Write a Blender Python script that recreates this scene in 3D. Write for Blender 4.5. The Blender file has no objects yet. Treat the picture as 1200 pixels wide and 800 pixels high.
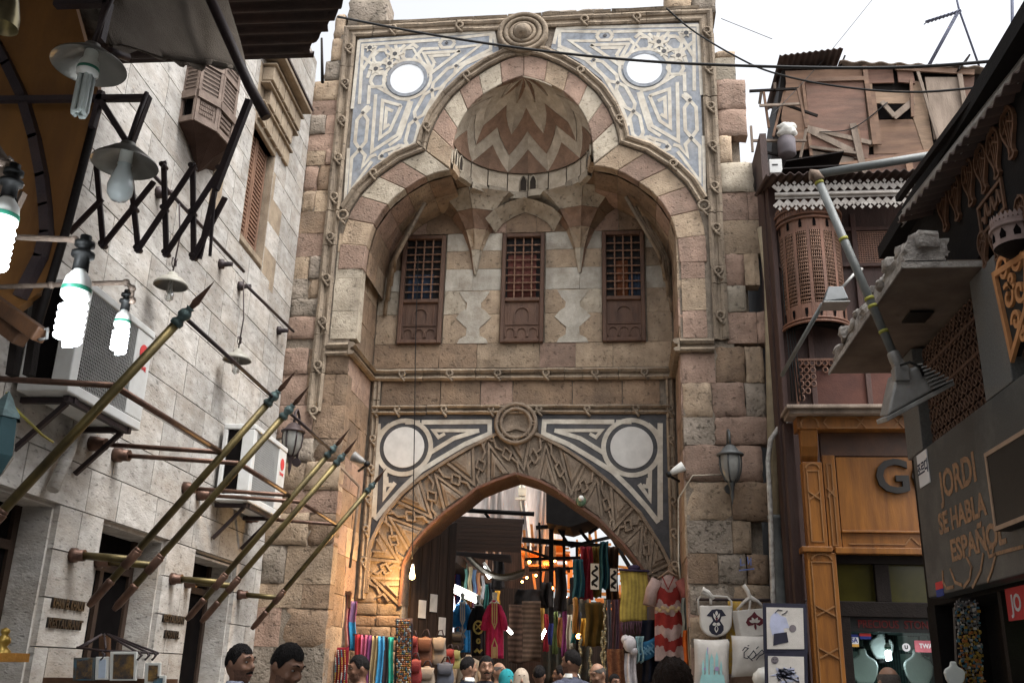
import bpy, math, random
from mathutils import Vector, Matrix, noise
random.seed(11)
SC = bpy.context.scene
COL = SC.collection
R = math.radians

# ------------------------------------------------------------------ camera
FPX, PITCH, YAW, ROLL, EYE = 1123.0, R(19.06), R(6.8), 0.0277, 1.55
_f = Vector((-math.sin(YAW)*math.cos(PITCH), math.cos(YAW)*math.cos(PITCH), math.sin(PITCH)))
_r0 = Vector((math.cos(YAW), math.sin(YAW), 0)); _u0 = _r0.cross(_f)
CR = _r0*math.cos(ROLL) + _u0*math.sin(ROLL)
CU = _u0*math.cos(ROLL) - _r0*math.sin(ROLL)
CF = _f
EYEP = Vector((0, 0, EYE))
cam_d = bpy.data.cameras.new('camera'); cam = bpy.data.objects.new('camera', cam_d); COL.objects.link(cam)
cam_d.sensor_width = 36; cam_d.lens = FPX/1200*36; cam_d.clip_start = .05; cam_d.clip_end = 2000
cam.matrix_world = Matrix((( CR.x, CU.x, -CF.x, 0), (CR.y, CU.y, -CF.y, 0), (CR.z, CU.z, -CF.z, EYE), (0, 0, 0, 1)))
SC.camera = cam

# ------------------------------------------------------------------ sky, sun, exposure (overcast noon)
SUN_EL, SUN_AZ = R(62), R(60)          # from behind and to the side of the camera
w = bpy.data.worlds.new('World'); SC.world = w; w.use_nodes = True
nt = w.node_tree; nt.nodes.clear()
sky = nt.nodes.new('ShaderNodeTexSky'); sky.sky_type = 'NISHITA'; sky.sun_disc = False
sky.sun_elevation = SUN_EL; sky.sun_rotation = math.pi - SUN_AZ; sky.air_density = 1; sky.dust_density = 6; sky.ozone_density = 1
hs = nt.nodes.new('ShaderNodeHueSaturation'); hs.inputs['Saturation'].default_value = .16
bg = nt.nodes.new('ShaderNodeBackground'); bg.inputs['Strength'].default_value = .15
wo = nt.nodes.new('ShaderNodeOutputWorld')
nt.links.new(sky.outputs[0], hs.inputs['Color']); nt.links.new(hs.outputs[0], bg.inputs['Color']); nt.links.new(bg.outputs[0], wo.inputs['Surface'])
sd = bpy.data.lights.new('sun', 'SUN'); sd.energy = .7; sd.angle = R(22); sd.color = (1, .97, .92)
sun = bpy.data.objects.new('sun', sd); COL.objects.link(sun)
sun_dir = Vector((math.sin(SUN_AZ)*math.cos(SUN_EL), -math.cos(SUN_AZ)*math.cos(SUN_EL), math.sin(SUN_EL)))
sun.rotation_euler = sun_dir.to_track_quat('Z', 'Y').to_euler()
SC.view_settings.view_transform = 'Standard'; SC.view_settings.look = 'None'
SC.view_settings.exposure = 1.4; SC.view_settings.gamma = 1

# ------------------------------------------------------------------ measuring helpers
def ray(px, py): return CR*((px-600)/FPX) - CU*((py-400)/FPX) + CF
def onY(px, py, Y): d = ray(px, py); return EYEP + d*(Y/d.y)
def onX(px, py, X): d = ray(px, py); return EYEP + d*(X/d.x)
def onZ(px, py, Z): d = ray(px, py); return EYEP + d*((Z-EYE)/d.z)
WALL_P, WALL_A = Vector((-5.3, 14, 0)), -.045       # plane of the travertine building
WDIR = Vector((math.sin(WALL_A), math.cos(WALL_A), 0)); WNOR = Vector((math.cos(WALL_A), -math.sin(WALL_A), 0))
def wallpt(s, z, out=0): return WALL_P + WDIR*(s-14) + WNOR*out + Vector((0, 0, z))   # s = distance along the alley
def onW(px, py, out=0):
    d = ray(px, py); P = WALL_P + WNOR*out; t = (WNOR.dot(P) - WNOR.dot(Vector((0, 0, 0))))/WNOR.dot(d)
    return EYEP + d*t
def w_s(p): return (p - WALL_P).dot(WDIR) + 14

# ------------------------------------------------------------------ scene graph helpers
WM = {}
def thing(name, label, cat, loc=(0, 0, 0), group=None):
    o = bpy.data.objects.new(name, None); COL.objects.link(o); o.location = loc; o.empty_display_size = .1
    o['label'] = label; o['category'] = cat
    if group: o['group'] = group
    WM[o] = Matrix.Translation(loc); return o
def tag(o, label, cat, group=None):
    o['label'] = label; o['category'] = cat
    if group: o['group'] = group
    return o
def link(name, me, parent=None, M=None, kind=None, smooth=None):
    o = bpy.data.objects.new(name, me); COL.objects.link(o)
    M = M or Matrix.Identity(4)
    if parent is not None:
        o.parent = parent; o.matrix_parent_inverse = WM[parent].inverted()
    o.matrix_basis = M; WM[o] = M
    if kind: o['kind'] = kind
    return o
def dup(root, loc, label=None, rz=0, scale=1):
    c = root.copy(); COL.objects.link(c)
    M = Matrix.Translation(loc) @ Matrix.Rotation(rz, 4, 'Z') @ Matrix.Scale(scale, 4); c.matrix_basis = M; WM[c] = M
    if label: c['label'] = label
    for ch in list(root.children):
        k = ch.copy(); COL.objects.link(k); k.parent = c
        for g in list(ch.children):
            q = g.copy(); COL.objects.link(q); q.parent = k
    return c

class MB:
    def __init__(s): s.v = []; s.f = []; s.m = []; s.sm = []
    def add(s, vs, fs, mi=0, smooth=False):
        b = len(s.v); s.v += [tuple(x) for x in vs]
        for f in fs: s.f.append([i+b for i in f]); s.m.append(mi); s.sm.append(smooth)
        return s
    def box(s, c, d, mi=0, M=None):
        x, y, z = d[0]/2, d[1]/2, d[2]/2; c = Vector(c)
        vs = [Vector((a*x, b*y, e*z)) for a in (-1, 1) for b in (-1, 1) for e in (-1, 1)]
        if M is not None: vs = [M @ q for q in vs]
        return s.add([q+c for q in vs], [(0, 1, 3, 2), (4, 6, 7, 5), (0, 4, 5, 1), (2, 3, 7, 6), (0, 2, 6, 4), (1, 5, 7, 3)], mi)
    def box2(s, a, b, mi=0):
        return s.box([(p+q)/2 for p, q in zip(a, b)], [abs(q-p) for p, q in zip(a, b)], mi)
    def beam(s, a, b, wd, ht, mi=0, up=(0, 0, 1)):
        a, b = Vector(a), Vector(b); d = (b-a); L = d.length; d.normalize(); up = Vector(up)
        if abs(d.dot(up)) > .98: up = Vector((1, 0, 0))
        x = d.cross(up).normalized(); z = x.cross(d)
        M = Matrix((x, d, z)).transposed()
        return s.box((a+b)/2, (wd, L, ht), mi, M)
    def prism(s, pts, ex, mi=0, cap=True, mi2=None):
        n = len(pts); pts = [Vector(p) for p in pts]; ex = Vector(ex)
        fs = [[i, (i+1) % n, n+(i+1) % n, n+i] for i in range(n)]
        s.add(pts+[p+ex for p in pts], fs, mi if mi2 is None else mi2)
        if cap:
            b = len(s.v)-2*n
            s.f.append([b+i for i in reversed(range(n))]); s.f.append([b+n+i for i in range(n)]); s.m += [mi, mi]; s.sm += [False, False]
        return s
    def tube(s, path, r, n=8, mi=0, cap=True, closed=False, smooth=True):
        P = [Vector(p) for p in path]; k = len(P); rr = r if isinstance(r, (list, tuple)) else [r]*k
        up = None; rings = []
        for i in range(k):
            a = P[(i-1) % k] if (i > 0 or closed) else P[i]; b = P[(i+1) % k] if (i < k-1 or closed) else P[i]
            t = (b-a).normalized() if (b-a).length > 1e-9 else Vector((0, 0, 1))
            if up is None: up = t.orthogonal().normalized()
            up = (up - t*up.dot(t)); up = up.normalized() if up.length > 1e-6 else t.orthogonal().normalized()
            q = t.cross(up)
            rings.append([P[i] + (up*math.cos(2*math.pi*j/n) + q*math.sin(2*math.pi*j/n))*rr[i] for j in range(n)])
        vs = [p for g in rings for p in g]; fs = []
        for i in range(k if closed else k-1):
            for j in range(n):
                a, b = i*n, ((i+1) % k)*n
                fs.append([a+j, a+(j+1) % n, b+(j+1) % n, b+j])
        s.add(vs, fs, mi, smooth)
        if cap and not closed:
            b = len(s.v)-len(vs)
            s.f.append([b+j for j in reversed(range(n))]); s.f.append([b+(k-1)*n+j for j in range(n)]); s.m += [mi, mi]; s.sm += [False, False]
        return s
    def lathe(s, prof, n=16, M=None, mi=0, a0=0, a1=2*math.pi, smooth=True, capb=False):
        full = abs(a1-a0-2*math.pi) < 1e-6; na = n if full else n+1; M = M or Matrix.Identity(4)
        vs = []
        for r_, z_ in prof:
            for j in range(na):
                a = a0+(a1-a0)*j/n; vs.append(M @ Vector((r_*math.cos(a), r_*math.sin(a), z_)))
        fs = []
        for i in range(len(prof)-1):
            for j in range(n):
                fs.append([i*na+j, i*na+(j+1) % na, (i+1)*na+(j+1) % na, (i+1)*na+j])
        return s.add(vs, fs, mi, smooth)
    def ball(s, c, r, n=10, mi=0, sc=(1, 1, 1)):
        M = Matrix.Translation(c) @ Matrix.Diagonal((sc[0], sc[1], sc[2], 1))
        k = max(4, n//2)
        return s.lathe([(max(1e-4, r*math.sin(math.pi*i/k)), -r*math.cos(math.pi*i/k)) for i in range(k+1)], n, M, mi)
    def grid(s, fn, nu, nv, mi=0, smooth=True, mfn=None):
        vs = [fn(i/nu, j/nv) for i in range(nu+1) for j in range(nv+1)]
        b = len(s.v); s.v += [tuple(x) for x in vs]
        for i in range(nu):
            for j in range(nv):
                s.f.append([b+i*(nv+1)+j, b+(i+1)*(nv+1)+j, b+(i+1)*(nv+1)+j+1, b+i*(nv+1)+j+1])
                s.m.append(mfn((i+.5)/nu, (j+.5)/nv) if mfn else mi); s.sm.append(smooth)
        return s
    def sheet(s, fn, nu, nv, th, mi=0, mfn=None):
        """a thick cloth or board: fn(u,v) -> point; th = thickness vector"""
        th = Vector(th); b = len(s.v); W = nv+1; N = (nu+1)*W
        pts = [Vector(fn(i/nu, j/nv)) for i in range(nu+1) for j in range(W)]
        s.v += [tuple(p) for p in pts] + [tuple(p+th) for p in pts]
        for i in range(nu):
            for j in range(nv):
                q = [i*W+j, (i+1)*W+j, (i+1)*W+j+1, i*W+j+1]; m = mfn((i+.5)/nu, (j+.5)/nv) if mfn else mi
                s.f.append([b+a for a in q]); s.f.append([b+N+a for a in reversed(q)]); s.m += [m, m]; s.sm += [True, True]
        edge = [(i*W, (i+1)*W) for i in range(nu)] + [((i+1)*W+nv, i*W+nv) for i in range(nu)] + [(j+1, j) for j in range(nv)] + [(nu*W+j, nu*W+j+1) for j in range(nv)]
        for a, c in edge:
            s.f.append([b+a, b+N+a, b+N+c, b+c]); s.m.append(mi); s.sm.append(False)
        return s
    def mesh(s, mats):
        me = bpy.data.meshes.new('shape'); me.from_pydata(s.v, [], s.f)
        for m in (mats if isinstance(mats, (list, tuple)) else [mats]): me.materials.append(m)
        me.polygons.foreach_set('material_index', s.m); me.polygons.foreach_set('use_smooth', s.sm); me.update()
        return me
    def build(s, name, mats, parent=None, bevel=0, kind=None, seg=2, fix=False, M=None):
        me = s.mesh(mats); me.name = name
        if fix:
            import bmesh
            bm = bmesh.new(); bm.from_mesh(me); bmesh.ops.recalc_face_normals(bm, faces=bm.faces); bm.to_mesh(me); bm.free()
        o = link(name, me, parent, M, kind)
        if bevel:
            b = o.modifiers.new('bevel', 'BEVEL'); b.width = bevel; b.segments = seg; b.limit_method = 'ANGLE'; b.angle_limit = R(40)
        return o

def ribbon(pts, wd, fn, h, mb, closed=False, mi=0):
    """flat bar of width wd following 2-D points, raised h; fn(x, y, h) gives the point in space"""
    P = [Vector(p) for p in pts]; n = len(P); L = []; Rr = []
    for i in range(n):
        a = P[i-1] if (i > 0 or closed) else None; b = P[(i+1) % n] if (i < n-1 or closed) else None
        d1 = (P[i]-a).normalized() if a is not None else None; d2 = (b-P[i]).normalized() if b is not None else None
        d1 = d1 or d2; d2 = d2 or d1
        n1 = Vector((-d1.y, d1.x)); n2 = Vector((-d2.y, d2.x)); m = n1+n2
        m = m.normalized() if m.length > 1e-6 else n1
        k = wd/2/max(.45, m.dot(n1)); L.append(P[i]+m*k); Rr.append(P[i]-m*k)
    vs = []
    for i in range(n): vs += [fn(L[i].x, L[i].y, 0), fn(L[i].x, L[i].y, h), fn(Rr[i].x, Rr[i].y, h), fn(Rr[i].x, Rr[i].y, 0)]
    fs = []
    for i in range(n if closed else n-1):
        a, b = i*4, ((i+1) % n)*4
        fs += [[a, a+1, b+1, b], [a+1, a+2, b+2, b+1], [a+2, a+3, b+3, b+2]]
    if not closed: fs += [[0, 3, 2, 1], [(n-1)*4, (n-1)*4+1, (n-1)*4+2, (n-1)*4+3]]
    mb.add(vs, fs, mi)

def text_mesh(body, size, depth, M, mat, name, parent=None, bold=0, align='CENTER', shear=0, sx=1.0, spacing=1.0):
    c = bpy.data.curves.new('t', 'FONT'); c.body = body; c.size = size; c.extrude = depth; c.offset = bold; c.align_x = align; c.align_y = 'CENTER'
    c.shear = shear; c.resolution_u = 3; c.space_character = spacing
    o = bpy.data.objects.new('t', c); COL.objects.link(o); bpy.context.view_layer.update()
    me = bpy.data.meshes.new_from_object(o.evaluated_get(bpy.context.evaluated_depsgraph_get())); bpy.data.objects.remove(o)
    me.transform(Matrix.Diagonal((sx, 1, 1, 1))); me.materials.clear(); me.materials.append(mat); me.name = name
    return link(name, me, parent, M)
def frame_M(o, x, up):
    x = Vector(x).normalized(); up = Vector(up).normalized(); n = x.cross(up)
    M = Matrix((x, up, n)).transposed().to_4x4(); M.translation = Vector(o); return M

# ------------------------------------------------------------------ materials
def srgb(r, g, b):
    f = lambda c: ((c/255+.055)/1.055)**2.4 if c > 10 else c/255/12.92
    return (f(r), f(g), f(b))
def material(name, col, alt=None, scale=5, var=.25, rough=.85, metal=0, bump=.25, bscale=60, objvar=.18, dirt=None, dirt_amt=.5, dirt_scale=1.3,
             stretch=(1, 1, 1), emit=None, trans=0, alpha=1, coat=0, wave=None, pits=0, spec=.4, streak=0):
    m = bpy.data.materials.new(name); m.use_nodes = True; t = m.node_tree; N = t.nodes; N.clear(); Lk = t.links.new
    out = N.new('ShaderNodeOutputMaterial'); p = N.new('ShaderNodeBsdfPrincipled'); Lk(p.outputs[0], out.inputs[0])
    p.inputs['Roughness'].default_value = rough; p.inputs['Metallic'].default_value = metal; p.inputs['Specular IOR Level'].default_value = spec
    if coat: p.inputs['Coat Weight'].default_value = coat
    if trans: p.inputs['Transmission Weight'].default_value = trans
    p.inputs['Alpha'].default_value = alpha
    geo = N.new('ShaderNodeNewGeometry'); oi = N.new('ShaderNodeObjectInfo')
    off = N.new('ShaderNodeVectorMath'); off.operation = 'MULTIPLY_ADD'; off.inputs[1].default_value = (1, 1, 1)
    rv = N.new('ShaderNodeVectorMath'); rv.operation = 'SCALE'; rv.inputs[0].default_value = (13.7, 7.3, 19.1); Lk(oi.outputs['Random'], rv.inputs['Scale'])
    off.inputs[1].default_value = stretch; Lk(geo.outputs['Position'], off.inputs[0]); Lk(rv.outputs[0], off.inputs[2])
    n1 = N.new('ShaderNodeTexNoise'); n1.inputs['Scale'].default_value = scale; n1.inputs['Detail'].default_value = 6; n1.inputs['Roughness'].default_value = .62; Lk(off.outputs[0], n1.inputs['Vector'])
    r1 = N.new('ShaderNodeValToRGB'); e = r1.color_ramp.elements; e[0].position = .33; e[1].position = .68
    a = alt or tuple(c*(1-var) for c in col); e[0].color = (*a, 1); e[1].color = (*(tuple(min(.95, c*(1+var*.5)) for c in col)), 1)
    Lk(n1.outputs['Fac'], r1.inputs[0]); cur = r1.outputs[0]
    if wave:
        wv = N.new('ShaderNodeTexWave'); wv.inputs['Scale'].default_value = wave[0]; wv.inputs['Distortion'].default_value = wave[1]; wv.inputs['Detail'].default_value = 3
        wv.bands_direction = wave[2]; Lk(off.outputs[0], wv.inputs['Vector'])
        mx = N.new('ShaderNodeMix'); mx.data_type = 'RGBA'; mx.blend_type = 'MULTIPLY'; mx.inputs[0].default_value = wave[3]
        Lk(cur, mx.inputs[6]); Lk(wv.outputs['Color'], mx.inputs[7]); cur = mx.outputs[2]
    if dirt:
        n2 = N.new('ShaderNodeTexNoise'); n2.inputs['Scale'].default_value = dirt_scale; n2.inputs['Detail'].default_value = 8; n2.inputs['Roughness'].default_value = .7; Lk(off.outputs[0], n2.inputs['Vector'])
        r2 = N.new('ShaderNodeMapRange'); r2.inputs[1].default_value = .45; r2.inputs[2].default_value = .7; r2.inputs[4].default_value = dirt_amt; Lk(n2.outputs['Fac'], r2.inputs[0])
        mx = N.new('ShaderNodeMix'); mx.data_type = 'RGBA'; Lk(r2.outputs[0], mx.inputs[0]); Lk(cur, mx.inputs[6]); mx.inputs[7].default_value = (*dirt, 1); cur = mx.outputs[2]
    if streak:
        sv = N.new('ShaderNodeVectorMath'); sv.operation = 'MULTIPLY'; sv.inputs[1].default_value = (2.6, 2.6, .35); Lk(geo.outputs['Position'], sv.inputs[0])
        n4 = N.new('ShaderNodeTexNoise'); n4.inputs['Scale'].default_value = 1.0; n4.inputs['Detail'].default_value = 7; n4.inputs['Roughness'].default_value = .65; Lk(sv.outputs[0], n4.inputs['Vector'])
        r4 = N.new('ShaderNodeMapRange'); r4.inputs[1].default_value = .42; r4.inputs[2].default_value = .72; r4.inputs[4].default_value = streak; Lk(n4.outputs['Fac'], r4.inputs[0])
        mx = N.new('ShaderNodeMix'); mx.data_type = 'RGBA'; Lk(r4.outputs[0], mx.inputs[0]); Lk(cur, mx.inputs[6]); mx.inputs[7].default_value = (.10, .08, .063, 1); cur = mx.outputs[2]
    if objvar:
        mr = N.new('ShaderNodeMapRange'); mr.inputs[3].default_value = 1-objvar; mr.inputs[4].default_value = 1+objvar; Lk(oi.outputs['Random'], mr.inputs[0])
        sc = N.new('ShaderNodeVectorMath'); sc.operation = 'SCALE'; Lk(cur, sc.inputs[0]); Lk(mr.outputs[0], sc.inputs['Scale']); cur = sc.outputs[0]
    Lk(cur, p.inputs['Base Color'])
    if pits or bump:
        n3 = N.new('ShaderNodeTexNoise'); n3.inputs['Scale'].default_value = bscale; n3.inputs['Detail'].default_value = 5; Lk(off.outputs[0], n3.inputs['Vector'])
        ad = N.new('ShaderNodeMath'); ad.operation = 'ADD'; Lk(n3.outputs['Fac'], ad.inputs[0]); Lk(n1.outputs['Fac'], ad.inputs[1]); hgt = ad.outputs[0]
        if pits:
            vo = N.new('ShaderNodeTexNoise'); vo.inputs['Scale'].default_value = 16; vo.inputs['Detail'].default_value = 4; Lk(off.outputs[0], vo.inputs['Vector'])
            pr = N.new('ShaderNodeMapRange'); pr.inputs[1].default_value = .3; pr.inputs[2].default_value = .42; pr.inputs[3].default_value = -pits; pr.inputs[4].default_value = 0; Lk(vo.outputs['Fac'], pr.inputs[0])
            a2 = N.new('ShaderNodeMath'); a2.operation = 'ADD'; Lk(hgt, a2.inputs[0]); Lk(pr.outputs[0], a2.inputs[1]); hgt = a2.outputs[0]
            mr2 = N.new('ShaderNodeMapRange'); mr2.inputs[1].default_value = -pits; mr2.inputs[2].default_value = 0; mr2.inputs[3].default_value = .55; mr2.inputs[4].default_value = 1; Lk(pr.outputs[0], mr2.inputs[0])
            s2 = N.new('ShaderNodeVectorMath'); s2.operation = 'SCALE'; Lk(cur, s2.inputs[0]); Lk(mr2.outputs[0], s2.inputs['Scale']); Lk(s2.outputs[0], p.inputs['Base Color'])
        bp = N.new('ShaderNodeBump'); bp.inputs['Strength'].default_value = bump; bp.inputs['Distance'].default_value = .02; Lk(hgt, bp.inputs['Height']); Lk(bp.outputs[0], p.inputs['Normal'])
    if emit:
        p.inputs['Emission Color'].default_value = (*emit[0], 1); p.inputs['Emission Strength'].default_value = emit[1]
    return m

DIRT = (.085, .065, .05)
buff = material('buff stone', (.41, .315, .22), alt=(.29, .21, .14), scale=3.5, bump=.7, bscale=35, dirt=DIRT, dirt_amt=.55, pits=.5, streak=.36)
pink = material('pink stone', (.365, .25, .19), alt=(.265, .175, .13), scale=3.5, bump=.7, bscale=35, dirt=DIRT, dirt_amt=.5, pits=.45, streak=.33)
brown = material('brown stone', (.29, .20, .13), alt=(.195, .13, .085), scale=3.5, bump=.75, bscale=35, dirt=DIRT, dirt_amt=.55, pits=.5, streak=.36)
cream = material('cream stone', (.44, .385, .305), alt=(.33, .28, .21), scale=4, bump=.55, bscale=40, dirt=DIRT, dirt_amt=.45, pits=.35, streak=.33)
white_st = material('white limestone', (.48, .45, .39), alt=(.35, .31, .25), scale=4, bump=.5, bscale=40, dirt=DIRT, dirt_amt=.35, streak=.35)
grey_st = material('grey weathered stone', (.28, .235, .19), alt=(.185, .155, .12), scale=4, bump=1, bscale=25, dirt=(.10, .08, .065), dirt_amt=.5, pits=.6, streak=.3)
carved = material('carved brown stone', (.28, .215, .155), alt=(.185, .138, .098), scale=5, bump=.7, bscale=45, dirt=DIRT, dirt_amt=.55, objvar=.1, streak=.6)
moulded = material('moulded buff stone', (.32, .255, .185), alt=(.22, .17, .12), scale=5, bump=.65, bscale=45, dirt=DIRT, dirt_amt=.55, objvar=.12, streak=.6, pits=.4)
mortar = material('lime mortar', (.29, .24, .185), alt=(.19, .155, .12), scale=9, bump=.8, bscale=50, dirt=DIRT, dirt_amt=.5)
blue_marble = material('blue grey marble', (.245, .268, .30), alt=(.14, .155, .18), scale=9, bump=.06, rough=.5, objvar=0, dirt=(.33, .29, .24), dirt_amt=.35, dirt_scale=2)
white_marble = material('white inlay marble', (.56, .525, .45), alt=(.41, .37, .31), scale=7, bump=.06, rough=.5, objvar=.04, dirt=(.33, .25, .17), dirt_amt=.45, dirt_scale=1.6)
pure_marble = material('pure white marble disc', (.74, .77, .80), var=.14, scale=6, bump=.04, rough=.4, objvar=0)
grey_disc = material('pale marble disc', (.62, .61, .58), var=.12, scale=6, bump=.05, rough=.5, objvar=0)
black_marble = material('dark slate inlay', (.055, .055, .06), alt=(.03, .03, .034), scale=8, bump=.05, rough=.5, objvar=0, dirt=(.14, .12, .10), dirt_amt=.4)
red_soffit = material('red brown soffit', (.15, .07, .045), var=.35, scale=5, bump=.4, objvar=.1, dirt=DIRT, dirt_amt=.4)
STONES = [buff, buff, pink, pink, brown, cream]
# ================================================================== the stone gate
G0, GB = 14.0, 15.4                      # front face, back of the recess
XC = -1.60
gate = thing('stone_gate', 'tall ornate stone gateway with trefoil arch, marble inlay and three wooden windows', 'gate', (XC, G0, 0))
def GP(px, py, Y=G0): p = onY(px, py, Y); return (p.x, p.z)

_unit = {}
def unit_stone(mat, rough, k):
    key = (mat.name, rough, k)
    if key in _unit: return _unit[key]
    rnd = random.Random(hash((rough, k)) % 9973); n = 5 if rough else 3; mb = MB(); W = n+1
    ch = .03 if rough else .012
    off = Vector((rnd.random()*50, rnd.random()*50, rnd.random()*50)); amp = [.05, .10, .22][rough]
    for i in range(W):
        for j in range(W):
            u, v = i/n-.5, j/n-.5; e = (i in (0, n)) + (j in (0, n))
            y = noise.noise(Vector((u*3, v*3, 0))+off)*amp
            if e: y += (.02, .045, .08)[rough]*e
            jj = (.05 if rough else .012) if e else .03
            mb.v.append((u*(1-ch*.3)+rnd.uniform(-jj, jj)*.5, y, v*(1-ch*.3)+rnd.uniform(-jj, jj)*.5))
    for i in range(n):
        for j in range(n):
            mb.f.append([i*W+j, (i+1)*W+j, (i+1)*W+j+1, i*W+j+1]); mb.m.append(0); mb.sm.append(rough > 0)
    ring = [i*W for i in range(n)] + [n*W+j for j in range(n)] + [(n-i)*W+n for i in range(n)] + [n-j for j in range(n)]
    b = len(mb.v); mb.v += [(mb.v[q][0], 1, mb.v[q][2]) for q in ring]; K = len(ring)
    for i in range(K):
        mb.f.append([ring[i], b+i, b+(i+1) % K, ring[(i+1) % K]]); mb.m.append(0); mb.sm.append(False)
    me = mb.mesh(mat); me.name = 'stone'; _unit[key] = me
    return me
def stone(parent, c, wd, ht, dp, mat, rough=0, rz=0, name='stone', proud=.015):
    me = unit_stone(mat, rough, random.randrange(5))
    Mx = Matrix.Translation(c) @ Matrix.Rotation(rz, 4, 'Z') @ Matrix.Translation((0, -random.uniform(0, proud), 0)) @ Matrix.Diagonal((wd, dp, ht, 1))
    return link(name, me, parent, Mx)
def courses(parent, x0, x1, z0, z1, Y, hs, ws, mats, rough=0, gap=.005, edge=None, rz=0, org=None, skip=None, dp=.25):
    z = z0
    while z < z1-.06:
        h = min(random.uniform(*hs), z1-z)
        if z1-z-h < hs[0]*.5: h = z1-z
        a, b = x0, x1
        if edge: a, b = edge(z+h/2, a, b)
        x = a
        while x < b-.03:
            wd = min(random.uniform(*ws), b-x)
            if b-x-wd < ws[0]*.5: wd = b-x
            cx, cz = x+wd/2, z+h/2
            if not (skip and skip(cx, cz)):
                P = Vector((cx, Y, cz)) if rz == 0 else Vector((org[0], cx, cz))
                r_ = rough if isinstance(rough, int) else rough(cx, cz)
                m = mats(cx, cz) if callable(mats) else random.choice(mats)
                stone(parent, P, wd-gap, h-gap, dp, m, r_, rz, proud=.03 if r_ else .008)
            x += wd
        z += h

# ---- intrados of the trefoil (half-width from the axis, height), from apex down to the jamb
UP = [(0, 11.25), (.17, 11.2), (.36, 11.12), (.56, 11.0), (.73, 10.88), (.86, 10.74), (.97, 10.58), (1.06, 10.4), (1.13, 10.2), (1.17, 10.0), (1.19, 9.75), (1.20, 9.5)]
LO = [(1.20, 9.47), (1.45, 9.42), (1.70, 9.31), (1.92, 9.15), (2.15, 8.95), (2.32, 8.72), (2.45, 8.45), (2.52, 8.1), (2.545, 7.7), (2.55, 7.3), (2.55, 6.6)]
def full(side): return [Vector((XC+side*a, z)) for a, z in UP+LO]
def offset(P, d, side):
    out = []
    for i in range(len(P)):
        a = P[max(0, i-1)]; b = P[min(len(P)-1, i+1)]; t = (b-a).normalized(); nrm = Vector((-t.y, t.x))*side
        out.append(P[i]+nrm*d)
    return out
UPp = [Vector(p) for p in UP]; LOp = [Vector(p) for p in LO]
def resample(P, n):
    L = [0]
    for a, b in zip(P, P[1:]): L.append(L[-1]+(b-a).length)
    out = []
    for i in range(n+1):
        d = L[-1]*i/n; k = 0
        while k < len(L)-2 and L[k+1] < d: k += 1
        f = (d-L[k])/max(1e-9, L[k+1]-L[k]); out.append(P[k].lerp(P[k+1], f))
    return out
# ---- core masses behind the facing stones
cm = MB()
yc = G0+.022
cm.box2((-5.5, yc, 0), (-4.28, 16.2, 11.1)); cm.box2((-5.0, yc+.01, 11.1), (-4.28, 16.19, 12.3)); cm.box2((.93, yc, 0), (1.72, 16.2, 11.4)); cm.box2((1.72, yc+.2, 0), (2.0, 16.2, 10.9)); cm.box2((.93, yc+.01, 11.45), (1.6, 16.19, 12.3))
top = [(-4.28, 0, 7.0)] + [(XC-a-.01, 0, z+.01) for a, z in reversed(UP[1:]+LO[:-2])] + [(XC, 0, 11.26)] + [(XC+a+.01, 0, z+.01) for a, z in UP[1:]+LO[:-2]] + [(.93, 0, 7.0), (.93, 0, 12.3), (-4.28, 0, 12.3)]
cm.prism([(x, yc+.003, z) for x, _, z in top], (0, .13, 0))
cm.box2((-4.28, 15.28, 9.52), (.93, 16.2, 12.29)); cm.box2((-4.28, yc+.13, 11.32), (.93, 15.28, 12.28))
cm.box2((-4.28, yc+.14, 9.56), (XC-1.26, 15.28, 11.32)); cm.box2((XC+1.26, yc+.14, 9.56), (.93, 15.28, 11.32))
cm.build('core_wall', mortar, gate)
# back wall core with the lower arch cut out
AL = [(-3.48, 0), (-3.48, 2.5), (-3.46, 3.15), (-3.32, 3.45), (-3.12, 3.7), (-2.86, 3.95), (-2.6, 4.14), (-2.33, 4.36), (-2.02, 4.49), (-1.70, 4.60)]
AR = [(-1.36, 4.5), (-1.08, 4.36), (-.78, 4.15), (-.38, 3.88), (.0, 3.5), (.3, 3.12), (.5, 2.75), (.56, 2.4), (.56, 0)]
arch_in = AL+AR
bw = [(-4.28, 0)] + arch_in + [(.93, 0), (.93, 9.56), (-4.28, 9.56)]
MB().prism([(x, GB+.03, z) for x, z in bw], (0, .77, 0)).build('core_wall', mortar, gate)
# red-brown soffit lining the passage arch
sf = MB()
for (a, b) in zip(arch_in[1:-2], arch_in[2:-1]):
    sf.add([(a[0], GB-.075, a[1]), (b[0], GB-.075, b[1]), (b[0], GB+.82, b[1]), (a[0], GB+.82, a[1])], [(0, 1, 2, 3)])
    A, B = Vector(a), Vector(b); t = (B-A).normalized(); nn = Vector((-t.y, t.x))*.04
    sf.add([(a[0], GB-.075, a[1]), (b[0], GB-.075, b[1]), (b[0]+nn.x, GB-.07, b[1]+nn.y), (a[0]+nn.x, GB-.07, a[1]+nn.y)], [(0, 1, 2, 3)])
sf.build('soffit', red_soffit, gate)

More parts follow.
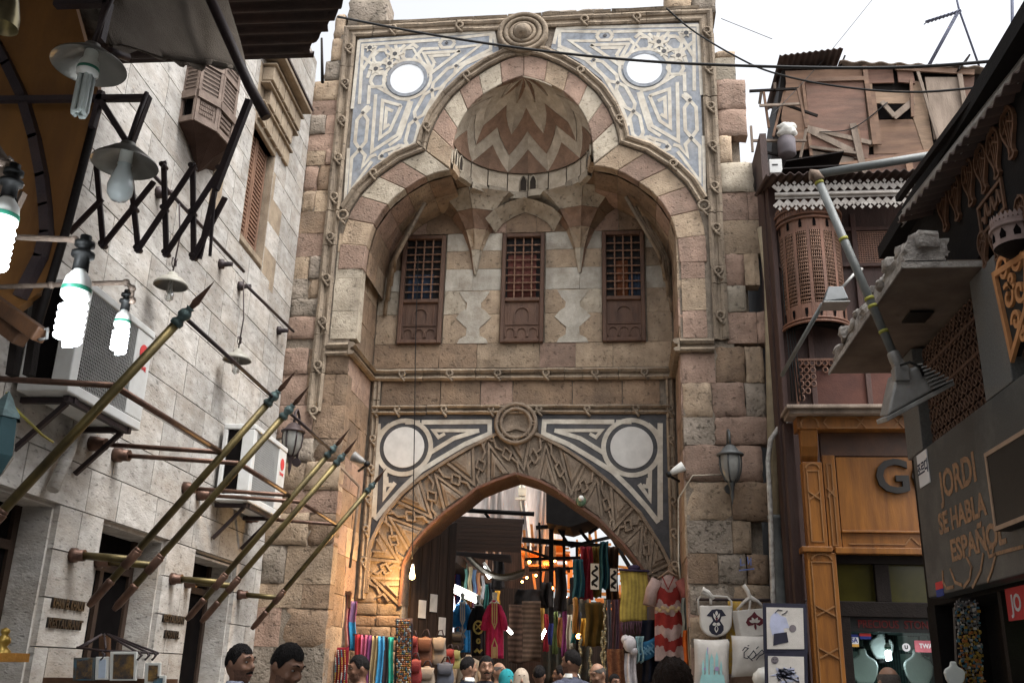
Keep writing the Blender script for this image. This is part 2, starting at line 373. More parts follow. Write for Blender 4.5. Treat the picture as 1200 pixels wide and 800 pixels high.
# ---- facing stones
def near_rubble(x, z): return random.choice((0, 0, 1, 1, 2))
courses(gate, -5.32, -4.84, 6.5, 12.2, G0, (.28, .5), (.24, .5), [buff, buff, brown, pink, grey_st], rough=near_rubble, edge=lambda z, a, b: (a if z < 11.2 else -5.1+random.uniform(-.08, .06), b))
courses(gate, -5.32, -4.24, 0, 6.35, G0, (.34, .55), (.35, .7), [buff, brown, grey_st, pink, brown, brown, buff], rough=lambda x, z: random.choice((0, 0, 0, 1, 2)))
courses(gate, -4.60, XC-2.56, 6.5, 8.35, G0, (.42, .6), (.5, .6), [buff, buff, cream])
courses(gate, XC+2.56, 1.33, 6.45, 8.35, G0, (.42, .6), (.5, .6), [pink, buff, pink])
def redge(z, a, b):
    k = 2.24+random.choice((-.3, -.08, 0, .06, .12))
    if z > 10.9: k = 1.98
    elif z > 10.1: k = 2.12
    elif z > 9.2: k = random.choice((1.85, 2.2))
    return a, k
courses(gate, 1.62, 2.24, 6.35, 11.45, G0, (.4, .6), (.28, .62), [pink, pink, buff, pink, cream], rough=lambda x, z: random.choice((0, 0, 1)), edge=redge)
courses(gate, .92, 2.2, 0, 6.3, G0, (.38, .6), (.36, .68), [grey_st, pink, brown, grey_st, buff, pink], rough=lambda x, z: random.choice((0, 0, 1, 2) if x < 1.6 else (1, 2, 2)), edge=lambda z, a, b: (a, 2.2+random.choice((-.38, -.16, -.05, .02, .06))))
# returns of the piers
courses(gate, G0+.02, GB, 0, 6.2, 0, (.42, .62), (.5, .9), [brown, pink, brown, buff], rz=R(90), org=(-4.25,), dp=.2)
courses(gate, G0+.02, GB, 6.5, 8.4, 0, (.42, .62), (.5, .9), [buff, brown, buff], rz=R(90), org=(-4.25,), dp=.2)
courses(gate, G0+.02, GB, 0, 8.4, 0, (.42, .62), (.5, .9), [brown, pink, buff], rz=R(-90), org=(.90,), dp=.2)
# broken stubs on the wall head
for x0, x1, z0, z1 in ((-4.83, -4.1, 12.46, 13.1), (-5.06, -4.86, 12.2, 12.75), (.84, 1.3, 12.46, 13.0), (1.3, 1.72, 12.42, 12.98), (1.64, 2.0, 11.45, 11.6)):
    stone(gate, Vector(((x0+x1)/2, G0+.02, (z0+z1)/2)), x1-x0-.01, z1-z0, .5, random.choice((buff, grey_st)), 1)
x = -4.1
while x < .84:
    wd = random.uniform(.3, .6); h = random.uniform(.03, .12)
    stone(gate, Vector((x+wd/2, G0+.05, 12.50+h/2)), wd-.015, h, .4, random.choice((buff, grey_st, grey_st)), 1); x += wd
# back wall of the recess
WROW = [(6.44, 6.88, [pink, buff, brown]), (6.88, 7.42, [buff]), (7.42, 7.86, [buff, cream]), (7.86, 8.27, [white_st]), (8.27, 8.62, [buff, brown]), (8.62, 8.96, [white_st]), (8.96, 9.5, [brown, pink])]
for z0, z1, ms in WROW:
    if z0 < 6.5: courses(gate, -4.24, .86, z0, z1, GB, (1, 1), (.55, 1.25), ms)
    elif z0 < 8.9:
        for a, b in ((-4.24, -3.87), (-3.05, -2.06), (-1.28, -.3), (.46, .88)):
            courses(gate, a, b, z0, z1, GB, (1, 1), (.38, .6), ms)
    else: courses(gate, -4.24, .88, z0, z1, GB, (1, 1), (.5, .9), ms)
x = -4.06
for wd in (1.03, .68, .55, 1.0, .83, .62):
    stone(gate, Vector((x+wd/2, GB, 6.0)), wd-.014, .42, .2, random.choice((brown, brown, pink)), 0); x += wd
courses(gate, -4.24, -3.5, 0, 2.75, GB, (.14, .2), (.25, .4), [brown, carved], rough=1, dp=.12)
courses(gate, .58, .9, 0, 2.75, GB, (.3, .4), (.3, .4), [brown, carved], rough=1, dp=.12)
# white finial-shaped inlays between the windows
for cx in (-2.52, -.80):
    prof = [(.27, -.5), (.23, -.42), (.12, -.36), (.11, -.22), (.2, -.14), (.31, -.03), (.22, .08), (.13, .14), (.12, .24), (.2, .33), (.25, .42), (.27, .46)]
    pts = [(cx+a, GB-.012, 7.38+z) for a, z in prof] + [(cx-a, GB-.012, 7.38+z) for a, z in reversed(prof)]
    MB().prism(pts, (0, .03, 0)).build('finial_inlay', white_st, gate, fix=True)

# ---- voussoirs of the trefoil
RING = .43
OUTU = [(0, 11.68), (.3, 11.6), (.6, 11.44), (.95, 11.18), (1.25, 10.85), (1.45, 10.5), (1.56, 10.2), (1.61, 9.97), (1.62, 9.84)]
OUTL = [(1.62, 9.84), (2.05, 9.66), (2.4, 9.38), (2.68, 9.05), (2.85, 8.72), (2.94, 8.35), (2.97, 8.0), (2.97, 7.7)]
OUTUp, OUTLp = [Vector(p) for p in OUTU], [Vector(p) for p in OUTL]
def vous(P, n, side, flip, OUT=None):
    S = resample(P, n*3); O = resample(OUT, n*3)
    for k in range(n):
        a, b = k*3, k*3+3
        inn = [S[i] for i in range(a, b+1)]; out = [O[i] for i in range(a, b+1)]
        c = (inn[0]+out[-1])/2
        poly = [q.lerp(c, .012) for q in inn] + [q.lerp(c, .012) for q in reversed(out)]
        y = G0-random.uniform(0, .012)
        pts = [(XC+side*q.x, y, q.y) for q in poly]
        m = (pink if (k+flip) % 2 else random.choice((buff, cream)))
        MB().prism(pts, (0, .2, 0)).build('voussoir', m, gate, bevel=.012, seg=1, fix=True)
for sd_ in (-1, 1):
    vous(UPp, 6, sd_, 1, OUTUp)
    vous(LOp[:9], 6, sd_, 0, OUTLp)

# ---- mouldings swept in the face of the gate
PROF = [(0, 0), (.0, .05), (.03, .075), (.06, .05), (.07, .03), (.10, .03), (.11, .06), (.145, .085), (.18, .06), (.18, 0)]
def moulding(P, parent=gate, prof=PROF, mat=moulded, flip=1, name='moulding', Y=G0, closed=False):
    """P = 2-D path (x, z) along the inner edge; the profile grows to the side given by flip"""
    P0 = [Vector(p) for p in P]; P = [P0[0]]
    for a, b in zip(P0, P0[1:]):
        k = max(1, int((b-a).length/.3)); P += [a.lerp(b, (q+1)/k) for q in range(k)]
    n = len(P); rows = []
    for i in range(n):
        d1 = (P[i]-P[i-1]).normalized() if i else None; d2 = (P[i+1]-P[i]).normalized() if i < n-1 else None
        d1 = d1 or d2; d2 = d2 or d1
        n1 = Vector((-d1.y, d1.x)); n2 = Vector((-d2.y, d2.x)); m = (n1+n2); m = m.normalized() if m.length > 1e-6 else n1
        k = flip/max(.5, m.dot(n1)); rows.append([(P[i]+m*k*o, h) for o, h in prof])
    K = len(prof); i = 0; last = None
    while i < n-1:
        e = min(n-1, i+random.choice((1, 2, 2, 3))); e = n-1 if n-1-e < 1 else e
        mb = MB(); sc_ = 1+random.uniform(-.12, .08); ox = random.uniform(-.006, .006); vs = []
        for r_ in range(i, e+1):
            oth = P[r_+1] if r_ == i else P[r_-1]; t = (oth-P[r_]).normalized()*(.004 if r_ in (i, e) else 0)
            for q, h in rows[r_]:
                w_ = noise.noise(Vector((q.x*6, q.y*6, h*20)))
                vs.append((q.x+t.x+ox, Y-max(-.01, h*sc_+(.014*w_ if h > .01 else 0)), q.y+t.y+ox+.006*w_))
        L_ = e-i+1
        mb.add(vs, [[a*K+b, a*K+b+1, (a+1)*K+b+1, (a+1)*K+b] for a in range(L_-1) for b in range(K-1)]+[list(range(K)), list(reversed(range((L_-1)*K, L_*K)))])
        last = mb.build(name, mat, parent, fix=True); i = e
    return last
def knot(c, Y=G0, r=.075, parent=gate, mat=moulded, depth=.07):
    r *= .85
    P = [Vector((c[0]+r*math.cos(a), Y-depth, c[1]+r*math.sin(a))) for a in [2*math.pi*i/12 for i in range(12)]]
    mb = MB().tube(P, .022, 6, closed=True); mb.ball((c[0], Y-depth+.02, c[1]), .022, 6); mb.tube([(c[0]-.02, Y-depth, c[1]-r), (c[0]+.05, Y-depth, c[1]-r-.09)], .022, 5)
    return mb.build('knot', mat, parent)
for sd_ in (-1, 1):
    # following the arch, kinked at the cusp, ending in a scroll
    up = [p*1 for p in OUTUp]; lo = [p*1 for p in OUTLp if p.y > 8.6]
    Pm = [(XC+sd_*(p.x+.01), p.y+.012) for p in up+lo[1:]]
    moulding(Pm, flip=sd_)
    cu, cl_ = resample(up, 30), resample(lo, 20)
    def nrm_at(C_, i): t = (C_[i+1]-C_[i-1]).normalized(); return C_[i]+Vector((-t.y, t.x))*.1
    for i in (12, 25): q = nrm_at(cu, i); knot((XC+sd_*q.x, q.y), r=.065)
    q = nrm_at(cl_, 11); knot((XC+sd_*q.x, q.y), r=.065); q = lo[-1]; knot((XC+sd_*(q.x+.1), q.y-.07), r=.1)
# rectangular frame round the upper panels
FZ = 12.20
moulding([(-4.62, 5.3), (-4.62, FZ), (1.42, FZ), (1.42, 6.4)], flip=1, prof=[(o*1.25, h*.85) for o, h in PROF])
moulding([(-4.62, FZ+.235), (1.42, FZ+.235)], flip=1, prof=[(0, 0), (0, .05), (.05, .07), (.06, .0)])
for i in range(10):
    z = 5.3+i*.74
    if z < 12: knot((-4.73, z), r=.07, depth=.07)
    if 6.6 < z < 12: knot((1.53, z), r=.07, depth=.07)
for x in (-3.95, -2.75, -.55, .35): knot((x, FZ+.11), r=.07)
# boss medallion at the top of the frame
bm_ = MB()
for r_, t_ in ((.40, .05), (.30, .045), (.20, .04)):
    P = [Vector((XC-.02+r_*math.cos(a), G0-.09, 12.08+r_*.92*math.sin(a))) for a in [2*math.pi*i/28 for i in range(28)]]
    bm_.tube(P, t_, 6, closed=True)
bm_.lathe([(.44, 0), (.44, .06), (.18, .09)], 28, Matrix.Translation((XC-.02, G0, 12.08)) @ Matrix.Rotation(R(90), 4, 'X'))
o = bm_.build('medallion', moulded, gate)
ms = MB(); ms.lathe([(.001, .24), (.07, .235), (.1, .2), (.115, .17), (.15, .15), (.165, .1), (.15, .05)], 20, Matrix.Translation((XC-.02, G0, 12.08)) @ Matrix.Rotation(R(90), 4, 'X')); ms.build('boss', moulded, o)

# ---- upper marble spandrels: panel, disc, ring, strapwork (traced on one side and mirrored)
c2 = lambda x, y: GP(620+x/5, y/5)
c4 = lambda x, y: GP(620+x/5, 160+y/5)
XM = -1.585
def mir(p): return (2*XM-p[0], p[1])
panel = [c2(128, 285), c2(160, 160), c2(990, 138), c4(1030, 345), c4(900, 235), c4(750, 120), c4(590, 42), c2(565, 740), c2(505, 590), c2(424, 470), c2(300, 370), c2(205, 315)]
def chain(knots, wd, ends=None):
    """two bands that cross at each knot and spread into long hexagons between them"""
    A, B = [], []; K = [Vector(k) for k in knots]
    for i in range(len(K)-1):
        d = K[i+1]-K[i]; L = d.length; d.normalize(); nn = Vector((-d.y, d.x))*wd*(1 if i % 2 == 0 else -1)
        a, b = K[i]+d*min(.16, L*.2), K[i+1]-d*min(.16, L*.2)
        A += ([K[i]] if i == 0 else []) + [a+nn, b+nn, K[i+1]]; B += ([K[i]] if i == 0 else []) + [a-nn, b-nn, K[i+1]]
    return [A, B]
def rl(a, b, r_=.6): return Vector(a).lerp(Vector(b), r_)
strap = []
strap += [[c2(x, y) for x, y in q] for q in (
    [(400, 190), (180, 185), (178, 275), (365, 352)],                       # outer corner at the medallion
    [(390, 245), (240, 243), (400, 355)],
    [(490, 240), (590, 235), (618, 265), (585, 325), (540, 385)],
    [(490, 190), (965, 178), (968, 535)],
    [(360, 268), (582, 262), (520, 378), (360, 268)], [(420, 285), (540, 283), (510, 330)],
    [(650, 535), (730, 520), (860, 440), (910, 435), (912, 540)],
    [(655, 540), (720, 740), (875, 830), (868, 485)],
    [(705, 565), (822, 525), (828, 752), (768, 712), (705, 565)], [(755, 595), (795, 575), (800, 690), (772, 672)],
    [(620, 225), (650, 200), (705, 230), (708, 275), (675, 305), (630, 285)],
    [(810, 215), (855, 215), (895, 250), (890, 290), (850, 305), (815, 275)],
    [(805, 380), (830, 350), (890, 350), (905, 405), (880, 445)],
    [(700, 200), (745, 240), (775, 240), (820, 190)], [(760, 195), (735, 285), (790, 330)], [(880, 190), (905, 240), (960, 330)], [(960, 250), (900, 300), (925, 380)],
    [(545, 385), (515, 330)], [(590, 330), (555, 400), (590, 470)],
)]
strap += chain([c2(380, 355), c2(520, 488), c2(612, 655), c4(645, 20), c4(830, 72)], .085)
strap += chain([c2(395, 215), c2(490, 212)], .09)
strap += chain([c2(942, 590), c4(952, 10)], .095)
strap += [[c4(x, y) for x, y in q] for q in ([(952, 10), (1000, 60), (1003, 265), (870, 90)], [(952, 10), (915, 50), (930, 120), (880, 60), (845, 50)], [(620, 5), (770, 55)], [(700, 0), (745, 30)])]
strap += [[c2(x, y) for x, y in q] for q in ([(145, 262), (168, 168), (990, 152), (1012, 560)], [(165, 292), (330, 350), (440, 450), (530, 600), (585, 740)], [(640, 545), (660, 620), (705, 760), (770, 800)])]
strap += [[c4(x, y) for x, y in q] for q in ([(1022, 0), (1028, 320), (900, 205), (760, 100), (600, 20)], [(660, 0), (740, 70), (850, 130)])]
strap += chain([c2(905, 555), c2(942, 590)], .03)
star_c = [(c2(760, 250), .17), (c2(875, 330), .14), (c2(920, 198), .1), (c2(790, 305), .13)]
knots_ = [c2(445, 212), c2(942, 590), c2(380, 355), c2(520, 488), c2(612, 655), c4(950, 12), c4(810, 62)]
hexes = [(c2(675, 260), .13), (c2(850, 258), .13), (c2(855, 400), .13)]
CIRC = (.465, 11.28)
def hexpoly(c, r_, n=6, a0=0): return [(c[0]+r_*math.cos(a0+2*math.pi*i/n), c[1]+r_*math.sin(a0+2*math.pi*i/n)) for i in range(n)]
for sd_ in (1, -1):
    fm = (lambda p: p) if sd_ > 0 else mir
    MB().prism([(fm(p)[0], G0-.012, fm(p)[1]) for p in panel], (0, .05, 0)).build('marble_panel', blue_marble, gate, fix=True)
    sb = MB(); f3 = lambda x, z, h: Vector((x, G0-.0125-h, z))
    for q in strap: ribbon([fm(p) for p in q], .058, f3, .003+random.uniform(0, .002), sb)
    for c, r_ in hexes: ribbon([fm(p) for p in hexpoly(c, r_*1.1)], .04, f3, .006, sb, closed=True)
    ribbon([fm((CIRC[0]+.42*math.cos(a), CIRC[1]+.40*math.sin(a))) for a in [2*math.pi*i/28 for i in range(28)]], .055, f3, .005, sb, closed=True)
    sb.build('strapwork', white_marble, gate, fix=True)
    st = MB()
    for c, r_ in star_c:
        c = fm(c); pts = [(c[0]+(r_ if i % 2 == 0 else r_*.5)*math.cos(math.pi*i/6), G0-.024, c[1]+(r_ if i % 2 == 0 else r_*.5)*math.sin(math.pi*i/6)) for i in range(12)]
        st.prism(pts, (0, .01, 0), 0); st.prism([(c[0]+.045*math.cos(math.pi*i/3+.5), G0-.027, c[1]+.045*math.sin(math.pi*i/3+.5)) for i in range(6)], (0, .01, 0), 1)
    for c in knots_:
        c = fm(c); st.prism([(c[0]+.035*math.cos(math.pi*i/2), G0-.026, c[1]+.035*math.sin(math.pi*i/2)) for i in range(4)], (0, .01, 0), 1)
    st.build('star_inlay', [white_marble, black_marble], gate, fix=True, kind='stuff')
    c = fm(CIRC)
    ML = Matrix.Translation((c[0], G0-.014, c[1])) @ Matrix.Rotation(R(90), 4, 'X')
    MB().lathe([(.36, -.02), (.36, .016), (.30, .016), (.30, -.02)], 40, ML, smooth=False).build('disc_ring', black_marble if False else blue_marble, gate)
    MB().lathe([(.315, -.02), (.315, .008), (.0001, .008)], 40, ML, smooth=False).build('disc', pure_marble, gate)

# ---- lower spandrels: black and white marble
XL = -1.715
cB = lambda x, y: GP(600+x/5, 460+y/5, GB)
outR = [cB(0, 250), (-1.34, 5.27), (-.94, 5.06), (-.52, 4.77), (-.11, 4.42), (.29, 4.01), (.62, 3.5), (.74, 3.3)]
lowpanel = [(-1.40, 5.62), (.755, 5.62), (.755, 3.25), (.62, 3.5), (.29, 4.01), (-.11, 4.42), (-.52, 4.77), (-.94, 5.06), (-1.34, 5.27)]
wbars = [([(600, 172), (190, 170), (185, 240), (330, 302), (480, 392), (590, 462), (690, 560), (790, 672), (858, 760)], .078),
         ([(868, 180), (868, 745)], .085), ([(610, 172), (700, 172)], .07), ([(800, 180), (868, 240)], .03),
         ([(250, 222), (525, 222), (492, 262), (455, 240)], .055), ([(250, 222), (400, 268), (535, 352)], .07),
         ([(808, 455), (808, 625), (745, 535)], .07), ([(800, 500), (795, 550), (765, 545)], .06)]
for sd_ in (1, -1):
    fm = (lambda p: p) if sd_ > 0 else (lambda p: (2*XL-p[0], p[1]))
    MB().prism([(fm(p)[0], GB-.012, fm(p)[1]) for p in lowpanel], (0, .08, 0)).build('marble_panel', black_marble, gate, fix=True)
    sb = MB(); f3 = lambda x, z, h: Vector((x, GB-.0125-h, z))
    for q, wd in wbars: ribbon([fm(cB(*p)) for p in q], wd, f3, .007+random.uniform(0, .003), sb)
    cc = (.17, 5.06)
    ribbon([fm((cc[0]+.455*math.cos(a), cc[1]+.455*math.sin(a))) for a in [2*math.pi*i/40 for i in range(40)]], .075, f3, .011, sb, closed=True)
    sb.build('strapwork', white_marble, gate, fix=True)
    c = fm(cc)
    MB().lathe([(.345, -.02), (.345, .01), (.0001, .01)], 40, Matrix.Translation((c[0], GB-.014, c[1])) @ Matrix.Rotation(R(90), 4, 'X'), smooth=False).build('disc', grey_disc, gate)

# ---- string courses of the recess, with knots
SP = [(0, 0), (0, .07), (.03, .1), (.06, .08), (.07, .03), (.11, .03), (.12, .07), (.16, .11), (.2, .08), (.21, 0)]
moulding([(-4.24, 6.21), (.88, 6.21)], prof=SP, Y=GB); moulding([(-4.18, 5.62), (.80, 5.62)], prof=[(o*.75, h*.9) for o, h in SP], Y=GB)
for i in range(6): knot((-3.7+i*.82, 6.32), GB, .06, depth=.085)
for i in range(6): knot((-3.75+i*.8, 5.70), GB, .05, depth=.07)
for xa, xb in ((-4.20, -4.06), (.74, .88)):
    moulding([(xa, 2.6), (xa, 6.2)], prof=[(0, 0), (0, .05), (-.03, .07), (-.06, .04), (-.08, .04), (-.1, .07), (-.13, .05), (-.13, 0)], Y=GB)
    for i in range(6): knot((xa+.065, 3.2+i*.5), GB, .05, depth=.06)
# returns of the string on the piers
for sx in (-1, 1):
    X0 = -4.25 if sx < 0 else .90
    m = MB(); K = SP
    vs = [(X0-sx*h, y, 6.21+o) for y in (G0-.1, GB) for o, h in K]; n = len(K)
    m.add(vs, [[j, j+1, n+j+1, n+j] for j in range(n-1)] + [list(range(n)), list(range(n, 2*n))]); m.build('moulding', moulded, gate, fix=True)
moulding([(-4.62, 6.21), (-4.25, 6.21)], prof=SP); moulding([(.90, 6.21), (1.42, 6.21)], prof=SP)

# ---- carved star relief round the passage arch
inn = resample([Vector(p) for p in arch_in[1:-1]], 60)
outer = resample([Vector(p) for p in ((-4.06, 2.7), (-4.06, 3.45), (-3.86, 3.93), (-3.6, 4.27), (-3.33, 4.52), (-2.92, 4.80), (-2.5, 5.06), (-2.09, 5.27), (-1.72, 5.4), (-1.34, 5.27), (-.94, 5.06), (-.52, 4.77), (-.11, 4.42), (.29, 4.01), (.60, 3.5), (.74, 3.2), (.74, 2.7))], 60)
def rel(s, t):
    s = max(0, min(59.999, s*60)); k = int(s); f = s-k
    return inn[k].lerp(inn[k+1], f).lerp(outer[k].lerp(outer[k+1], f), t)
rb = MB(); rb.grid(lambda u, v: (lambda p: (p.x, GB-.004, p.y))(rel(u, v)), 60, 3); rb.build('relief_ground', carved, gate)
NC = 15; f3 = lambda x, z, h: Vector((x, GB-.006-h, z))
for k in range(NC):
    s0 = k/NC; ds = 1/NC; cell = MB(); up = k % 2 == 0
    def q(u, v): return rel(s0+u*ds, v if up else 1-v)
    tri = [q(.06, .05), q(.94, .05), q(.5, .72)]; c = (tri[0]+tri[1]+tri[2])/3; hgt = random.uniform(.025, .05)
    vs = [f3(p.x, p.y, 0) for p in tri] + [f3(*(p.lerp(c, .25)), hgt*.8) for p in tri] + [f3(c.x, c.y, hgt*1.1)]
    cell.add(vs, [(0, 1, 4, 3), (1, 2, 5, 4), (2, 0, 3, 5), (3, 4, 6), (4, 5, 6), (5, 3, 6)])
    for pl, wd, h in (([(0, .0), (.5, .85), (1, .0)], .045, .034), ([(.12, .97), (.30, .97), (.30, .72), (.12, .60)], .03, .04), ([(.88, .97), (.70, .97), (.70, .72), (.88, .60)], .03, .04), ([(.30, .86), (.5, .98), (.70, .86)], .03, .03), ([(.0, .35), (.17, .5), (.0, .66)], .03, .04), ([(1, .35), (.83, .5), (1, .66)], .03, .04), ([(.3, .1), (.5, .42), (.7, .1)], .025, .055)):
        ribbon([q(*p) for p in pl], wd, f3, h+random.uniform(-.01, .01), cell)
    cell.build('carved_stone', carved, gate, fix=True)
edge = MB(); ribbon([rel(i/60, .985) for i in range(61)], .05, f3, .06, edge); edge.build('relief_rim', carved, gate, fix=True)
md = MB()
for r_, t_ in ((.33, .035), (.25, .03)):
    md.tube([(-1.725+r_*math.cos(a), GB-.08, 5.45+r_*math.sin(a)) for a in [2*math.pi*i/24 for i in range(24)]], t_, 6, closed=True)
for i in range(8):
    a = math.pi*i/4; md.tube([(-1.725+r_*math.cos(a+o), GB-.085, 5.45+r_*math.sin(a+o)) for r_, o in ((.22, -.25), (.34, 0), (.22, .25))], .022, 5)
md.lathe([(.36, -.05), (.36, .05), (.22, .05), (.2, .03), (.0001, .03)], 24, Matrix.Translation((-1.725, GB, 5.45)) @ Matrix.Rotation(R(90), 4, 'X'))
md.build('medallion', carved, gate)

# ---- conch: ring, zigzag stones, ribs
def Rz(z):
    for (a, za), (b, zb) in zip(UP, UP[1:]):
        if zb <= z <= za: return b+(a-b)*(z-zb)/(za-zb)
    return 1.2 if z < 9.5 else 0
ZR = 10.0
SN = [ZR+(11.25-ZR)*(math.sin(math.pi/2*i/24)) for i in range(25)]
def conch(phi, s, out=0):
    s = min(1, max(0, s)); z = ZR+(11.25-ZR)*math.sin(math.pi/2*s); r_ = max(.0, Rz(min(11.25, z)))+out
    return Vector((XC-r_*math.cos(phi), G0+.01+r_*math.sin(phi)*.98, z+out*.6*s))
def zz(k, phi):
    base, amp = ((0, 0), (.0, .22), (.16, .22), (.34, .24), (.62, .16), (1.0, 0))[k]
    t = (phi/math.pi*5) % 1; tr = 1-abs(2*t-1)
    return min(1, base+amp*tr)
concave = material('brown conch stone', (.25, .155, .105), alt=(.17, .105, .07), scale=6, bump=.6, bscale=50, objvar=.15, dirt=DIRT, dirt_amt=.4)
conch_cr = material('cream conch stone', (.50, .43, .34), alt=(.37, .31, .235), scale=6, bump=.5, bscale=45, objvar=.15, dirt=DIRT, dirt_amt=.35)
for k in range(5):
    for c in range(10):
        p0, p1 = math.pi*c/10, math.pi*(c+1)/10
        if k == 4:
            mt = conch_cr if c % 2 else concave
        else: mt = (concave, conch_cr, concave, conch_cr)[k]
        if k == 2 and c in (0, 1, 8, 9): mt = conch_cr
        mb = MB(); 
        dd = .006*((k % 2)*2-1)
        mb.grid(lambda u, v: conch(p0+(p1-p0)*u, zz(k, p0+(p1-p0)*u*.999+1e-4)*(1-v)+zz(k+1, p0+(p1-p0)*u*.999+1e-4)*v, dd), 3, 4 if k < 4 else 8)
        if k == 4: mb.tube([conch(p1, zz(4, p1-1e-3)+(1-zz(4, p1-1e-3))*v/6*.97, -.012) for v in range(7)], .016, 5)
        mb.build('stone', mt, gate)
for c in range(1, 10, 2): pass
mb = MB(); mb.grid(lambda u, v: conch(math.pi*u, v, .05), 20, 12); mb.build('conch_shell', mortar, gate)
# ring of carved cream stones with paired pointed niches
for c in range(10):
    p0, p1 = math.pi*c/10+.008, math.pi*(c+1)/10-.008; mb = MB()
    zb = 9.50 + (.05 if c % 2 else 0)
    def rp(u, v, r_=1.185): a = p0+(p1-p0)*u; return (XC-r_*math.cos(a), G0+.01+r_*math.sin(a), zb+.14+(ZR-zb-.14)*v)
    mb.grid(lambda u, v: rp(u, v), 3, 1, smooth=False); mb.build('stone', conch_cr, gate)
    lb = MB()       # scalloped lip below the ring
    def lip(u, v):
        a = p0+(p1-p0)*u; sc_ = .05*math.sin(math.pi*u); prof = [(1.17, .15), (1.14-sc_*.5, .12), (1.15-sc_*.5, .0), (1.22, -.02), (1.24, .14)]
        r_, z_ = prof[int(round(v*4))]; return (XC-r_*math.cos(a), G0+.01+r_*math.sin(a), zb+z_)
    lb.grid(lip, 4, 4, smooth=False); lb.build('stone', random.choice((cream, buff)), gate)
dark_niche = material('dark niche', (.03, .022, .016), objvar=0, bump=0)
def niche(a, z0=9.66, h=.30, wd=.11):
    mb = MB(); r_ = 1.165
    c = Vector((XC-r_*math.cos(a), G0+.01+r_*math.sin(a), z0)); t = Vector((math.sin(a), math.cos(a), 0)); nn = Vector((math.cos(a), -math.sin(a), 0))
    prof = [(-.5, 0), (.5, 0), (.5, .62), (.3, .86), (0, 1), (-.3, .86), (-.5, .62)]
    mb.prism([c+t*(p*wd)+Vector((0, 0, q*h)) for p, q in prof], nn*.008, 0)
    P = [c+t*(p*wd*1.15)+Vector((0, 0, q*h*1.04-.005))+nn*.012 for p, q in prof]
    mb.tube(P+[P[0]], .013, 5, mi=1); mb.build('niche', [dark_niche, cream], gate, fix=True)
for a in (R(86), R(94.5), R(9), R(20), R(171), R(160)): niche(a)

# ---- stalactite pendentives, vaults and soffit of the recess
for sgn in (-1, 1):
    mb_main = None
    tip = Vector((XC+sgn*.92, GB-.02, 8.15))
    topz = 9.55
    A = [(1.78, GB), (1.5, 14.92), (1.0, 14.74), (.3, 14.95), (.1, GB)]
    lv = [0, .2, .42, .68, 1.0]; sh = [1, .56, .3, .13, .03]
    rings = []
    for f, s_ in zip(lv, sh):
        z = topz+(tip.z-topz)*f
        rings.append([Vector((tip.x+(XC+sgn*a-tip.x)*s_, tip.y+(y-tip.y)*s_, z)) for a, y in A])
    mats4 = [cream, concave, buff, cream]
    for i in range(4):
        for j in range(4):
            a, b, c, d = rings[i][j], rings[i][j+1], rings[i+1][j+1], rings[i+1][j]
            cen = (a+b+c+d)/4; mb = MB(); e = .015
            nrm = (b-a).cross(d-a).normalized()
            if nrm.y > 0: nrm = -nrm
            q = [p.lerp(cen, .02) for p in (a, b, c, d)]; mid = (a+b)/2*.5+(c+d)/2*.5 - nrm*(.03 if i < 3 else 0)
            mb.add(q+[mid], [(0, 1, 4), (1, 2, 4), (2, 3, 4), (3, 0, 4)]); mb.build('stone', mats4[i] if j != 0 else random.choice((brown, concave)), gate)
    # side vault: barrel behind the lower lobe, in stones
    S = resample(LOp[:9], 6)
    for k in range(6):
        for r2 in range(2):
            y0, y1 = G0+.2+.6*r2, G0+.8+.6*r2; mb = MB(); a, b = S[k], S[k+1]
            q = [Vector((XC+sgn*(a.x+.0), y0, a.y)), Vector((XC+sgn*b.x, y0, b.y)), Vector((XC+sgn*b.x, y1, b.y)), Vector((XC+sgn*a.x, y1, a.y))]; cen = sum(q, Vector())/4
            mb.add([p.lerp(cen, .015) for p in q], [(0, 1, 2, 3)]); mb.build('stone', random.choice((buff, brown, pink)), gate)
    # slim squinch ribs in the corner of the recess
    rb_ = MB()
    for q in range(4):
        x0 = XC+sgn*2.5; rb_.tube([(x0-sgn*(.02+.05*q), GB-.05-.06*q, 7.4+.25*q), (x0-sgn*(.06+.06*q), GB-.1-.12*q, 8.3), (x0-sgn*(.3+.16*q), GB-.15-.22*q, 8.95+.08*q)], .035, 5)
    rb_.build('squinch_rib', moulded, gate)
# soffit between ring and back wall
pts = [(XC-1.6, GB+.02)] + [(XC-1.215*math.cos(math.pi*i/16), G0+.01+1.215*math.sin(math.pi*i/16)) for i in range(17)] + [(XC+1.6, GB+.02)]
MB().prism([(x, y, 9.56) for x, y in pts], (0, 0, .06)).build('vault_soffit', brown, gate, fix=True)
# pointed cream hood over the middle window
hb = MB(); S = [(-.52, 8.95), (-.4, 9.12), (-.2, 9.26), (0, 9.34), (.2, 9.26), (.4, 9.12), (.52, 8.95)]
for a, b in zip(S, S[1:]):
    q = [(XC-.06+a[0], GB-.03, a[1]), (XC-.06+b[0], GB-.03, b[1]), (XC-.06+b[0]*1.3, GB-.3, b[1]+.16), (XC-.06+a[0]*1.3, GB-.3, a[1]+.16)]
    hb.add(q, [(0, 1, 2, 3)])
hb.build('window_hood', cream, gate)

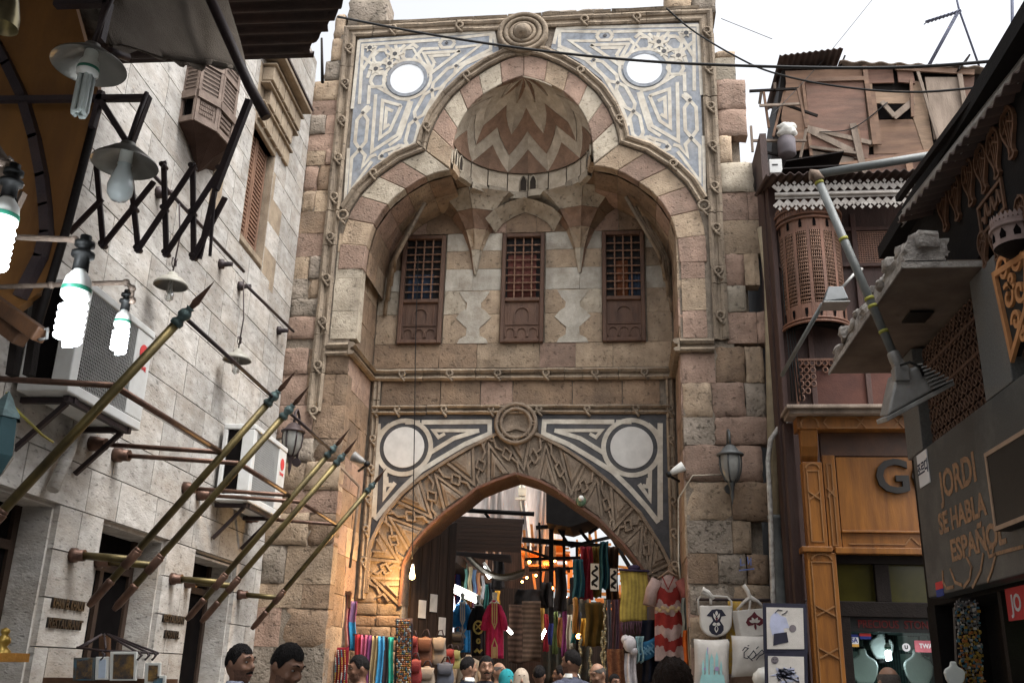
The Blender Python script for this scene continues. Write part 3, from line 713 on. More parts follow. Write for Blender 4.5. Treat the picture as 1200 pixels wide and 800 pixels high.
# ---- the three windows
wood_dk = material('weathered dark brown wood', (.115, .06, .038), alt=(.07, .036, .024), scale=8, rough=.7, bump=.35, bscale=70, stretch=(1, 1, .25), objvar=.12, dirt=(.16, .11, .08), dirt_amt=.35)
wood_mid = material('brown lattice wood', (.20, .11, .07), alt=(.13, .07, .045), scale=8, rough=.7, bump=.3, stretch=(1, 1, .3), objvar=.1)
inside_red = material('red brown inside', (.10, .03, .022), objvar=.2, bump=0); inside_dark = material('dark room', (.012, .010, .010), objvar=0, bump=0)
inside_blue = material('blue curtain', (.03, .05, .09), objvar=0, bump=.1, wave=(12, 1, 'X', .6)); inside_or = material('orange curtain', (.22, .07, .025), objvar=0, bump=.1, wave=(14, 1, 'X', .6))
for wi, (x0, x1) in enumerate(((-3.84, -3.07), (-2.045, -1.30), (-.29, .435))):
    z0, z1, zm = 6.87, 8.91, 7.66; y = GB-.05
    win = MB()
    for a, b in (((x0, zm*0+z0), (x0+.07, z1)), ((x1-.07, z0), (x1, z1)), ((x0+.07, z1-.07), (x1-.07, z1)), ((x0+.07, z0), (x1-.07, z0+.06)), ((x0+.07, zm-.04), (x1-.07, zm+.03))):
        win.box2((a[0], y-.03, a[1]), (b[0], GB+.1, b[1]))
    frame = win.build('window', wood_dk, gate, bevel=.01, seg=1)
    nb = MB(); nb.box2((x0+.06, GB+.018, zm), (x1-.06, GB+.026, z1), 0)
    nb.build('dark_interior', inside_dark, frame)
    if wi == 1:
        MB().sheet(lambda u, v: (x0+.1+.5*u, GB+.006+.4*.008*math.sin(u*30), zm+.02+.85*v), 24, 2, (0, .01, 0)).build('curtain', inside_red, frame)
    elif wi == 2:
        MB().sheet(lambda u, v: (x0+.24+.2*u, GB+.006+.4*.02*math.sin(u*20), zm+.02+.7*v), 16, 2, (0, .01, 0)).build('curtain', inside_or, frame)
        MB().sheet(lambda u, v: (x0+.46+.2*u, GB+.008+.4*.02*math.sin(u*20), zm+.02+.45*v), 16, 2, (0, .01, 0)).build('curtain', inside_blue, frame)
    else:
        MB().sheet(lambda u, v: (x0+.12+.45*u, GB+.006+.4*.02*math.sin(u*20), zm+.02+.5*v), 16, 2, (0, .01, 0)).build('curtain', inside_blue, frame)
    g = MB(); nx, nz = 4, 8
    prof = [(.010, 0), (.016, .12), (.011, .22), (.021, .5), (.011, .78), (.016, .88), (.010, 1)]
    gx0, gx1, gz0, gz1 = x0+.07, x1-.07, zm+.03, z1-.07
    for i in range(1, nx):
        xx = gx0+(gx1-gx0)*i/nx
        for k in range(nz):
            za, zb = gz0+(gz1-gz0)*k/nz, gz0+(gz1-gz0)*(k+1)/nz
            g.lathe([(r_, za+(zb-za)*t) for r_, t in prof], 6, Matrix.Translation((xx, y+.02, 0)))
    for k in range(nz+1):
        zz_ = gz0+(gz1-gz0)*k/nz
        for i in range(nx):
            xa, xb = gx0+(gx1-gx0)*i/nx, gx0+(gx1-gx0)*(i+1)/nx
            if 0 < k < nz: g.lathe([(r_, xa+(xb-xa)*t) for r_, t in prof], 6, Matrix.Translation((0, y+.02, zz_)) @ Matrix.Rotation(R(90), 4, 'Y'))
    g.build('grille', wood_mid, frame)
    p = MB(); pz0, pz1 = z0+.06, zm-.04; pw = x1-x0-.14; p.box2((x0+.07, y+.02, pz0), (x1-.07, GB+.06, pz1))
    fx = lambda u, v: (x0+.07+pw*u, pz0+(pz1-pz0)*v)
    f4 = lambda x, z, h: Vector((x, y+.0195-h, z))
    for k in range(3):
        c = fx(.18+.32*k, .10); ribbon([(c[0]-.085, c[1]-.02)]+[(c[0]-.085*math.cos(a), c[1]+.06+.085*math.sin(a)) for a in [math.pi*i/8 for i in range(9)]]+[(c[0]+.085, c[1]-.02)], .022, f4, .02, p)
    c = fx(.5, .55); ribbon([(c[0]-.13, c[1]-.08)]+[(c[0]-.13*math.cos(a), c[1]+.08+.13*math.sin(a)) for a in [math.pi*i/8 for i in range(9)]]+[(c[0]+.13, c[1]-.08), (c[0]-.13, c[1]-.08)], .025, f4, .022, p)
    for u in (.12, .88): ribbon([fx(u, .42), fx(u, .95)], .025, f4, .018, p)
    ribbon([fx(.04, .40), fx(.96, .40)], .025, f4, .018, p)
    p.build('lower_panel', wood_dk, frame)
# ================================================================== travertine building along the alley (left of the camera)
trav = material('travertine', (.49, .475, .45), alt=(.33, .31, .285), scale=5, stretch=(1, .75, 1.9), bump=.3, bscale=30, objvar=.15, dirt=(.30, .24, .18), dirt_amt=.6, dirt_scale=.9, streak=.25, rough=.75, pits=.45)
trav_gap = material('travertine joint', (.33, .30, .27), bump=.2)
sand_st = material('carved sand stone', (.36, .29, .21), alt=(.26, .20, .14), scale=5, bump=.5, objvar=.08, dirt=DIRT, dirt_amt=.4, streak=.3)
black_void = material('dark interior', (.008, .007, .007), objvar=0, bump=0, spec=0)
metal_dk = material('dark painted iron', (.035, .025, .028), rough=.55, metal=.2, bump=.15, objvar=.1, dirt=(.07, .04, .03), dirt_amt=.5, dirt_scale=4)
brass = material('tarnished brass', (.13, .10, .04), alt=(.055, .045, .025), scale=4, rough=.45, metal=.7, bump=.08, objvar=.1)
copper = material('copper fittings', (.13, .072, .05), alt=(.07, .042, .033), scale=10, rough=.45, metal=.6, bump=.15, objvar=.12)
verdigris = material('green tarnished fittings', (.10, .15, .15), alt=(.06, .08, .08), scale=14, rough=.5, metal=.5, bump=.2, objvar=.1)
ac_white = material('off white painted metal', (.62, .63, .62), var=.08, scale=4, rough=.5, bump=.05, objvar=.05, dirt=(.33, .29, .23), dirt_amt=.35, dirt_scale=2.5)
ac_grey = material('grey wire guard', (.36, .36, .35), var=.1, rough=.5, bump=0, objvar=0)
red_pt = material('red print', (.55, .05, .05), var=.1, bump=0, objvar=0)
lwall = thing('travertine_building', 'pale travertine clad building with doorways, spear rack and wooden bay along the alley', 'building', tuple(wallpt(9, 0)))
def LW(s, z, o=0): return wallpt(s, z, o)
WROT = math.atan2(WDIR.y, WDIR.x)            # direction of s in plan
def lbox(mb, s0, s1, z0, z1, o0, o1, mi=0):
    c = [LW(s, z, o) for o in (o0, o1) for s in (s0, s1) for z in (z0, z1)]
    mb.add(c, [(0, 1, 3, 2), (4, 6, 7, 5), (0, 4, 5, 1), (2, 3, 7, 6), (0, 2, 6, 4), (1, 5, 7, 3)], mi); return mb
WTOP = 11.72
DOORS = [(6.5, 8.15, 2.88), (9.0, 10.56, 2.87), (11.42, 12.92, 2.84)]
WIN = (11.5, 12.5, 7.2, 8.95); PAN = (11.45, 13.08, 8.95, 10.12)
core = MB()
xs = [-12]+[a for d in DOORS for a in d[:2]]+[14.0]
for i in range(0, len(xs), 2): lbox(core, xs[i], xs[i+1], 0, 2.86, -.7, -.05)
lbox(core, -12, WIN[0], 2.86, WTOP-.02, -.7, -.05); lbox(core, WIN[1], 14.0, 2.86, WTOP-.02, -.7, -.05)
lbox(core, WIN[0], WIN[1], 2.86, WIN[2], -.699, -.051); lbox(core, WIN[0], WIN[1], WIN[3], WTOP-.02, -.699, -.051)
core.build('core_wall', trav_gap, lwall, fix=True)
inn_ = MB()
for a, b, z in DOORS: lbox(inn_, a-.05, b+.05, 0, z+.05, -.68, -.66)
lbox(inn_, WIN[0]-.05, WIN[1]+.05, WIN[2]-.05, WIN[3]+.05, -.5, -.45)
inn_.build('dark_interior', black_void, lwall, fix=True)
# cladding tiles
ut = MB(); e = .004
ut.add([(-.5, 0, -.5), (.5, 0, -.5), (.5, 0, .5), (-.5, 0, .5), (-.496, 1, -.49), (.496, 1, -.49), (.496, 1, .49), (-.496, 1, .49)], [(4, 5, 6, 7), (0, 1, 5, 4), (1, 2, 6, 5), (2, 3, 7, 6), (3, 0, 4, 7)])
tile_me = ut.mesh(trav); tile_me.name = 'tile'
ROTM = Matrix((WDIR, WNOR, Vector((0, 0, 1)))).transposed().to_4x4()
def tile(s0, s1, z0, z1, o=-.05, t=.05, n=0, par=None):
    Mx = Matrix.Translation(LW((s0+s1)/2, (z0+z1)/2, o)) @ ROTM @ Matrix.Diagonal((s1-s0-.006, t+random.uniform(0, .004), z1-z0-.004, 1))
    link('tile', tile_me, par or lwall, Mx)
TS, TZ = .9, .415
k = 0; z = 0.0
def cut(s0, s1, holes):
    segs = [(s0, s1)]
    for a, b in holes:
        out = []
        for p, q in segs:
            if b <= p or a >= q: out.append((p, q))
            else:
                if a > p+.03: out.append((p, a))
                if b < q-.03: out.append((b, q))
        segs = out
    return segs
while z < WTOP-.05:
    z1 = min(z+TZ, WTOP); s = 4.6-(k % 2)*.45; zc = (z+z1)/2
    holes = [(a, b) for a, b, h in DOORS if zc < h] + ([WIN[:2]] if WIN[2] < zc < WIN[3] else []) + ([PAN[:2]] if PAN[2] < zc < PAN[3] else [])
    for hz in [d[2] for d in DOORS[:1]]:
        if z < hz < z1 and zc < hz: z1 = min(z1, hz+.001)
    while s < 14:
        e_ = min(14.0, s+TS*random.choice((1, 1, 1, .7, 1.25)))
        if 14-e_ < .2: e_ = 14.0
        for p, q in cut(s, e_, holes): tile(p, q, z, z1)
        s = e_
    z = z1; k += 1
tile(-11.9, 4.6, 0, WTOP)
door_wd = material('dark door timber', (.045, .028, .02), bump=.2, spec=.2)
# door reveals: tiles on the far jamb and lintel, wooden door frames
for a, b, h in DOORS:
    zz0 = 0
    jm = MB()
    lbox(jm, b-.03, b-.001, 0, h-.002, -.38, -.052); lbox(jm, a, b-.031, h-.03, h-.001, -.38, -.052); lbox(jm, a+.001, a+.03, 0, h-.031, -.38, -.052)
    jm.build('door_reveal', trav, lwall, fix=True)
    df = MB(); lbox(df, a+.03, a+.12, 0, h-.03, -.40, -.33); lbox(df, b-.12, b-.03, 0, h-.03, -.40, -.33); lbox(df, (a+b)/2-.04, (a+b)/2+.04, 0, h-.42, -.40, -.32); lbox(df, a+.12, b-.12, h-.42, h-.34, -.40, -.32)
    d_ = df.build('door', door_wd, lwall, fix=True)
    pp = MB(); lbox(pp, a+.12, (a+b)/2-.04, 0, h-.42, -.39, -.36); lbox(pp, (a+b)/2+.04, b-.12, 0, h-.42, -.39, -.36); lbox(pp, a+.12, b-.12, h-.34, h-.03, -.39, -.37); pp.build('door_leaf', black_void, d_, fix=True)
# carved window with the stalactite hood
sw = MB(); lbox(sw, PAN[0], PAN[1], PAN[2], PAN[3], -.3, .0); lbox(sw, PAN[0], WIN[0]+.02, WIN[2], PAN[2]-.002, -.3, .002); lbox(sw, WIN[1], PAN[1], WIN[2]-.3, PAN[2]-.002, -.28, .002); lbox(sw, WIN[0]+.02, WIN[1], WIN[2]-.1, WIN[2], -.3, .0)
win = sw.build('window_surround', sand_st, lwall, bevel=.01, seg=1, fix=True)
sh_ = MB()
for i in range(2):
    a = WIN[0]+.05+i*.47
    lbox(sh_, a, a+.06, WIN[2], WIN[3], -.2, -.12); lbox(sh_, a+.40, a+.46, WIN[2], WIN[3], -.2, -.12)
    for j in range(26): lbox(sh_, a+.06, a+.40, WIN[2]+.02+j*.067, WIN[2]+.055+j*.067, -.19, -.13)
sh_.build('shutter', wood_mid, win, fix=True)
mq = MB()
for r_ in range(3):
    for c in range(5):
        s0 = PAN[0]+.12+(c+.5*(r_ % 2))*.29; z0 = PAN[2]+.18+r_*.32
        if s0+.25 > PAN[1]: continue
        P = [LW(s0+.13-.13*math.cos(a), z0+.12+.16*math.sin(a), 0) for a in [math.pi*i/6 for i in range(7)]]
        P = [LW(s0, z0-.08, 0)]+P+[LW(s0+.26, z0-.08, 0)]
        mq.prism(P, WNOR*(.05+.06*r_))
    lbox(mq, PAN[0]+.08, PAN[1]-.05, PAN[2]+.36+r_*.31, PAN[2]+.39+r_*.31, 0, .09+.06*r_)
lbox(mq, PAN[0]-.02, PAN[1]+.02, PAN[3]-.05, PAN[3]+.02, -.02, .30)
mq.build('muqarnas_hood', sand_st, win, bevel=.008, seg=1, fix=True)
dl = MB(); lbox(dl, PAN[0], PAN[1]+.03, PAN[3]+.02, PAN[3]+.06, 0, .32); dl.build('drip_edge', metal_dk, win, fix=True)

# wooden bay window (mashrabiya)
bay_w = material('greyed bay wood', (.17, .125, .10), alt=(.105, .075, .06), scale=7, rough=.75, bump=.3, objvar=.1, dirt=(.30, .24, .20), dirt_amt=.3)
pf = [9.16, 9.75]; zb = 7.5; s_wl, s_wr = 9.22, 10.35
bay = thing('bay_window', 'grey brown wooden lattice bay window projecting from the pale travertine wall', 'bay window', tuple(LW((pf[0]+pf[1])/2, zb-.4)))
plan = [(s_wl, 0), (9.16, .2), (9.42, .37), (9.78, .42), (s_wr, 0)]
def face(mb, i, z0, z1, o=0, mi=0, a=0., b=1.):
    (s0, o0), (s1, o1) = plan[i], plan[i+1]
    p, q = (s0+(s1-s0)*a, o0+(o1-o0)*a), (s0+(s1-s0)*b, o0+(o1-o0)*b); L = math.hypot(s1-s0, o1-o0); n = (-(o1-o0)/L, (s1-s0)/L)
    vs = [LW(c_[0]+n[0]*d, zz_, c_[1]+n[1]*d) for d in (o, o-.04) for (c_, zz_) in ((p, z0), (q, z0), (q, z1), (p, z1))]
    mb.add(vs, [(0, 1, 2, 3), (7, 6, 5, 4), (0, 4, 5, 1), (1, 5, 6, 2), (2, 6, 7, 3), (3, 7, 4, 0)], mi)
zt = zb+2.3; zr = zb+.36
fr = MB()
for i in range(4):
    for z0, z1, o in ((zb, zb+.07, .02), (zr-.05, zr+.05, .035), (zr+.42, zr+.47, .02), (zt-.1, zt, .03)): face(fr, i, z0, z1, o)
    for a, b in ((0, .12), (.88, 1)): face(fr, i, zb+.071, zt-.101, .015, 0, a, b)
    if i == 1: face(fr, i, zb+.07, zr-.05, .0, 0, .12, .88)
fr.build('frame', bay_w, bay, fix=True)
lt = MB()
for i in range(4):
    n = 7
    for j in range(1, n*2):
        a = .12+.76*j/(n*2); face(lt, i, zr+.05, zt-.1, .0, 0, a-.012, a+.012)
    z = zr+.1
    while z < zt-.12: face(lt, i, z, z+.02, .006, 0, .12, .88); z += .055
lt.build('lattice', bay_w, bay, fix=True)
dk = MB()
for i in range(4): face(dk, i, zb+.05, zt-.05, -.05, 0, .12, .88)
dk.build('dark_interior', black_void, bay, fix=True)
lp = MB()
for i in (1, 2, 3):
    for j in range(8):
        a = .18+.64*j/8
        for q in range(4): face(lp, i, zb+.12+q*.06, zb+.155+q*.06, .012, 0, a, a+.05)
lp.build('lower_panel', bay_w, bay, fix=True)
cb = MB(); tipc = LW(9.85, zb-.30, .03); n5 = len(plan)
ringp = [LW(s, zb, o) for s, o in plan]; r2 = [p.lerp(tipc+Vector((0, 0, .14)), .5)-Vector((0, 0, .03)) for p in ringp]
cb.add(ringp+r2+[tipc], [f_ for q in range(n5-1) for f_ in ((q, q+1, n5+q+1, n5+q), (n5+q, n5+q+1, 2*n5))])
cb.build('corbel', material('dark corbel wood', (.05, .03, .024), bump=.3, spec=.15), bay, fix=True)
st_ = MB(); lbox(st_, s_wr, s_wr+.22, zb-.5, zt, 0, .06); st_.build('stone_jamb', sand_st, bay, fix=True)

# wall lettering
letter_m = material('dark bronze letters', (.028, .024, .022), rough=.4, metal=.5, bump=0, objvar=0)
for lines in (((8.57, 2.03, 'KHAN EL KHALILI', .118, 'bronze letters reading KHAN EL KHALILI RESTAURANT on the first travertine pier'), (8.57, 1.86, 'RESTAURANT', .118, '')),
              ((11.0, 2.03, 'RESTAURANT', .118, 'bronze letters reading RESTAURANT KHAN EL on the pier between the doorways'), (11.0, 1.86, 'KHAN EL', .118, ''))):
    root = thing('lettering', lines[0][4], 'sign', tuple(LW(lines[0][0], 1.9, .0)))
    for s, z, body, size, _l in lines:
        text_mesh(body, size, .012, frame_M(LW(s, z, .012), WDIR, (0, 0, 1)), letter_m, 'line_of_letters', root, bold=.004, sx=.62 if len(body) > 12 else .85)

# thin iron rods on standoffs along the wall
for i, (a, b, so, lb) in enumerate(((8.2, 11.4, (8.99, 10.95), 'thin dark iron rod on standoffs beside the bay window'), (11.55, 13.8, (11.7, 13.5), 'thin dark iron rod on standoffs below the shuttered window'))):
    rd = thing('wall_rod', lb, 'rod', tuple(LW((a+b)/2, 6.5)), 'iron rods along the travertine wall')
    MB().tube([LW(a, 6.42, .16), LW(b, 6.56, .16)], .022, 6).build('rod', metal_dk, rd)
    for s in so:
        m = MB(); m.tube([LW(s, 6.47, 0), LW(s, 6.47, .05), LW(s, 6.47, .06), LW(s, 6.47, .17)], [.07, .07, .04, .03], 8); m.build('standoff', metal_dk, rd)
# enamel pendant lamps hanging from the rods
enamel = material('dirty enamel shade', (.30, .29, .25), rough=.4, bump=.1, objvar=.1, dirt=(.12, .10, .07), dirt_amt=.5, dirt_scale=6)
shade_in = material('shade inside', (.10, .095, .085), rough=.5, bump=.05, objvar=.05)
glass_m = material('clear bulb glass', (.75, .77, .75), rough=.08, bump=0, objvar=0, trans=.75)
for s, z, lb in ((9.15, 5.42, 'unlit enamel pendant lamp hanging beside the air conditioner'), (11.35, 5.28, 'unlit enamel pendant lamp hanging lower down the travertine wall by the spears')):
    p = LW(s, z, .24); lp_ = thing('pendant_lamp', lb, 'lamp', tuple(p), 'enamel pendant lamps on the travertine wall')
    T = Matrix.Translation(p)
    MB().lathe([(.02, .17), (.05, .15), (.06, .11), (.12, .085), (.175, .03), (.185, 0), (.175, .0)], 20, T).lathe([(.175, 0.002), (.165, .03), (.11, .075), (.02, .1)], 20, T, 1).build('lamp_shade', [enamel, shade_in], lp_)
    MB().lathe([(.02, .06), (.028, .02), (.03, -.04), (.05, -.1), (.048, -.15), (.02, -.18), (.001, -.182)], 10, T).build('bulb', glass_m, lp_)
    cb_ = MB(); cb_.tube([p+Vector((0, 0, .17)), p+Vector((.01, .02, .6)), LW(s+.05, 6.44, .17)], .009, 5); cb_.tube([p+Vector((.02*math.cos(t), .02*math.sin(t)*2, .28+.05*math.sin(t*1.7))) for t in [i*.7 for i in range(12)]], .007, 4); cb_.build('cord', metal_dk, lp_)

# air conditioner units
def ac_unit(s0, s1, z0, z1, o0, o1, lb):
    u = thing('air_conditioner', lb, 'air conditioner', tuple(LW((s0+s1)/2, z0, o0)), 'air conditioning units on the travertine wall')
    m = MB(); lbox(m, s0, s1, z0, z0+.09, o0, o1); lbox(m, s0, s1, z1-.07, z1, o0, o1+.01); lbox(m, s1-.34, s1, z0+.09, z1-.07, o0, o1); lbox(m, s0, s0+.12, z0+.09, z1-.07, o1-.16, o1); lbox(m, s0, s0+.06, z0+.09, z1-.07, o0, o0+.06)
    cs = m.build('casing', ac_white, u, bevel=.012, seg=2, fix=True)
    f = MB(); lbox(f, s0+.02, s1-.35, z0+.09, z1-.07, o0+.07, o1-.17)
    f.build('coil', black_void, u, fix=True)
    g = MB(); x = s0+.12
    while x < s1-.34: lbox(g, x, x+.006, z0+.09, z1-.07, o1-.012, o1-.006); x += .03
    z = z0+.1
    while z < z1-.07: lbox(g, s0+.12, s1-.34, z, z+.006, o1-.02, o1-.014); z += .03
    g.build('wire_guard', ac_grey, u, fix=True)
    cx, cz = (s0+.12+s1-.34)/2, (z0+z1)/2
    Mf = Matrix.Translation(LW(cx, cz, o1-.06)) @ Matrix((WDIR, Vector((0, 0, 1)), WNOR)).transposed().to_4x4()
    fn = MB(); rr = min(cx-s0-.16, (z1-z0)/2-.1)
    fn.lathe([(rr+.04, .03), (rr+.02, .035), (rr, 0), (rr+.02, -.1)], 26, Mf); fn.lathe([(.09, -.03), (.08, .0), (.001, .01)], 14, Mf)
    for i in range(4):
        a = i*math.pi/2; vs = [Mf @ Vector((r_*math.cos(a+d), r_*math.sin(a+d), h)) for r_, d, h in ((.08, -.3, -.04), (.08, .3, -.02), (rr*.95, .35, -.01), (rr*.95, -.25, -.06))]; fn.add(vs, [(0, 1, 2, 3)])
    fn.build('fan', metal_dk, u)
    bkp = MB(); lbox(bkp, s0+.1, s1-.33, z0+.05, z1-.05, o1-.19, o1-.18); bkp.build('fan_back', black_void, u, fix=True)
    lg = MB(); Ml = Matrix.Translation(LW(s1-.17, z1-.27, o1+.002)) @ Matrix((WDIR, Vector((0, 0, 1)), WNOR)).transposed().to_4x4()
    lg.lathe([(.085, 0), (.085, .003), (.001, .003)], 20, Ml, smooth=False)
    lo = lg.build('logo', red_pt, u)
    text_mesh('TRANE', .06, .001, frame_M(LW(s1-.17, z1-.41, o1+.003), WDIR, (0, 0, 1)), red_pt, 'logo_text', u, bold=.002)
    b = MB()
    for s in (s0+.2, s1-.15):
        b.beam(LW(s, z0-.03, 0), LW(s, z0-.03, o1-.02), .05, .05); b.beam(LW(s, z0-.45, .02), LW(s, z0-.05, o1-.1), .04, .04)
    b.beam(LW(s0+.1, z0-.033, o1-.06), LW(s1-.1, z0-.033, o1-.06), .05, .045); b.build('bracket', metal_dk, u)
    return u
ac_unit(7.05, 8.42, 3.63, 4.62, .06, .5, 'large white air conditioner hanging above the nearest doorway')
ac_unit(11.66, 13.1, 3.52, 4.52, .06, .48, 'white air conditioner on brackets next to the gate, behind the spear tips')
# conduit under the first unit
cd = MB(); cd.tube([LW(8.05, 3.55, .08), LW(7.95, 3.3, .1), LW(7.8, 2.95, .1)], .055, 8); tag(cd.build('wall_pipe', trav, None), 'short plastered pipe running down under the air conditioner', 'pipe')

# brass spears on wall brackets
def WX(Y): return WALL_P.x + math.sin(WALL_A)*(Y-14)
def spear(Y, lb, lowtube=True):
    def Q(o, z): return Vector((WX(Y)+o, Y, z))
    a, j1, j2, bl, tp = Q(.25, 2.02), Q(.58, 2.44), Q(1.31, 3.44), Q(1.76, 3.97), Q(1.965, 4.245)
    sp = thing('spear', lb, 'spear', tuple(a), 'brass spears bracketed to the travertine wall')
    d = (bl-a).normalized(); L = (bl-a).length
    MB().tube([a+d*.28, bl-d*.06], .035, 12).build('shaft', brass, sp)
    m = MB(); m.tube([a, a+d*.05, a+d*.06, a+d*.26, a+d*.27, a+d*.3], [.026, .036, .040, .040, .044, .036], 10); m.build('butt_grip', copper, sp)
    m = MB()
    for q, w_ in ((j1-d*.09, .18),): m.tube([q, q+d*.01, q+d*w_, q+d*(w_+.01)], [.036, .045, .045, .036], 10)
    m.tube([a+d*.62, a+d*.64, a+d*.66], [.036, .042, .036], 10)
    m.build('collar', copper, sp)
    m = MB(); m.tube([bl-d*.09, bl-d*.06, bl-d*.03, bl, bl+d*.035, bl+d*.06, bl+d*.08], [.045, .05, .03, .05, .045, .025, .035], 10); m.build('finial_ball', verdigris, sp)
    t = MB(); b0 = bl+d*.075; tl = (tp-b0).length; sidev = Vector((0, 1, 0)); upv = d.cross(sidev)
    vs = [b0+sidev*.02, b0+upv*.02, b0-sidev*.02, b0-upv*.02]; w2 = b0+d*.06
    vs += [w2+sidev*.055, w2+upv*.028, w2-sidev*.055, w2-upv*.028, tp]
    t.add(vs, [(0, 1, 5, 4), (1, 2, 6, 5), (2, 3, 7, 6), (3, 0, 4, 7), (4, 5, 8), (5, 6, 8), (6, 7, 8), (7, 4, 8), (3, 2, 1, 0)]); t.build('spear_head', copper, sp, fix=True)
    wl = lambda z: Vector((WX(Y), Y, z))
    m = MB(); m.tube([wl(3.52), wl(3.52)+Vector((.07, 0, -.003)), wl(3.52)+Vector((.09, 0, -.004)), wl(3.52)+Vector((.16, 0, -.006))], [.075, .075, .06, .06], 10); m.build('flange', copper, sp)
    MB().tube([wl(3.52)+Vector((.1, 0, -.005)), j2], .024, 8).build('upper_stay', copper, sp)
    m = MB(); m.tube([wl(2.47), wl(2.47)+Vector((.05, 0, 0)), wl(2.47)+Vector((.06, 0, 0)), wl(2.47)+Vector((.13, 0, 0))], [.07, .07, .055, .055], 10); m.build('flange', copper, sp)
    MB().tube([wl(2.47)+Vector((.08, 0, 0)), j1], .036, 8).build('lower_stay', brass, sp)
    return j2, bl
J = [spear(6.3, 'nearest and largest looking brass spear, passing in front of the first air conditioner'),
     spear(8.5, 'brass spear whose head overlaps the wall edge, first of the second pair'), spear(9.0, 'brass spear with bright sheen just behind the first of the second pair'),
     spear(10.8, 'brass spear in front of the wall lantern, first of the third pair'), spear(11.25, 'brass spear next to the small timber bracket, second of the third pair'),
     spear(13.1, 'farthest and smallest looking brass spear, its head against the marble spandrel')]
for i, (a, b) in enumerate(((0, 1), (2, 3), (4, 5))):
    for j, nm in ((0, 'lower'), (1, 'upper')):
        if i == 2 and j: continue
        tag(MB().tube([J[a][j], J[b][j]], (.026, .017)[j], 7).build('tie_rod', (metal_dk, metal_dk)[j] if j else copper), '%s copper brown rod tying %s spears together' % (nm, ('the first and second', 'the third and fourth', 'the last two')[i]), 'rod', 'tie rods between the spears')
# ================================================================== near things: sign board, lamps, canvas, tin roof
gold_wd = material('varnished golden board', (.20, .088, .02), alt=(.11, .045, .013), scale=2.5, rough=.45, bump=.1, objvar=0, stretch=(1, 1, .3), dirt=(.10, .05, .02), dirt_amt=.5)
dark_wd = material('near black timber', (.010, .007, .006), var=.3, scale=6, rough=.7, bump=.25, objvar=.15, spec=.15)
orange_wd = material('orange brown wood', (.10, .045, .02), alt=(.055, .025, .012), scale=7, rough=.55, bump=.2, objvar=.15)
canvas_m = material('dirty grey brown canvas', (.15, .125, .10), alt=(.09, .073, .058), scale=2.2, rough=.95, bump=.5, bscale=120, objvar=0, dirt=(.09, .07, .055), dirt_amt=.6, dirt_scale=1.2)
tin_dk = material('rusted dark corrugated tin', (.045, .028, .024), var=.35, scale=3, rough=.7, bump=.2, objvar=0, dirt=(.10, .045, .03), dirt_amt=.4)
galv = material('weathered galvanised metal', (.30, .30, .29), alt=(.17, .165, .155), scale=4, rough=.6, metal=.3, bump=.2, objvar=.1, dirt=(.14, .09, .06), dirt_amt=.5)
pipe_br = material('painted brown conduit', (.15, .11, .085), var=.3, scale=12, rough=.6, bump=.3, objvar=.1)
lamp_lit = material('lit fluorescent tube', (.9, .92, .95), bump=0, objvar=0, emit=((.86, .94, 1.0), 9))
lamp_off = material('unlit fluorescent tube', (.60, .66, .64), bump=0, objvar=0, rough=.25, var=.05)
plast_w = material('white lamp plastic', (.70, .70, .66), bump=0, objvar=0, rough=.35, var=.05)
green_b = material('green band', (.02, .16, .10), bump=0, objvar=0, rough=.35)
black_pl = material('black plastic', (.012, .012, .012), bump=.05, objvar=0, rough=.5, spec=.2)
opal = material('opal glass bulb', (.55, .60, .60), bump=0, objvar=0, rough=.12, var=.04, coat=.5)
brass_sh = material('old brass shade', (.26, .22, .12), alt=(.14, .115, .07), rough=.3, metal=.8, bump=.05, objvar=0)
shade_gr = material('grey spun metal shade', (.27, .26, .235), alt=(.18, .17, .15), scale=3, rough=.35, metal=.7, bump=.04, objvar=.05)
def V2(px, py, Y): return onY(px, py, Y)
YB = 4.2
sgn = thing('sign_board', 'tall golden brown sign board with black curved iron band near the bare bulbs', 'sign', tuple(V2(20, 300, YB)))
pts = [(-60, -60), (70, -60), (97, 40), (117, 112), (76, 268), (56, 335), (-60, 420)]
MB().prism([V2(x, y, YB) for x, y in pts], (0, .05, 0)).build('board', gold_wd, sgn, fix=True)
m = MB(); m.tube([V2(x, y, YB-.03) for x, y in ((119, 108), (78, 268), (40, 395))], .022, 6); m.build('edge_trim', dark_wd, sgn)
m = MB(); P = [V2(x, y, YB-.03) for x, y in ((-8, 45), (8, 75), (27, 115), (40, 160), (49, 205), (53, 240), (55, 272), (48, 300), (25, 345))]
for a, b in zip(P, P[1:]): m.beam(a, b+(b-a)*.08, .05, .055, up=(0, 1, 0))
m.build('iron_band', metal_dk, sgn)
m = MB()
for a, b in (((65, 5), (127, 3)), ((127, 3), (117, 48))): m.beam(V2(*a, YB-.2), V2(*b, YB-.2), .045, .04)
m.build('upper_bracket', metal_dk, sgn)
m = MB()
for a, b in (((-5, 117), (174, 115)), ((174, 113), (152, 172)), ((118, 118), (152, 172)), ((119, 108), (108, 150))): m.beam(V2(*a, YB-.06), V2(*b, YB-.06), .035, .03)
m.build('lower_bracket', metal_dk, sgn)
m = MB()
for x0, y0, x1, y1 in ((48, 262, 28, 345), (66, 262, 44, 345), (35, 290, 14, 440), (55, 300, 34, 440)): m.beam(V2(x0, y0, YB+.06), V2(x1, y1, YB+.06), .05, .04)
m.build('post', dark_wd, sgn)
wb = thing('wooden_bracket', 'short orange brown timber blocks jutting below the golden sign board', 'bracket', tuple(V2(20, 380, 3.9)))
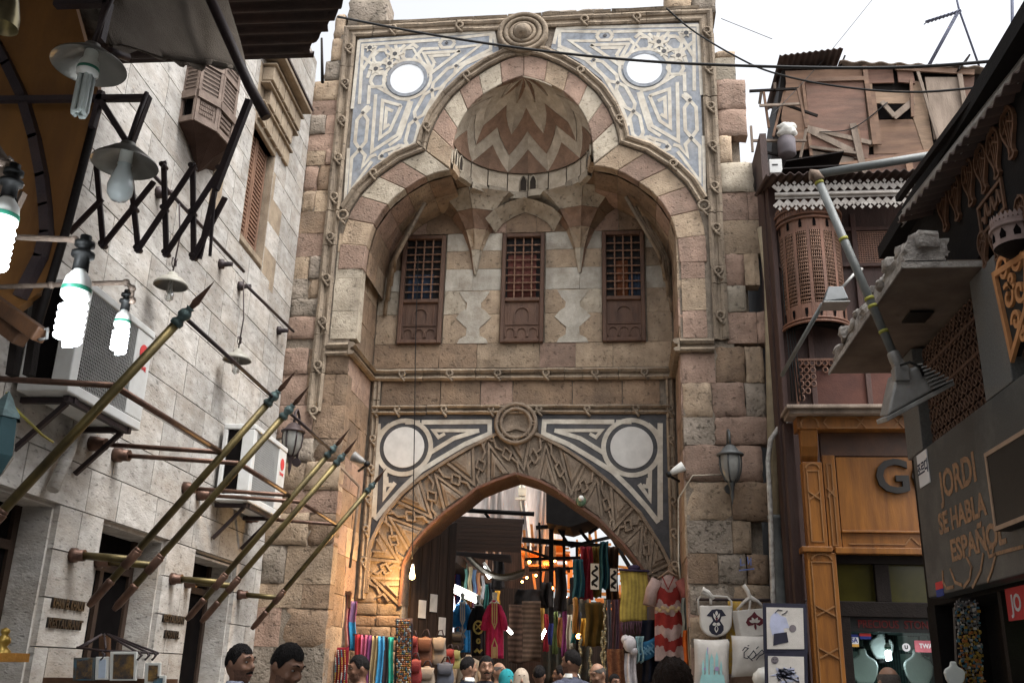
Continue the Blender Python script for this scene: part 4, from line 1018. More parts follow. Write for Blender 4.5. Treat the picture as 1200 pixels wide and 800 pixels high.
m = MB(); m.beam(V2(-15, 348, 3.95), V2(48, 393, 3.85), .07, .07); m.build('block', orange_wd, wb, bevel=.008); m = MB(); m.beam(V2(-10, 372, 4.05), V2(26, 398, 4.0), .07, .07); m.build('block', orange_wd, wb, bevel=.008)
MB().tube([V2(46, 388, 3.85), V2(56, 385, 3.85), V2(55, 396, 3.85), V2(46, 398, 3.85)], .008, 5).build('hook', galv, wb)

# scissor bracket
sc = thing('scissor_bracket', 'folding iron scissor bracket with crossed bars stretched before the travertine wall', 'bracket', tuple(V2(180, 240, 4.7)))
YS = 4.7
bars = [((113, 192), (121, 287)), ((154, 215), (162, 292)), ((192, 193), (195, 297)), ((226, 195), (227, 301)), ((258, 198), (234, 299)),
        ((84, 270), (117, 236)), ((121, 287), (178, 216)), ((162, 292), (226, 196)), ((195, 297), (258, 199)), ((227, 301), (262, 235))]
for i, (a, b) in enumerate(bars):
    m = MB(); y = YS+(.015 if i < 5 else -.015)
    d = (V2(*b, y)-V2(*a, y)).normalized()*.02
    m.beam(V2(*a, y)-d, V2(*b, y)+d, .03, .016, up=(0, 1, 0)); m.build('bar', metal_dk, sc)
m = MB()
for x, y in ((121, 287), (162, 292), (195, 297), (227, 301), (192, 195), (226, 196), (258, 199), (193, 245), (226, 250), (158, 245)):
    p = V2(x, y, YS); m.tube([p-Vector((0, .035, 0)), p+Vector((0, .03, 0))], .016, 8)
m.build('pivot', metal_dk, sc, kind='stuff')
m = MB(); m.beam(V2(292, 118, YS-.06), V2(252, 222, YS-.06), .04, .035); m.beam(V2(252, 222, YS-.06), V2(246, 300, YS-.03), .014, .014); m.build('end_arm', metal_dk, sc)

# grey canvas awning with a front tube
cv = thing('canvas_awning', 'sagging dirty grey canvas awning with a torn fold and iron edge tube', 'awning', tuple(V2(200, 50, 5)))
def cvf(u, v):
    # u across (toward the wall edge), v from the top edge down to the free edge
    a = V2(60+180*u, -130+10*u, 4.3+.9*u); b = V2(128+163*u, 52+34*u, 4.35+1.1*u)
    p = a.lerp(b, v); s = math.sin(u*9+v*3)*.05+math.sin(u*21+v*7)*.018+noise.noise(Vector((u*4, v*4, 1)))*.08
    sag = -.16*math.exp(-((u-.45)/.16)**2)*math.exp(-((v-.55)/.25)**2)
    return p+Vector((0, s-.12*math.sin(math.pi*v)*0+sag, s*.4+sag*.6))
MB().sheet(cvf, 26, 18, (0, .012, .012)).build('canvas', canvas_m, cv)
def cvr(u, v):
    e = cvf(u, 0); q = Vector((e.x-.6*v+.2, e.y-4.6*v, e.z+.45*v)); return e.lerp(q, v)+Vector((0, 0, -.12*math.sin(v*9+u*2)*v+.1*noise.noise(Vector((u*3, v*4, 2)))*v))
MB().sheet(cvr, 20, 24, (0, 0, .015)).build('canvas', canvas_m, cv)
def cvl(u, v):
    e = cvf(0, v); return e+Vector((-2.4*u, -.2*u, .15*u+.06*math.sin(u*11)))
MB().sheet(cvl, 16, 8, (0, 0, .015)).build('canvas', canvas_m, cv)
def cvm(u, v):
    e = cvr(0, v); return e+Vector((-2.4*u, -.2*u, .15*u))
MB().sheet(cvm, 10, 10, (0, 0, .015)).build('canvas', canvas_m, cv)
def cvv(u, v):
    p = cvf(u, .97); return p+Vector((0, .03*math.sin(u*40)*v, -.06*v*(1+.3*math.sin(u*13))))
MB().sheet(cvv, 30, 3, (0, .01, 0)).build('valance', canvas_m, cv)
m = MB(); m.tube([V2(238, -20, 5.0), V2(292, 100, 5.15), V2(312, 138, 5.2)], .035, 8); m.tube([V2(128, 60, 4.36), V2(150, 68, 4.5)], .025, 6); m.build('edge_tube', metal_dk, cv)

# corrugated sheet roof over the alley
tr = thing('tin_roof', 'dark rusted corrugated tin roof overhead with a broken end, plus an added unseen sheet shading the alley', 'roof', (-3.4, 7.6, 7.0))
XE0, XE1, YF0, YF1 = onZ(371, 70, 7.0).x, onZ(405, -4, 7.0).x, onZ(320, 70, 7.0).y, onZ(405, -4, 7.0).y
def trf(u, v):
    Y = YF0-3.4*v; f = min(1.6, 3.4*v/(YF0-YF1)); xe = XE0+(XE1-XE0)*f+.05*noise.noise(Vector((v*40, 3, 0)))-.10*math.exp(-((f-.25)/.2)**2)
    X = -5.15+(xe+5.15)*u
    return Vector((X, Y, 7.0+.03*math.sin(v*3.4/.15*2*math.pi)+.04*(1-u)))
MB().sheet(trf, 14, 150, (0, 0, .012)).build('corrugated_sheet', tin_dk, tr)
m = MB()
for Y in (7.4, 6.2, 4.9): m.box2((-5.2, Y-.05, 7.09), (-3.2, Y+.05, 7.2))
m.build('rafter', dark_wd, tr)
MB().sheet(lambda u, v: Vector((-5.15+8.3*u, 4.7-8.5*v, 7.15+.05*math.sin(v*300)+.15*math.sin(u*5))), 12, 60, (0, 0, .012)).build('corrugated_sheet', tin_dk, tr)  # unseen sheet above the camera, added to darken the lower alley
tag(MB().tube([V2(378, 97, 13.2), V2(377, 45, 13.2)], [.03, .02], 5).build('stick', dark_wd), 'thin stick standing on the wall head in the gap of bright sky', 'stick')

# lamps
def cfl(T, lit, s=1.0, parent=None, kind='spiral'):
    m = MB(); m.lathe([(.018*s, .115*s), (.022*s, .10*s), (.043*s, .07*s), (.05*s, .03*s), (.05*s, 0), (.036*s, -.015*s)], 18, T); m.build('ballast', plast_w, parent)
    m = MB(); m.lathe([(.0505*s, .018*s), (.051*s, .022*s), (.0505*s, .034*s)], 18, T); m.build('green_band', green_b, parent)
    m = MB()
    if kind == 'spiral':
        path = [Vector((.036*s*math.cos(a), .036*s*math.sin(a), -.03*s-.135*s*i/54)) for i, a in enumerate([i*2*math.pi/10 for i in range(55)])]
        m.tube([T @ p for p in path], .0135*s, 7)
    else:
        for k in range(4):
            a = k*math.pi/2; c = Vector((.026*s*math.cos(a), .026*s*math.sin(a), 0)); t = Vector((-math.sin(a), math.cos(a), 0))*.014*s
            m.tube([T @ (c+t+Vector((0, 0, -.01*s))), T @ (c+t+Vector((0, 0, -.2*s))), T @ (c+t*.6+Vector((0, 0, -.213*s))), T @ (c-t*.6+Vector((0, 0, -.213*s))), T @ (c-t+Vector((0, 0, -.2*s))), T @ (c-t+Vector((0, 0, -.01*s)))], .0115*s, 7)
    m.build('tube', lamp_lit if lit else lamp_off, parent)
def socket(T, s, parent):
    m = MB(); m.lathe([(.001, .24*s), (.02*s, .235*s), (.02*s, .215*s), (.035*s, .21*s), (.035*s, .195*s), (.022*s, .19*s), (.022*s, .175*s), (.04*s, .17*s), (.04*s, .155*s), (.026*s, .15*s), (.028*s, .10*s)], 14, T); m.build('socket', black_pl, parent)
for (px, py, Y, s, pipe, lb) in ((88, 348, 3.3, 1.12, ((-20, 276), (88, 281), (96, 287), (95, 305)), 'brightly lit spiral bulb on the thicker brown pipe, in front of the air conditioner'),
                                 (143, 382, 3.75, .72, ((-20, 337), (60, 334), (148, 331), (155, 338), (155, 352), (153, 360)), 'smaller lit spiral bulb at the end of the long thin pipe'),
                                 (3, 262, 3.0, 1.05, ((-40, 150), (0, 190), (7, 215)), 'brightly lit bulb cut off by the picture edge beside the golden sign')):
    p = V2(px, py, Y); T = Matrix.Translation(p); l = thing('bare_bulb', lb, 'lamp', tuple(p), 'lit bare bulbs on pipes')
    cfl(T, True, s, l); socket(T, s, l)
    P = [V2(x, y, Y) for x, y in pipe]; P[-1] = p+Vector((0, 0, .235*s))
    m = MB(); m.tube(P, .013 if s > 1 else .012, 8)
    for q in P[1:-1]: m.ball(q, .018, 8)
    m.build('pipe', pipe_br, l); lg_ = bpy.data.lights.new('bulb_glow', 'POINT'); lg_.energy = 7*s; lg_.color = (.88, .95, 1); lg_.shadow_soft_size = .06; lo_ = bpy.data.objects.new('bulb_glow', lg_); COL.objects.link(lo_); lo_.location = p+Vector((.02, -.09, -.13*s))
def shade_lamp(px, py, Y, rr, h, lb, kind):
    p = V2(px, py, Y); T = Matrix.Translation(p); l = thing('shade_lamp', lb, 'lamp', tuple(p), 'lamps with conical shades below the awning')
    m = MB(); m.lathe([(.02, h), (.035, h*.98), (.04, h*.8), (.07, h*.68), (rr*.96, .012), (rr, 0)], 36, T).lathe([(rr, 0.001), (rr*.94, .012), (.06, h*.62), (.03, h*.7)], 36, T)
    m.build('lamp_shade', shade_gr, l)
    m = MB(); m.lathe([(.03, h*.68), (.032, h*.1), (.036, .0)], 14, T); m.build('socket', plast_w, l)
    if kind == 'cfl': cfl(Matrix.Translation(p+Vector((0, 0, -.045))), False, .98, l, 'u')
    else:
        m = MB(); m.lathe([(.03, .01), (.034, -.02), (.05, -.07), (.062, -.12), (.058, -.16), (.038, -.19), (.001, -.2)], 18, T); m.build('bulb', opal, l)
    m = MB(); m.tube([p+Vector((0, 0, h)), p+Vector((.01, .02, h+.16)), p+Vector((.02, .05, h+.32))], .012, 6); m.build('stem', metal_dk, l)
shade_lamp(104, 78, 3.55, .168, .12, 'conical shade lamp with an unlit four tube bulb, nearest the canvas', 'cfl')
shade_lamp(146, 193, 3.9, .158, .12, 'conical shade lamp holding a round opal bulb in front of the scissor bracket', 'bulb')
p = V2(2, 32, 3.0); bl = thing('brass_lamp', 'bell shaped brass lamp shade cut off at the top corner', 'lamp', tuple(p))
MB().lathe([(.015, .2), (.03, .18), (.045, .12), (.06, .05), (.062, 0)], 24, Matrix.Translation(p)).lathe([(.062, 0), (.055, .01), (.04, .12), (.01, .17)], 24, Matrix.Translation(p)).build('lamp_shade', brass_sh, bl)
MB().tube([p+Vector((0, 0, .19)), p+Vector((-.02, .05, .5))], .01, 6).build('stem', metal_dk, bl)
# ornate arm above the cut-off bulb
m = MB(); m.tube([V2(-6, 172, 3.1), V2(6, 195, 3.1), V2(8, 225, 3.1), V2(3, 250, 3.1)], [.02, .03, .022, .03], 8)
for a, b in (((4, 190), (14, 186)), ((8, 228), (26, 214)), ((16, 252), (28, 226))): m.beam(V2(*a, 3.1), V2(*b, 3.1), .03, .012)
tag(m.build('cast_bracket', pipe_br), 'ornate cast arm with leaf shapes holding the cut off bulb', 'bracket')
# lantern at the very edge
p = V2(1, 505, 4.2); ln = thing('edge_lantern', 'bluish green metal lantern cut off by the picture edge', 'lantern', tuple(p))
MB().lathe([(.001, .2), (.03, .16), (.05, .12), (.08, .08), (.085, .06)], 6, Matrix.Translation(p), smooth=False).build('cap', verdigris, ln)
MB().lathe([(.07, .06), (.085, -.12), (.05, -.2), (.02, -.24)], 6, Matrix.Translation(p), smooth=False).build('body', material('lantern glass', (.03, .055, .06), rough=.25, bump=0, objvar=0), ln)
tag(MB().tube([V2(8, 460, 4.2), V2(14, 475, 4.2), V2(50, 510, 5), V2(62, 518, 6)], .008, 5).build('wire', material('yellow wire', (.35, .30, .06), bump=0)), 'thin yellow wire drooping from the edge lantern', 'wire')
# ================================================================== buildings and street fittings on the other side
honey = material('varnished honey wood', (.25, .098, .016), alt=(.145, .054, .011), scale=3.5, rough=.42, bump=.12, bscale=30, stretch=(2.5, 1, .3), objvar=.1, dirt=(.10, .04, .015), dirt_amt=.4)
honey_shadow = material('shadow darkened wood', (.07, .03, .014), alt=(.04, .018, .01), scale=4, rough=.5, bump=.15, objvar=.1)
lightwd = material('pale raised beading', (.24, .115, .04), rough=.5, bump=.1, objvar=.1)
redwood = material('dark red brown boarding', (.055, .025, .019), alt=(.032, .015, .012), scale=5, rough=.65, bump=.25, stretch=(1, 1, .3), objvar=.15, dirt=(.10, .075, .065), dirt_amt=.3)
oldwood = material('orange brown turned wood', (.18, .082, .05), alt=(.105, .05, .032), scale=6, rough=.6, bump=.25, stretch=(1, 1, .3), objvar=.1, dirt=(.20, .15, .12), dirt_amt=.3)
granite = material('grey granite', (.058, .064, .065), alt=(.03, .033, .034), scale=70, rough=.55, bump=.05, objvar=.08, dirt=(.20, .20, .19), dirt_amt=.35, dirt_scale=2)
granite_l = material('pale grey granite', (.13, .133, .13), alt=(.08, .083, .08), scale=60, rough=.6, bump=.08, objvar=.06, dirt=(.11, .10, .09), dirt_amt=.5)
plaster_g = material('crumbling grey plaster', (.36, .34, .31), alt=(.20, .18, .165), scale=7, rough=.95, bump=1, bscale=30, objvar=.1, dirt=(.12, .10, .09), dirt_amt=.5)
ply = material('brown plywood', (.235, .14, .09), alt=(.14, .082, .055), scale=3, rough=.8, bump=.25, stretch=(.5, 1, 3), objvar=.18, dirt=(.12, .075, .05), dirt_amt=.5)
ply_red = material('reddish weathered board', (.20, .11, .08), alt=(.12, .07, .052), scale=4, rough=.8, bump=.3, stretch=(.6, 1, 2.5), objvar=.15, dirt=(.12, .08, .06), dirt_amt=.5)
ply_lt = material('pale weathered board', (.29, .20, .135), alt=(.19, .13, .09), scale=4, rough=.85, bump=.3, stretch=(.6, 1, 3), objvar=.12, dirt=(.17, .12, .08), dirt_amt=.45)
greyboard = material('grey brown weathered timber', (.25, .20, .16), alt=(.15, .115, .09), scale=5, rough=.9, bump=.4, stretch=(1, 1, .25), objvar=.2)
tin_lt = material('zinc fretwork', (.33, .31, .285), alt=(.21, .19, .175), scale=5, rough=.6, metal=.2, bump=.15, objvar=.05, dirt=(.18, .14, .11), dirt_amt=.4)
pvc_be = material('beige drain pipe', (.36, .30, .20), alt=(.27, .22, .145), scale=3, rough=.6, bump=.1, objvar=.05, dirt=(.15, .12, .09), dirt_amt=.5)
pvc_gr = material('grey pipe paint', (.15, .16, .158), alt=(.10, .108, .105), scale=4, rough=.55, bump=.1, objvar=.05)
lampgl = material('smoky lantern glass', (.22, .22, .205), rough=.25, bump=0, objvar=0)
olive_gl = material('olive film glass', (.05, .044, .006), var=.3, scale=2, rough=.25, bump=0, objvar=.1)
dk_glass = material('dark shop glass', (.02, .035, .033), rough=.1, bump=0, objvar=0)
YS_ = 13.0
def S(px, py, Y=YS_): return onY(px, py, Y)
# ---- jewellery shop front, facing down the alley
shop = thing('jewellery_shop', 'honey coloured carved wooden shop front with black letters and a lit display window', 'shop', (3.4, YS_, 0))
zc = S(1000, 487).z; zf1 = S(1000, 507).z; zp0 = S(1000, 622).z; zp1 = S(1000, 536).z; zl = S(1000, 647).z; XR = 4.75; XL_ = 2.36
m = MB(); m.box2((XL_-.18, YS_-.42, zc), (XR, YS_+.1, zc+.05)); m.box2((XL_-.14, YS_-.36, zc-.06), (XR, YS_+.1, zc-.002)); m.build('cornice', greyboard, shop, bevel=.01)
m = MB(); m.box2((XL_-.02, YS_-.22, zf1), (XR, YS_+.1, zc-.062)); fz = m.build('frieze', honey, shop, bevel=.006)
f3 = lambda x, z, h: Vector((x, YS_-.2205-h, z))
m = MB(); zm_ = (zf1+zc-.06)/2; x = XL_+.32
ribbon([(XL_+.03, zf1+.02), (XL_+.03, zm_)]+[(XL_+.14-.1*math.cos(a), zm_+.1*math.sin(a)*.8) for a in [math.pi*i/8 for i in range(9)]]+[(XL_+.25, zm_), (XL_+.25, zf1+.02)], .02, f3, .02, m)
while x < XR-.1:
    e = min(x+.48, XR); ribbon([(x, zm_), (x+.06, zm_+.075), (e-.06, zm_+.075), (e, zm_), (e-.06, zm_-.075), (x+.06, zm_-.075)], .016, f3, .014, m, closed=True); x = e
m.build('beading', lightwd, fz)
m = MB(); m.box2((XL_+.3, YS_-.02, zp1+.02), (XR, YS_+.1, zf1-.002)); m.build('recess_board', honey_shadow, shop)  # recess coloured dark for the shadow under the frieze
m = MB(); m.prism([(XL_+.02, YS_-.2, zf1), (XL_+.02, YS_-.02, zf1), (XL_+.02, YS_-.02, zp1-.08), (XL_+.02, YS_-.1, zp1), (XL_+.02, YS_-.16, zp1+.12)], (.22, 0, 0)); m.build('corbel', honey, shop, bevel=.008, fix=True)
def xmark(c, w_, h, Y, mb):
    g = lambda x, z, k: Vector((x, Y-.0005-k, z))
    ribbon([(c[0]-w_, c[1]-h), (c[0]+w_, c[1]+h)], .018, g, .014, mb); ribbon([(c[0]-w_, c[1]+h), (c[0]+w_, c[1]-h)], .018, g, .017, mb)
def pil(x0, x1, z0, z1, Y, marks, arch=True):
    m = MB(); m.box2((x0, Y, z0), (x1, YS_+.1, z1)); o = m.build('pilaster', honey, shop, bevel=.006)
    b = MB(); g = lambda x, z, k: Vector((x, Y-.0005-k, z)); a = .05
    ribbon([(x0+a, z0+.06), (x1-a, z0+.06), (x1-a, z1-.12), (x0+a, z1-.12)], .014, g, .012, b, closed=True)
    for z in marks: xmark(((x0+x1)/2, z), (x1-x0)*.32, .06, Y, b)
    if arch: ribbon([((x0+x1)/2+.35*(x1-x0)*math.cos(t), z1-.09+.07*math.sin(t)) for t in [math.pi*i/8 for i in range(9)]], .018, g, .015, b)
    b.build('beading', lightwd, o)
pil(XL_+.03, XL_+.28, zl+.06, zp1-.08, YS_-.1, [S(950, 582).z])
pil(XL_+.30, XL_+.46, zl+.02, zp1+.02, YS_-.06, [S(970, 578).z], False)
pil(XL_+.0, XL_+.36, 0, zl-.02, YS_-.12, [S(958, 716).z, S(962, 765).z, .9, .4])
m = MB(); m.box2((XL_-.06, YS_-.16, zl-.018), (XL_+.32, YS_+.1, zl+.055)); m.build('capital', honey, shop, bevel=.01)
m = MB(); m.box2((XL_+.48, YS_-.03, zp0), (XR, YS_+.1, zp1)); m.build('fascia_board', honey, shop)
m = MB(); m.box2((XL_+.47, YS_-.09, zp0-.03), (XR, YS_+.09, zp0-.002)); m.box2((XL_+.47, YS_-.05, zl+.05), (XR, YS_+.1, zp0-.031)); m.box2((XL_+.36, YS_-.14, zl-.03), (XR, YS_+.1, zl+.048)); mo = m.build('ledge', honey, shop, bevel=.006)
m = MB(); g = lambda x, z, k: Vector((x, YS_-.0505-k, z)); zq = (zl+.05+zp0-.03)/2
for x in (XL_+.55, XL_+1.42): ribbon([(x, zq-.045), (x+.7, zq-.045), (x+.78, zq+.05), (x+.87, zq-.045)], .016, g, .012, m)
m.build('beading', lightwd, mo)
text_mesh('GO', .62, .025, frame_M(S(1068, 560, YS_-.06)+Vector((.02, 0, 0)), (1, 0, 0), (0, 0, 1)), material('black fret letters', (.015, .012, .010), rough=.45, bump=0), 'letters', shop, bold=.012)
zt1, zt0, zs1, zs0 = S(1000, 660).z, S(1000, 704).z, S(1000, 722).z, S(1000, 739).z; xa, xb = XL_+.37, XR
m = MB(); m.box2((xa, YS_+.0, zt1), (xb, YS_+.2, zl-.031)); m.box2((xa, YS_+.01, zs1), (xb, YS_+.2, zt0)); xm = S(1035, 680).x
m.box2((xm-.09, YS_+.02, zt0), (xm+.09, YS_+.2, zt1)); m.box2((xa, YS_+.02, 0), (xa+.13, YS_+.2, zs1)); m.box2((4.02, YS_+.02, 0), (4.3, YS_+.2, zs1)); m.box2((xa+.13, YS_+.03, 0), (4.02, YS_+.2, .5)); m.box2((4.3, YS_+.05, 0), (xb, YS_+.2, zs1)); m.build('frame', dark_wd, shop, bevel=.008)
for a, b in ((xa, xm-.09), (xm+.09, xb)):
    m = MB(); m.box2((a, YS_+.1, zt0), (b, YS_+.12, zt1)); m.build('transom_pane', olive_gl, shop)
m = MB(); m.box2((xa+.13, YS_+.06, zs0), (4.02, YS_+.1, zs1)); led = m.build('led_sign', black_pl, shop)
text_mesh('PRECIOUS  STONES', .135, .002, frame_M(Vector(((xa+.13+4.02)/2, YS_+.055, (zs0+zs1)/2)), (1, 0, 0), (0, 0, 1)), material('dim red led letters', (.025, .003, .003), bump=0, objvar=0, emit=((1, .03, .02), .015)), 'led_letters', shop, bold=.001, sx=.82)
# display: back wall, shelf, busts, bulb
m = MB(); m.box2((xa+.1, YS_+1.0, .3), (4.05, YS_+1.05, zs0)); m.box2((xa+.08, YS_+.2, .3), (xa+.1, YS_+1.0, zs0)); m.box2((4.05, YS_+.2, .3), (4.07, YS_+1.0, zs0)); m.box2((xa+.1, YS_+.2, zs0), (4.05, YS_+1.0, zs0+.03)); m.box2((xa+.1, YS_+.2, .3), (4.05, YS_+1, .33))
m.build('display_lining', material('teal display lining', (.05, .10, .09), alt=(.025, .05, .05), scale=14, wave=(9, 1, 'X', .7), bump=.1, objvar=0), shop)
glp = bpy.data.materials.new('display glass'); glp.use_nodes = True; n_ = glp.node_tree.nodes; n_.clear(); o_ = n_.new('ShaderNodeOutputMaterial'); mx_ = n_.new('ShaderNodeMixShader'); tr_ = n_.new('ShaderNodeBsdfTransparent'); gl_ = n_.new('ShaderNodeBsdfGlossy'); gl_.inputs['Roughness'].default_value = .05; tr_.inputs['Color'].default_value = (.85, .92, .9, 1); mx_.inputs[0].default_value = .06
glp.node_tree.links.new(tr_.outputs[0], mx_.inputs[1]); glp.node_tree.links.new(gl_.outputs[0], mx_.inputs[2]); glp.node_tree.links.new(mx_.outputs[0], o_.inputs[0])
m = MB(); m.box2((xa+.13, YS_+.11, .5), (4.02, YS_+.118, zs0)); m.build('display_pane', glp, shop)
bust_m = material('white velvet bust', (.62, .66, .64), var=.08, bump=.05, objvar=.05)
def bust(p, s, lb, rz=0):
    b = thing('necklace_bust', lb, 'display bust', tuple(p), 'white busts in the jewellery window'); T = Matrix.Translation(p) @ Matrix.Rotation(rz, 4, 'Z') @ Matrix.Diagonal((1, .4, 1, 1))
    q_ = [(.055, .25), (.055, .18), (.09, .145), (.17, .10), (.195, .03), (.17, -.09), (.11, -.20)]
    MB().prism([T @ Vector((a*s, .04, z*s)) for a, z in q_+[(-a, z) for a, z in reversed(q_)]], T.to_3x3() @ Vector((0, -.13, 0))).build('bust', bust_m, b, bevel=.028, seg=3, fix=True)
    MB().lathe([(.05*s, -.18*s), (.09*s, -.24*s), (.09*s, -.26*s)], 14, T).build('stand', black_pl, b)
bust(S(1012, 782, 13.55), .95, 'white necklace bust low in the jewellery window nearest the pilaster'); bust(S(1076, 783, 13.55), .95, 'white necklace bust low in the jewellery window beside the black frame'); bust(S(1033, 757, 13.75), .8, 'white necklace bust higher up behind the bright bulb')
p = S(1041, 766, 13.5); wl_ = thing('window_bulb', 'dazzling white bulb inside the jewellery window', 'lamp', tuple(p)); T = Matrix.Translation(p+Vector((0, 0, .06))); cfl(T, True, .8, wl_); socket(T, .8, wl_)
for i, (px, py) in enumerate(((1005, 748), (1018, 752), (1058, 752), (1070, 755), (1085, 752), (1003, 772), (1062, 775), (1090, 778))):
    q = S(px, py, 13.98); m = MB(); m.box(q, (.13, .03, .2), 0)
    tag(m.build('jewel_tray', material('grey green tray', (.16, .22, .19), bump=.3, bscale=160) if i == 0 else bpy.data.materials['grey green tray']), 'grey green tray %s' % ('in the upper window row beside the card sticker', 'second in the upper window row', 'just past the bulb', 'under the round sticker', 'under the pink sticker', 'lower, nearest the pilaster', 'lower, just past the bulb', 'lower, farthest from the pilaster')[i], 'tray', 'trays in the jewellery window')
def sticker(px, py, w_, h, cols, lb, txt=None, tcol=None):
    c = S(px, py, YS_+.105); s_ = thing('sticker', lb, 'sticker', tuple(c), 'stickers on the shop glass'); n = len(cols)
    for i, (cl, f0, f1) in enumerate(cols):
        MB().box2((c.x-w_/2, c.y-.003, c.z+h*(f0-.5)), (c.x+w_/2, c.y, c.z+h*(f1-.5))).build('band', cl, s_)
    if txt: text_mesh(txt, h*.55, .0006, frame_M(c+Vector((0, -.0045, h*.02)), (1, 0, 0), (0, 0, 1)), tcol, 'sticker_text', s_, bold=.002, sx=.9)
pw = material('sticker white', (.65, .66, .68), bump=0, objvar=0, var=.02); pb = material('sticker blue', (.03, .05, .25), bump=0, objvar=0); po = material('sticker gold', (.6, .33, .06), bump=0, objvar=0); ppk = material('sticker pink', (.45, .13, .16), bump=0, objvar=0)
sticker(998, 750, .17, .15, ((po, 0, .22), (pw, .221, .78), (pb, .781, 1)), 'white card sticker with blue and gold bands on the shop glass', 'VISA', pb)
sticker(1085, 757, .27, .14, ((ppk, 0, 1),), 'pink and white sticker on the shop glass', 'TWA', pw)
sticker(1014, 745, .14, .07, ((pb, 0, .5), (red_pt, .501, 1)), 'small blue and red sticker high on the shop glass')
c = S(1062, 758, YS_+.105); rs = MB(); rs.lathe([(.05, 0), (.05, .003), (.001, .003)], 20, Matrix.Translation(c) @ Matrix.Rotation(R(90), 4, 'X'), 0, smooth=False)
rsk = thing('round_sticker', 'round pale sticker with dark centre mark on the shop glass', 'sticker', tuple(c)); rs.build('disc', pw, rsk); text_mesh('U', .06, .0006, frame_M(c+Vector((0, -.0045, 0)), (1, 0, 0), (0, 0, 1)), black_pl, 'sticker_text', rsk, bold=.003)

# ---- old wooden house above the shop
house = thing('wooden_house', 'dark red brown wooden house front with round lattice balcony and zinc fretwork eave', 'house', (3.5, 13.3, 5))
m = MB(); m.box2((2.22, 13.12, zc+.05), (6.5, 13.4, 8.6)); m.box2((2.22, 13.12, 0), (2.34, 13.3, zc-.07)); m.box2((2.2, 13.4, 0), (2.3, 16.5, 9.6)); m.box2((2.3, 16.3, 0), (7, 16.5, 9.6)); m.build('wall', redwood, house)
xs_ = [2.22, 2.62, 3.35, 4.1, 4.7]
m = MB()
for x in xs_[:-1]: m.box2((x, 13.05, zc+.06), (x+.07, 13.119, 8.0))
for z in (S(1000, 425).z, S(1000, 310).z, S(1000, 268).z): m.box2((2.3, 13.06, z), (4.75, 13.118, z+.06))
m.build('timber_frame', redwood, house, bevel=.006)
m = MB(); m.box2((2.66, 13.085, zc+.1), (4.1, 13.117, S(1000, 428).z-.05)); m.build('panel', material('dark red panel board', (.105, .042, .03), alt=(.07, .028, .021), scale=3, bump=.2), house)
# fretwork brackets
m = MB(); x0, z1 = 2.42, S(950, 420).z
for i in range(6):
    for j in range(6):
        if i+j < 6 and (i == 0 or j == 0 or random.random() < .75):
            c_ = (x0+.06+i*.085, z1-.05-j*.1); m.tube([Vector((c_[0]+.035*math.cos(a), 13.05, c_[1]+.04*math.sin(a))) for a in [2*math.pi*k/8 for k in range(8)]], .012, 4, closed=True)
m.beam((x0, 13.05, z1), (x0+.65, 13.05, z1), .03, .03); m.beam((x0, 13.05, z1), (x0, 13.05, z1-.75), .03, .03); m.build('fret_bracket', oldwood, house)
# lattice window behind the pole
a, b = S(1000, 272, 13.05), S(1075, 306, 13.05); m = MB()
for i in range(26): x = a.x+(b.x-a.x)*i/25; m.box2((x-.008, 13.06, b.z), (x+.008, 13.09, a.z))
for i in range(15): z = b.z+(a.z-b.z)*i/14; m.box2((a.x, 13.055, z-.008), (b.x, 13.06, z+.008))
m.build('lattice_window', oldwood, house); MB().box2((a.x, 13.10, b.z), (b.x, 13.117, a.z)).build('dark_interior', black_void, house)
# round lattice balcony
cx, rb_ = (S(912, 300).x+S(990, 300).x)/2, .43; zb0, zb1 = S(950, 386).z, S(950, 262).z
cyl = lambda a, z, r_: Vector((cx-r_*math.cos(a), 13.08-r_*math.sin(a), z))
m = MB(); NP = 7
for k in range(NP+1):
    a = math.pi*k/NP; da = .055
    m.grid(lambda u, v: cyl(max(0, min(math.pi, a-da+2*da*u)), zb0+(zb1-zb0)*v, rb_), 2, 1, smooth=False)
for z0, z1, r_ in ((zb0, zb0+.28, rb_), (zb1-.26, zb1, rb_)): m.grid(lambda u, v: cyl(math.pi*u, z0+(z1-z0)*v, r_-.004), 28, 1)
for z, r_ in ((zb0, .46), (zb0+.05, .45), (zb1, .46), (zb1-.06, .45), (zb1+.1, .47)): m.tube([cyl(math.pi*i/28, z, r_) for i in range(29)], .018, 5)
bal = m.build('balcony', oldwood, house)
m = MB()
for k in range(NP):
    a0_, a1_ = math.pi*k/NP+.06, math.pi*(k+1)/NP-.06
    for i in range(5):
        a = a0_+(a1_-a0_)*(i+.5)/5; m.tube([cyl(a, zb0+.28, rb_-.01), cyl(a, zb1-.26, rb_-.01)], .008, 4)
    z = zb0+.3
    while z < zb1-.27: m.tube([cyl(a0_+(a1_-a0_)*i/3, z, rb_-.005) for i in range(4)], .008, 4); z += .055
m.build('lattice', wood_mid, bal)
MB().grid(lambda u, v: cyl(math.pi*u, zb0+(zb1-zb0)*v, rb_-.05), 24, 1).build('dark_interior', black_void, bal)
m = MB()
for k in range(NP):
    a = math.pi*(k+.5)/NP
    for z, s_ in ((zb1-.13, 1), (zb0+.14, -1)):
        P = [cyl(a+x_, z+s_*y_, rb_+.006) for x_, y_ in ((-.05, -.07), (.05, -.07), (.05, .0), (0, .1), (-.05, .0))]; m.add(P, [(0, 1, 2, 3, 4)])
m.build('cut_out', black_void, bal, kind='stuff')
m = MB()
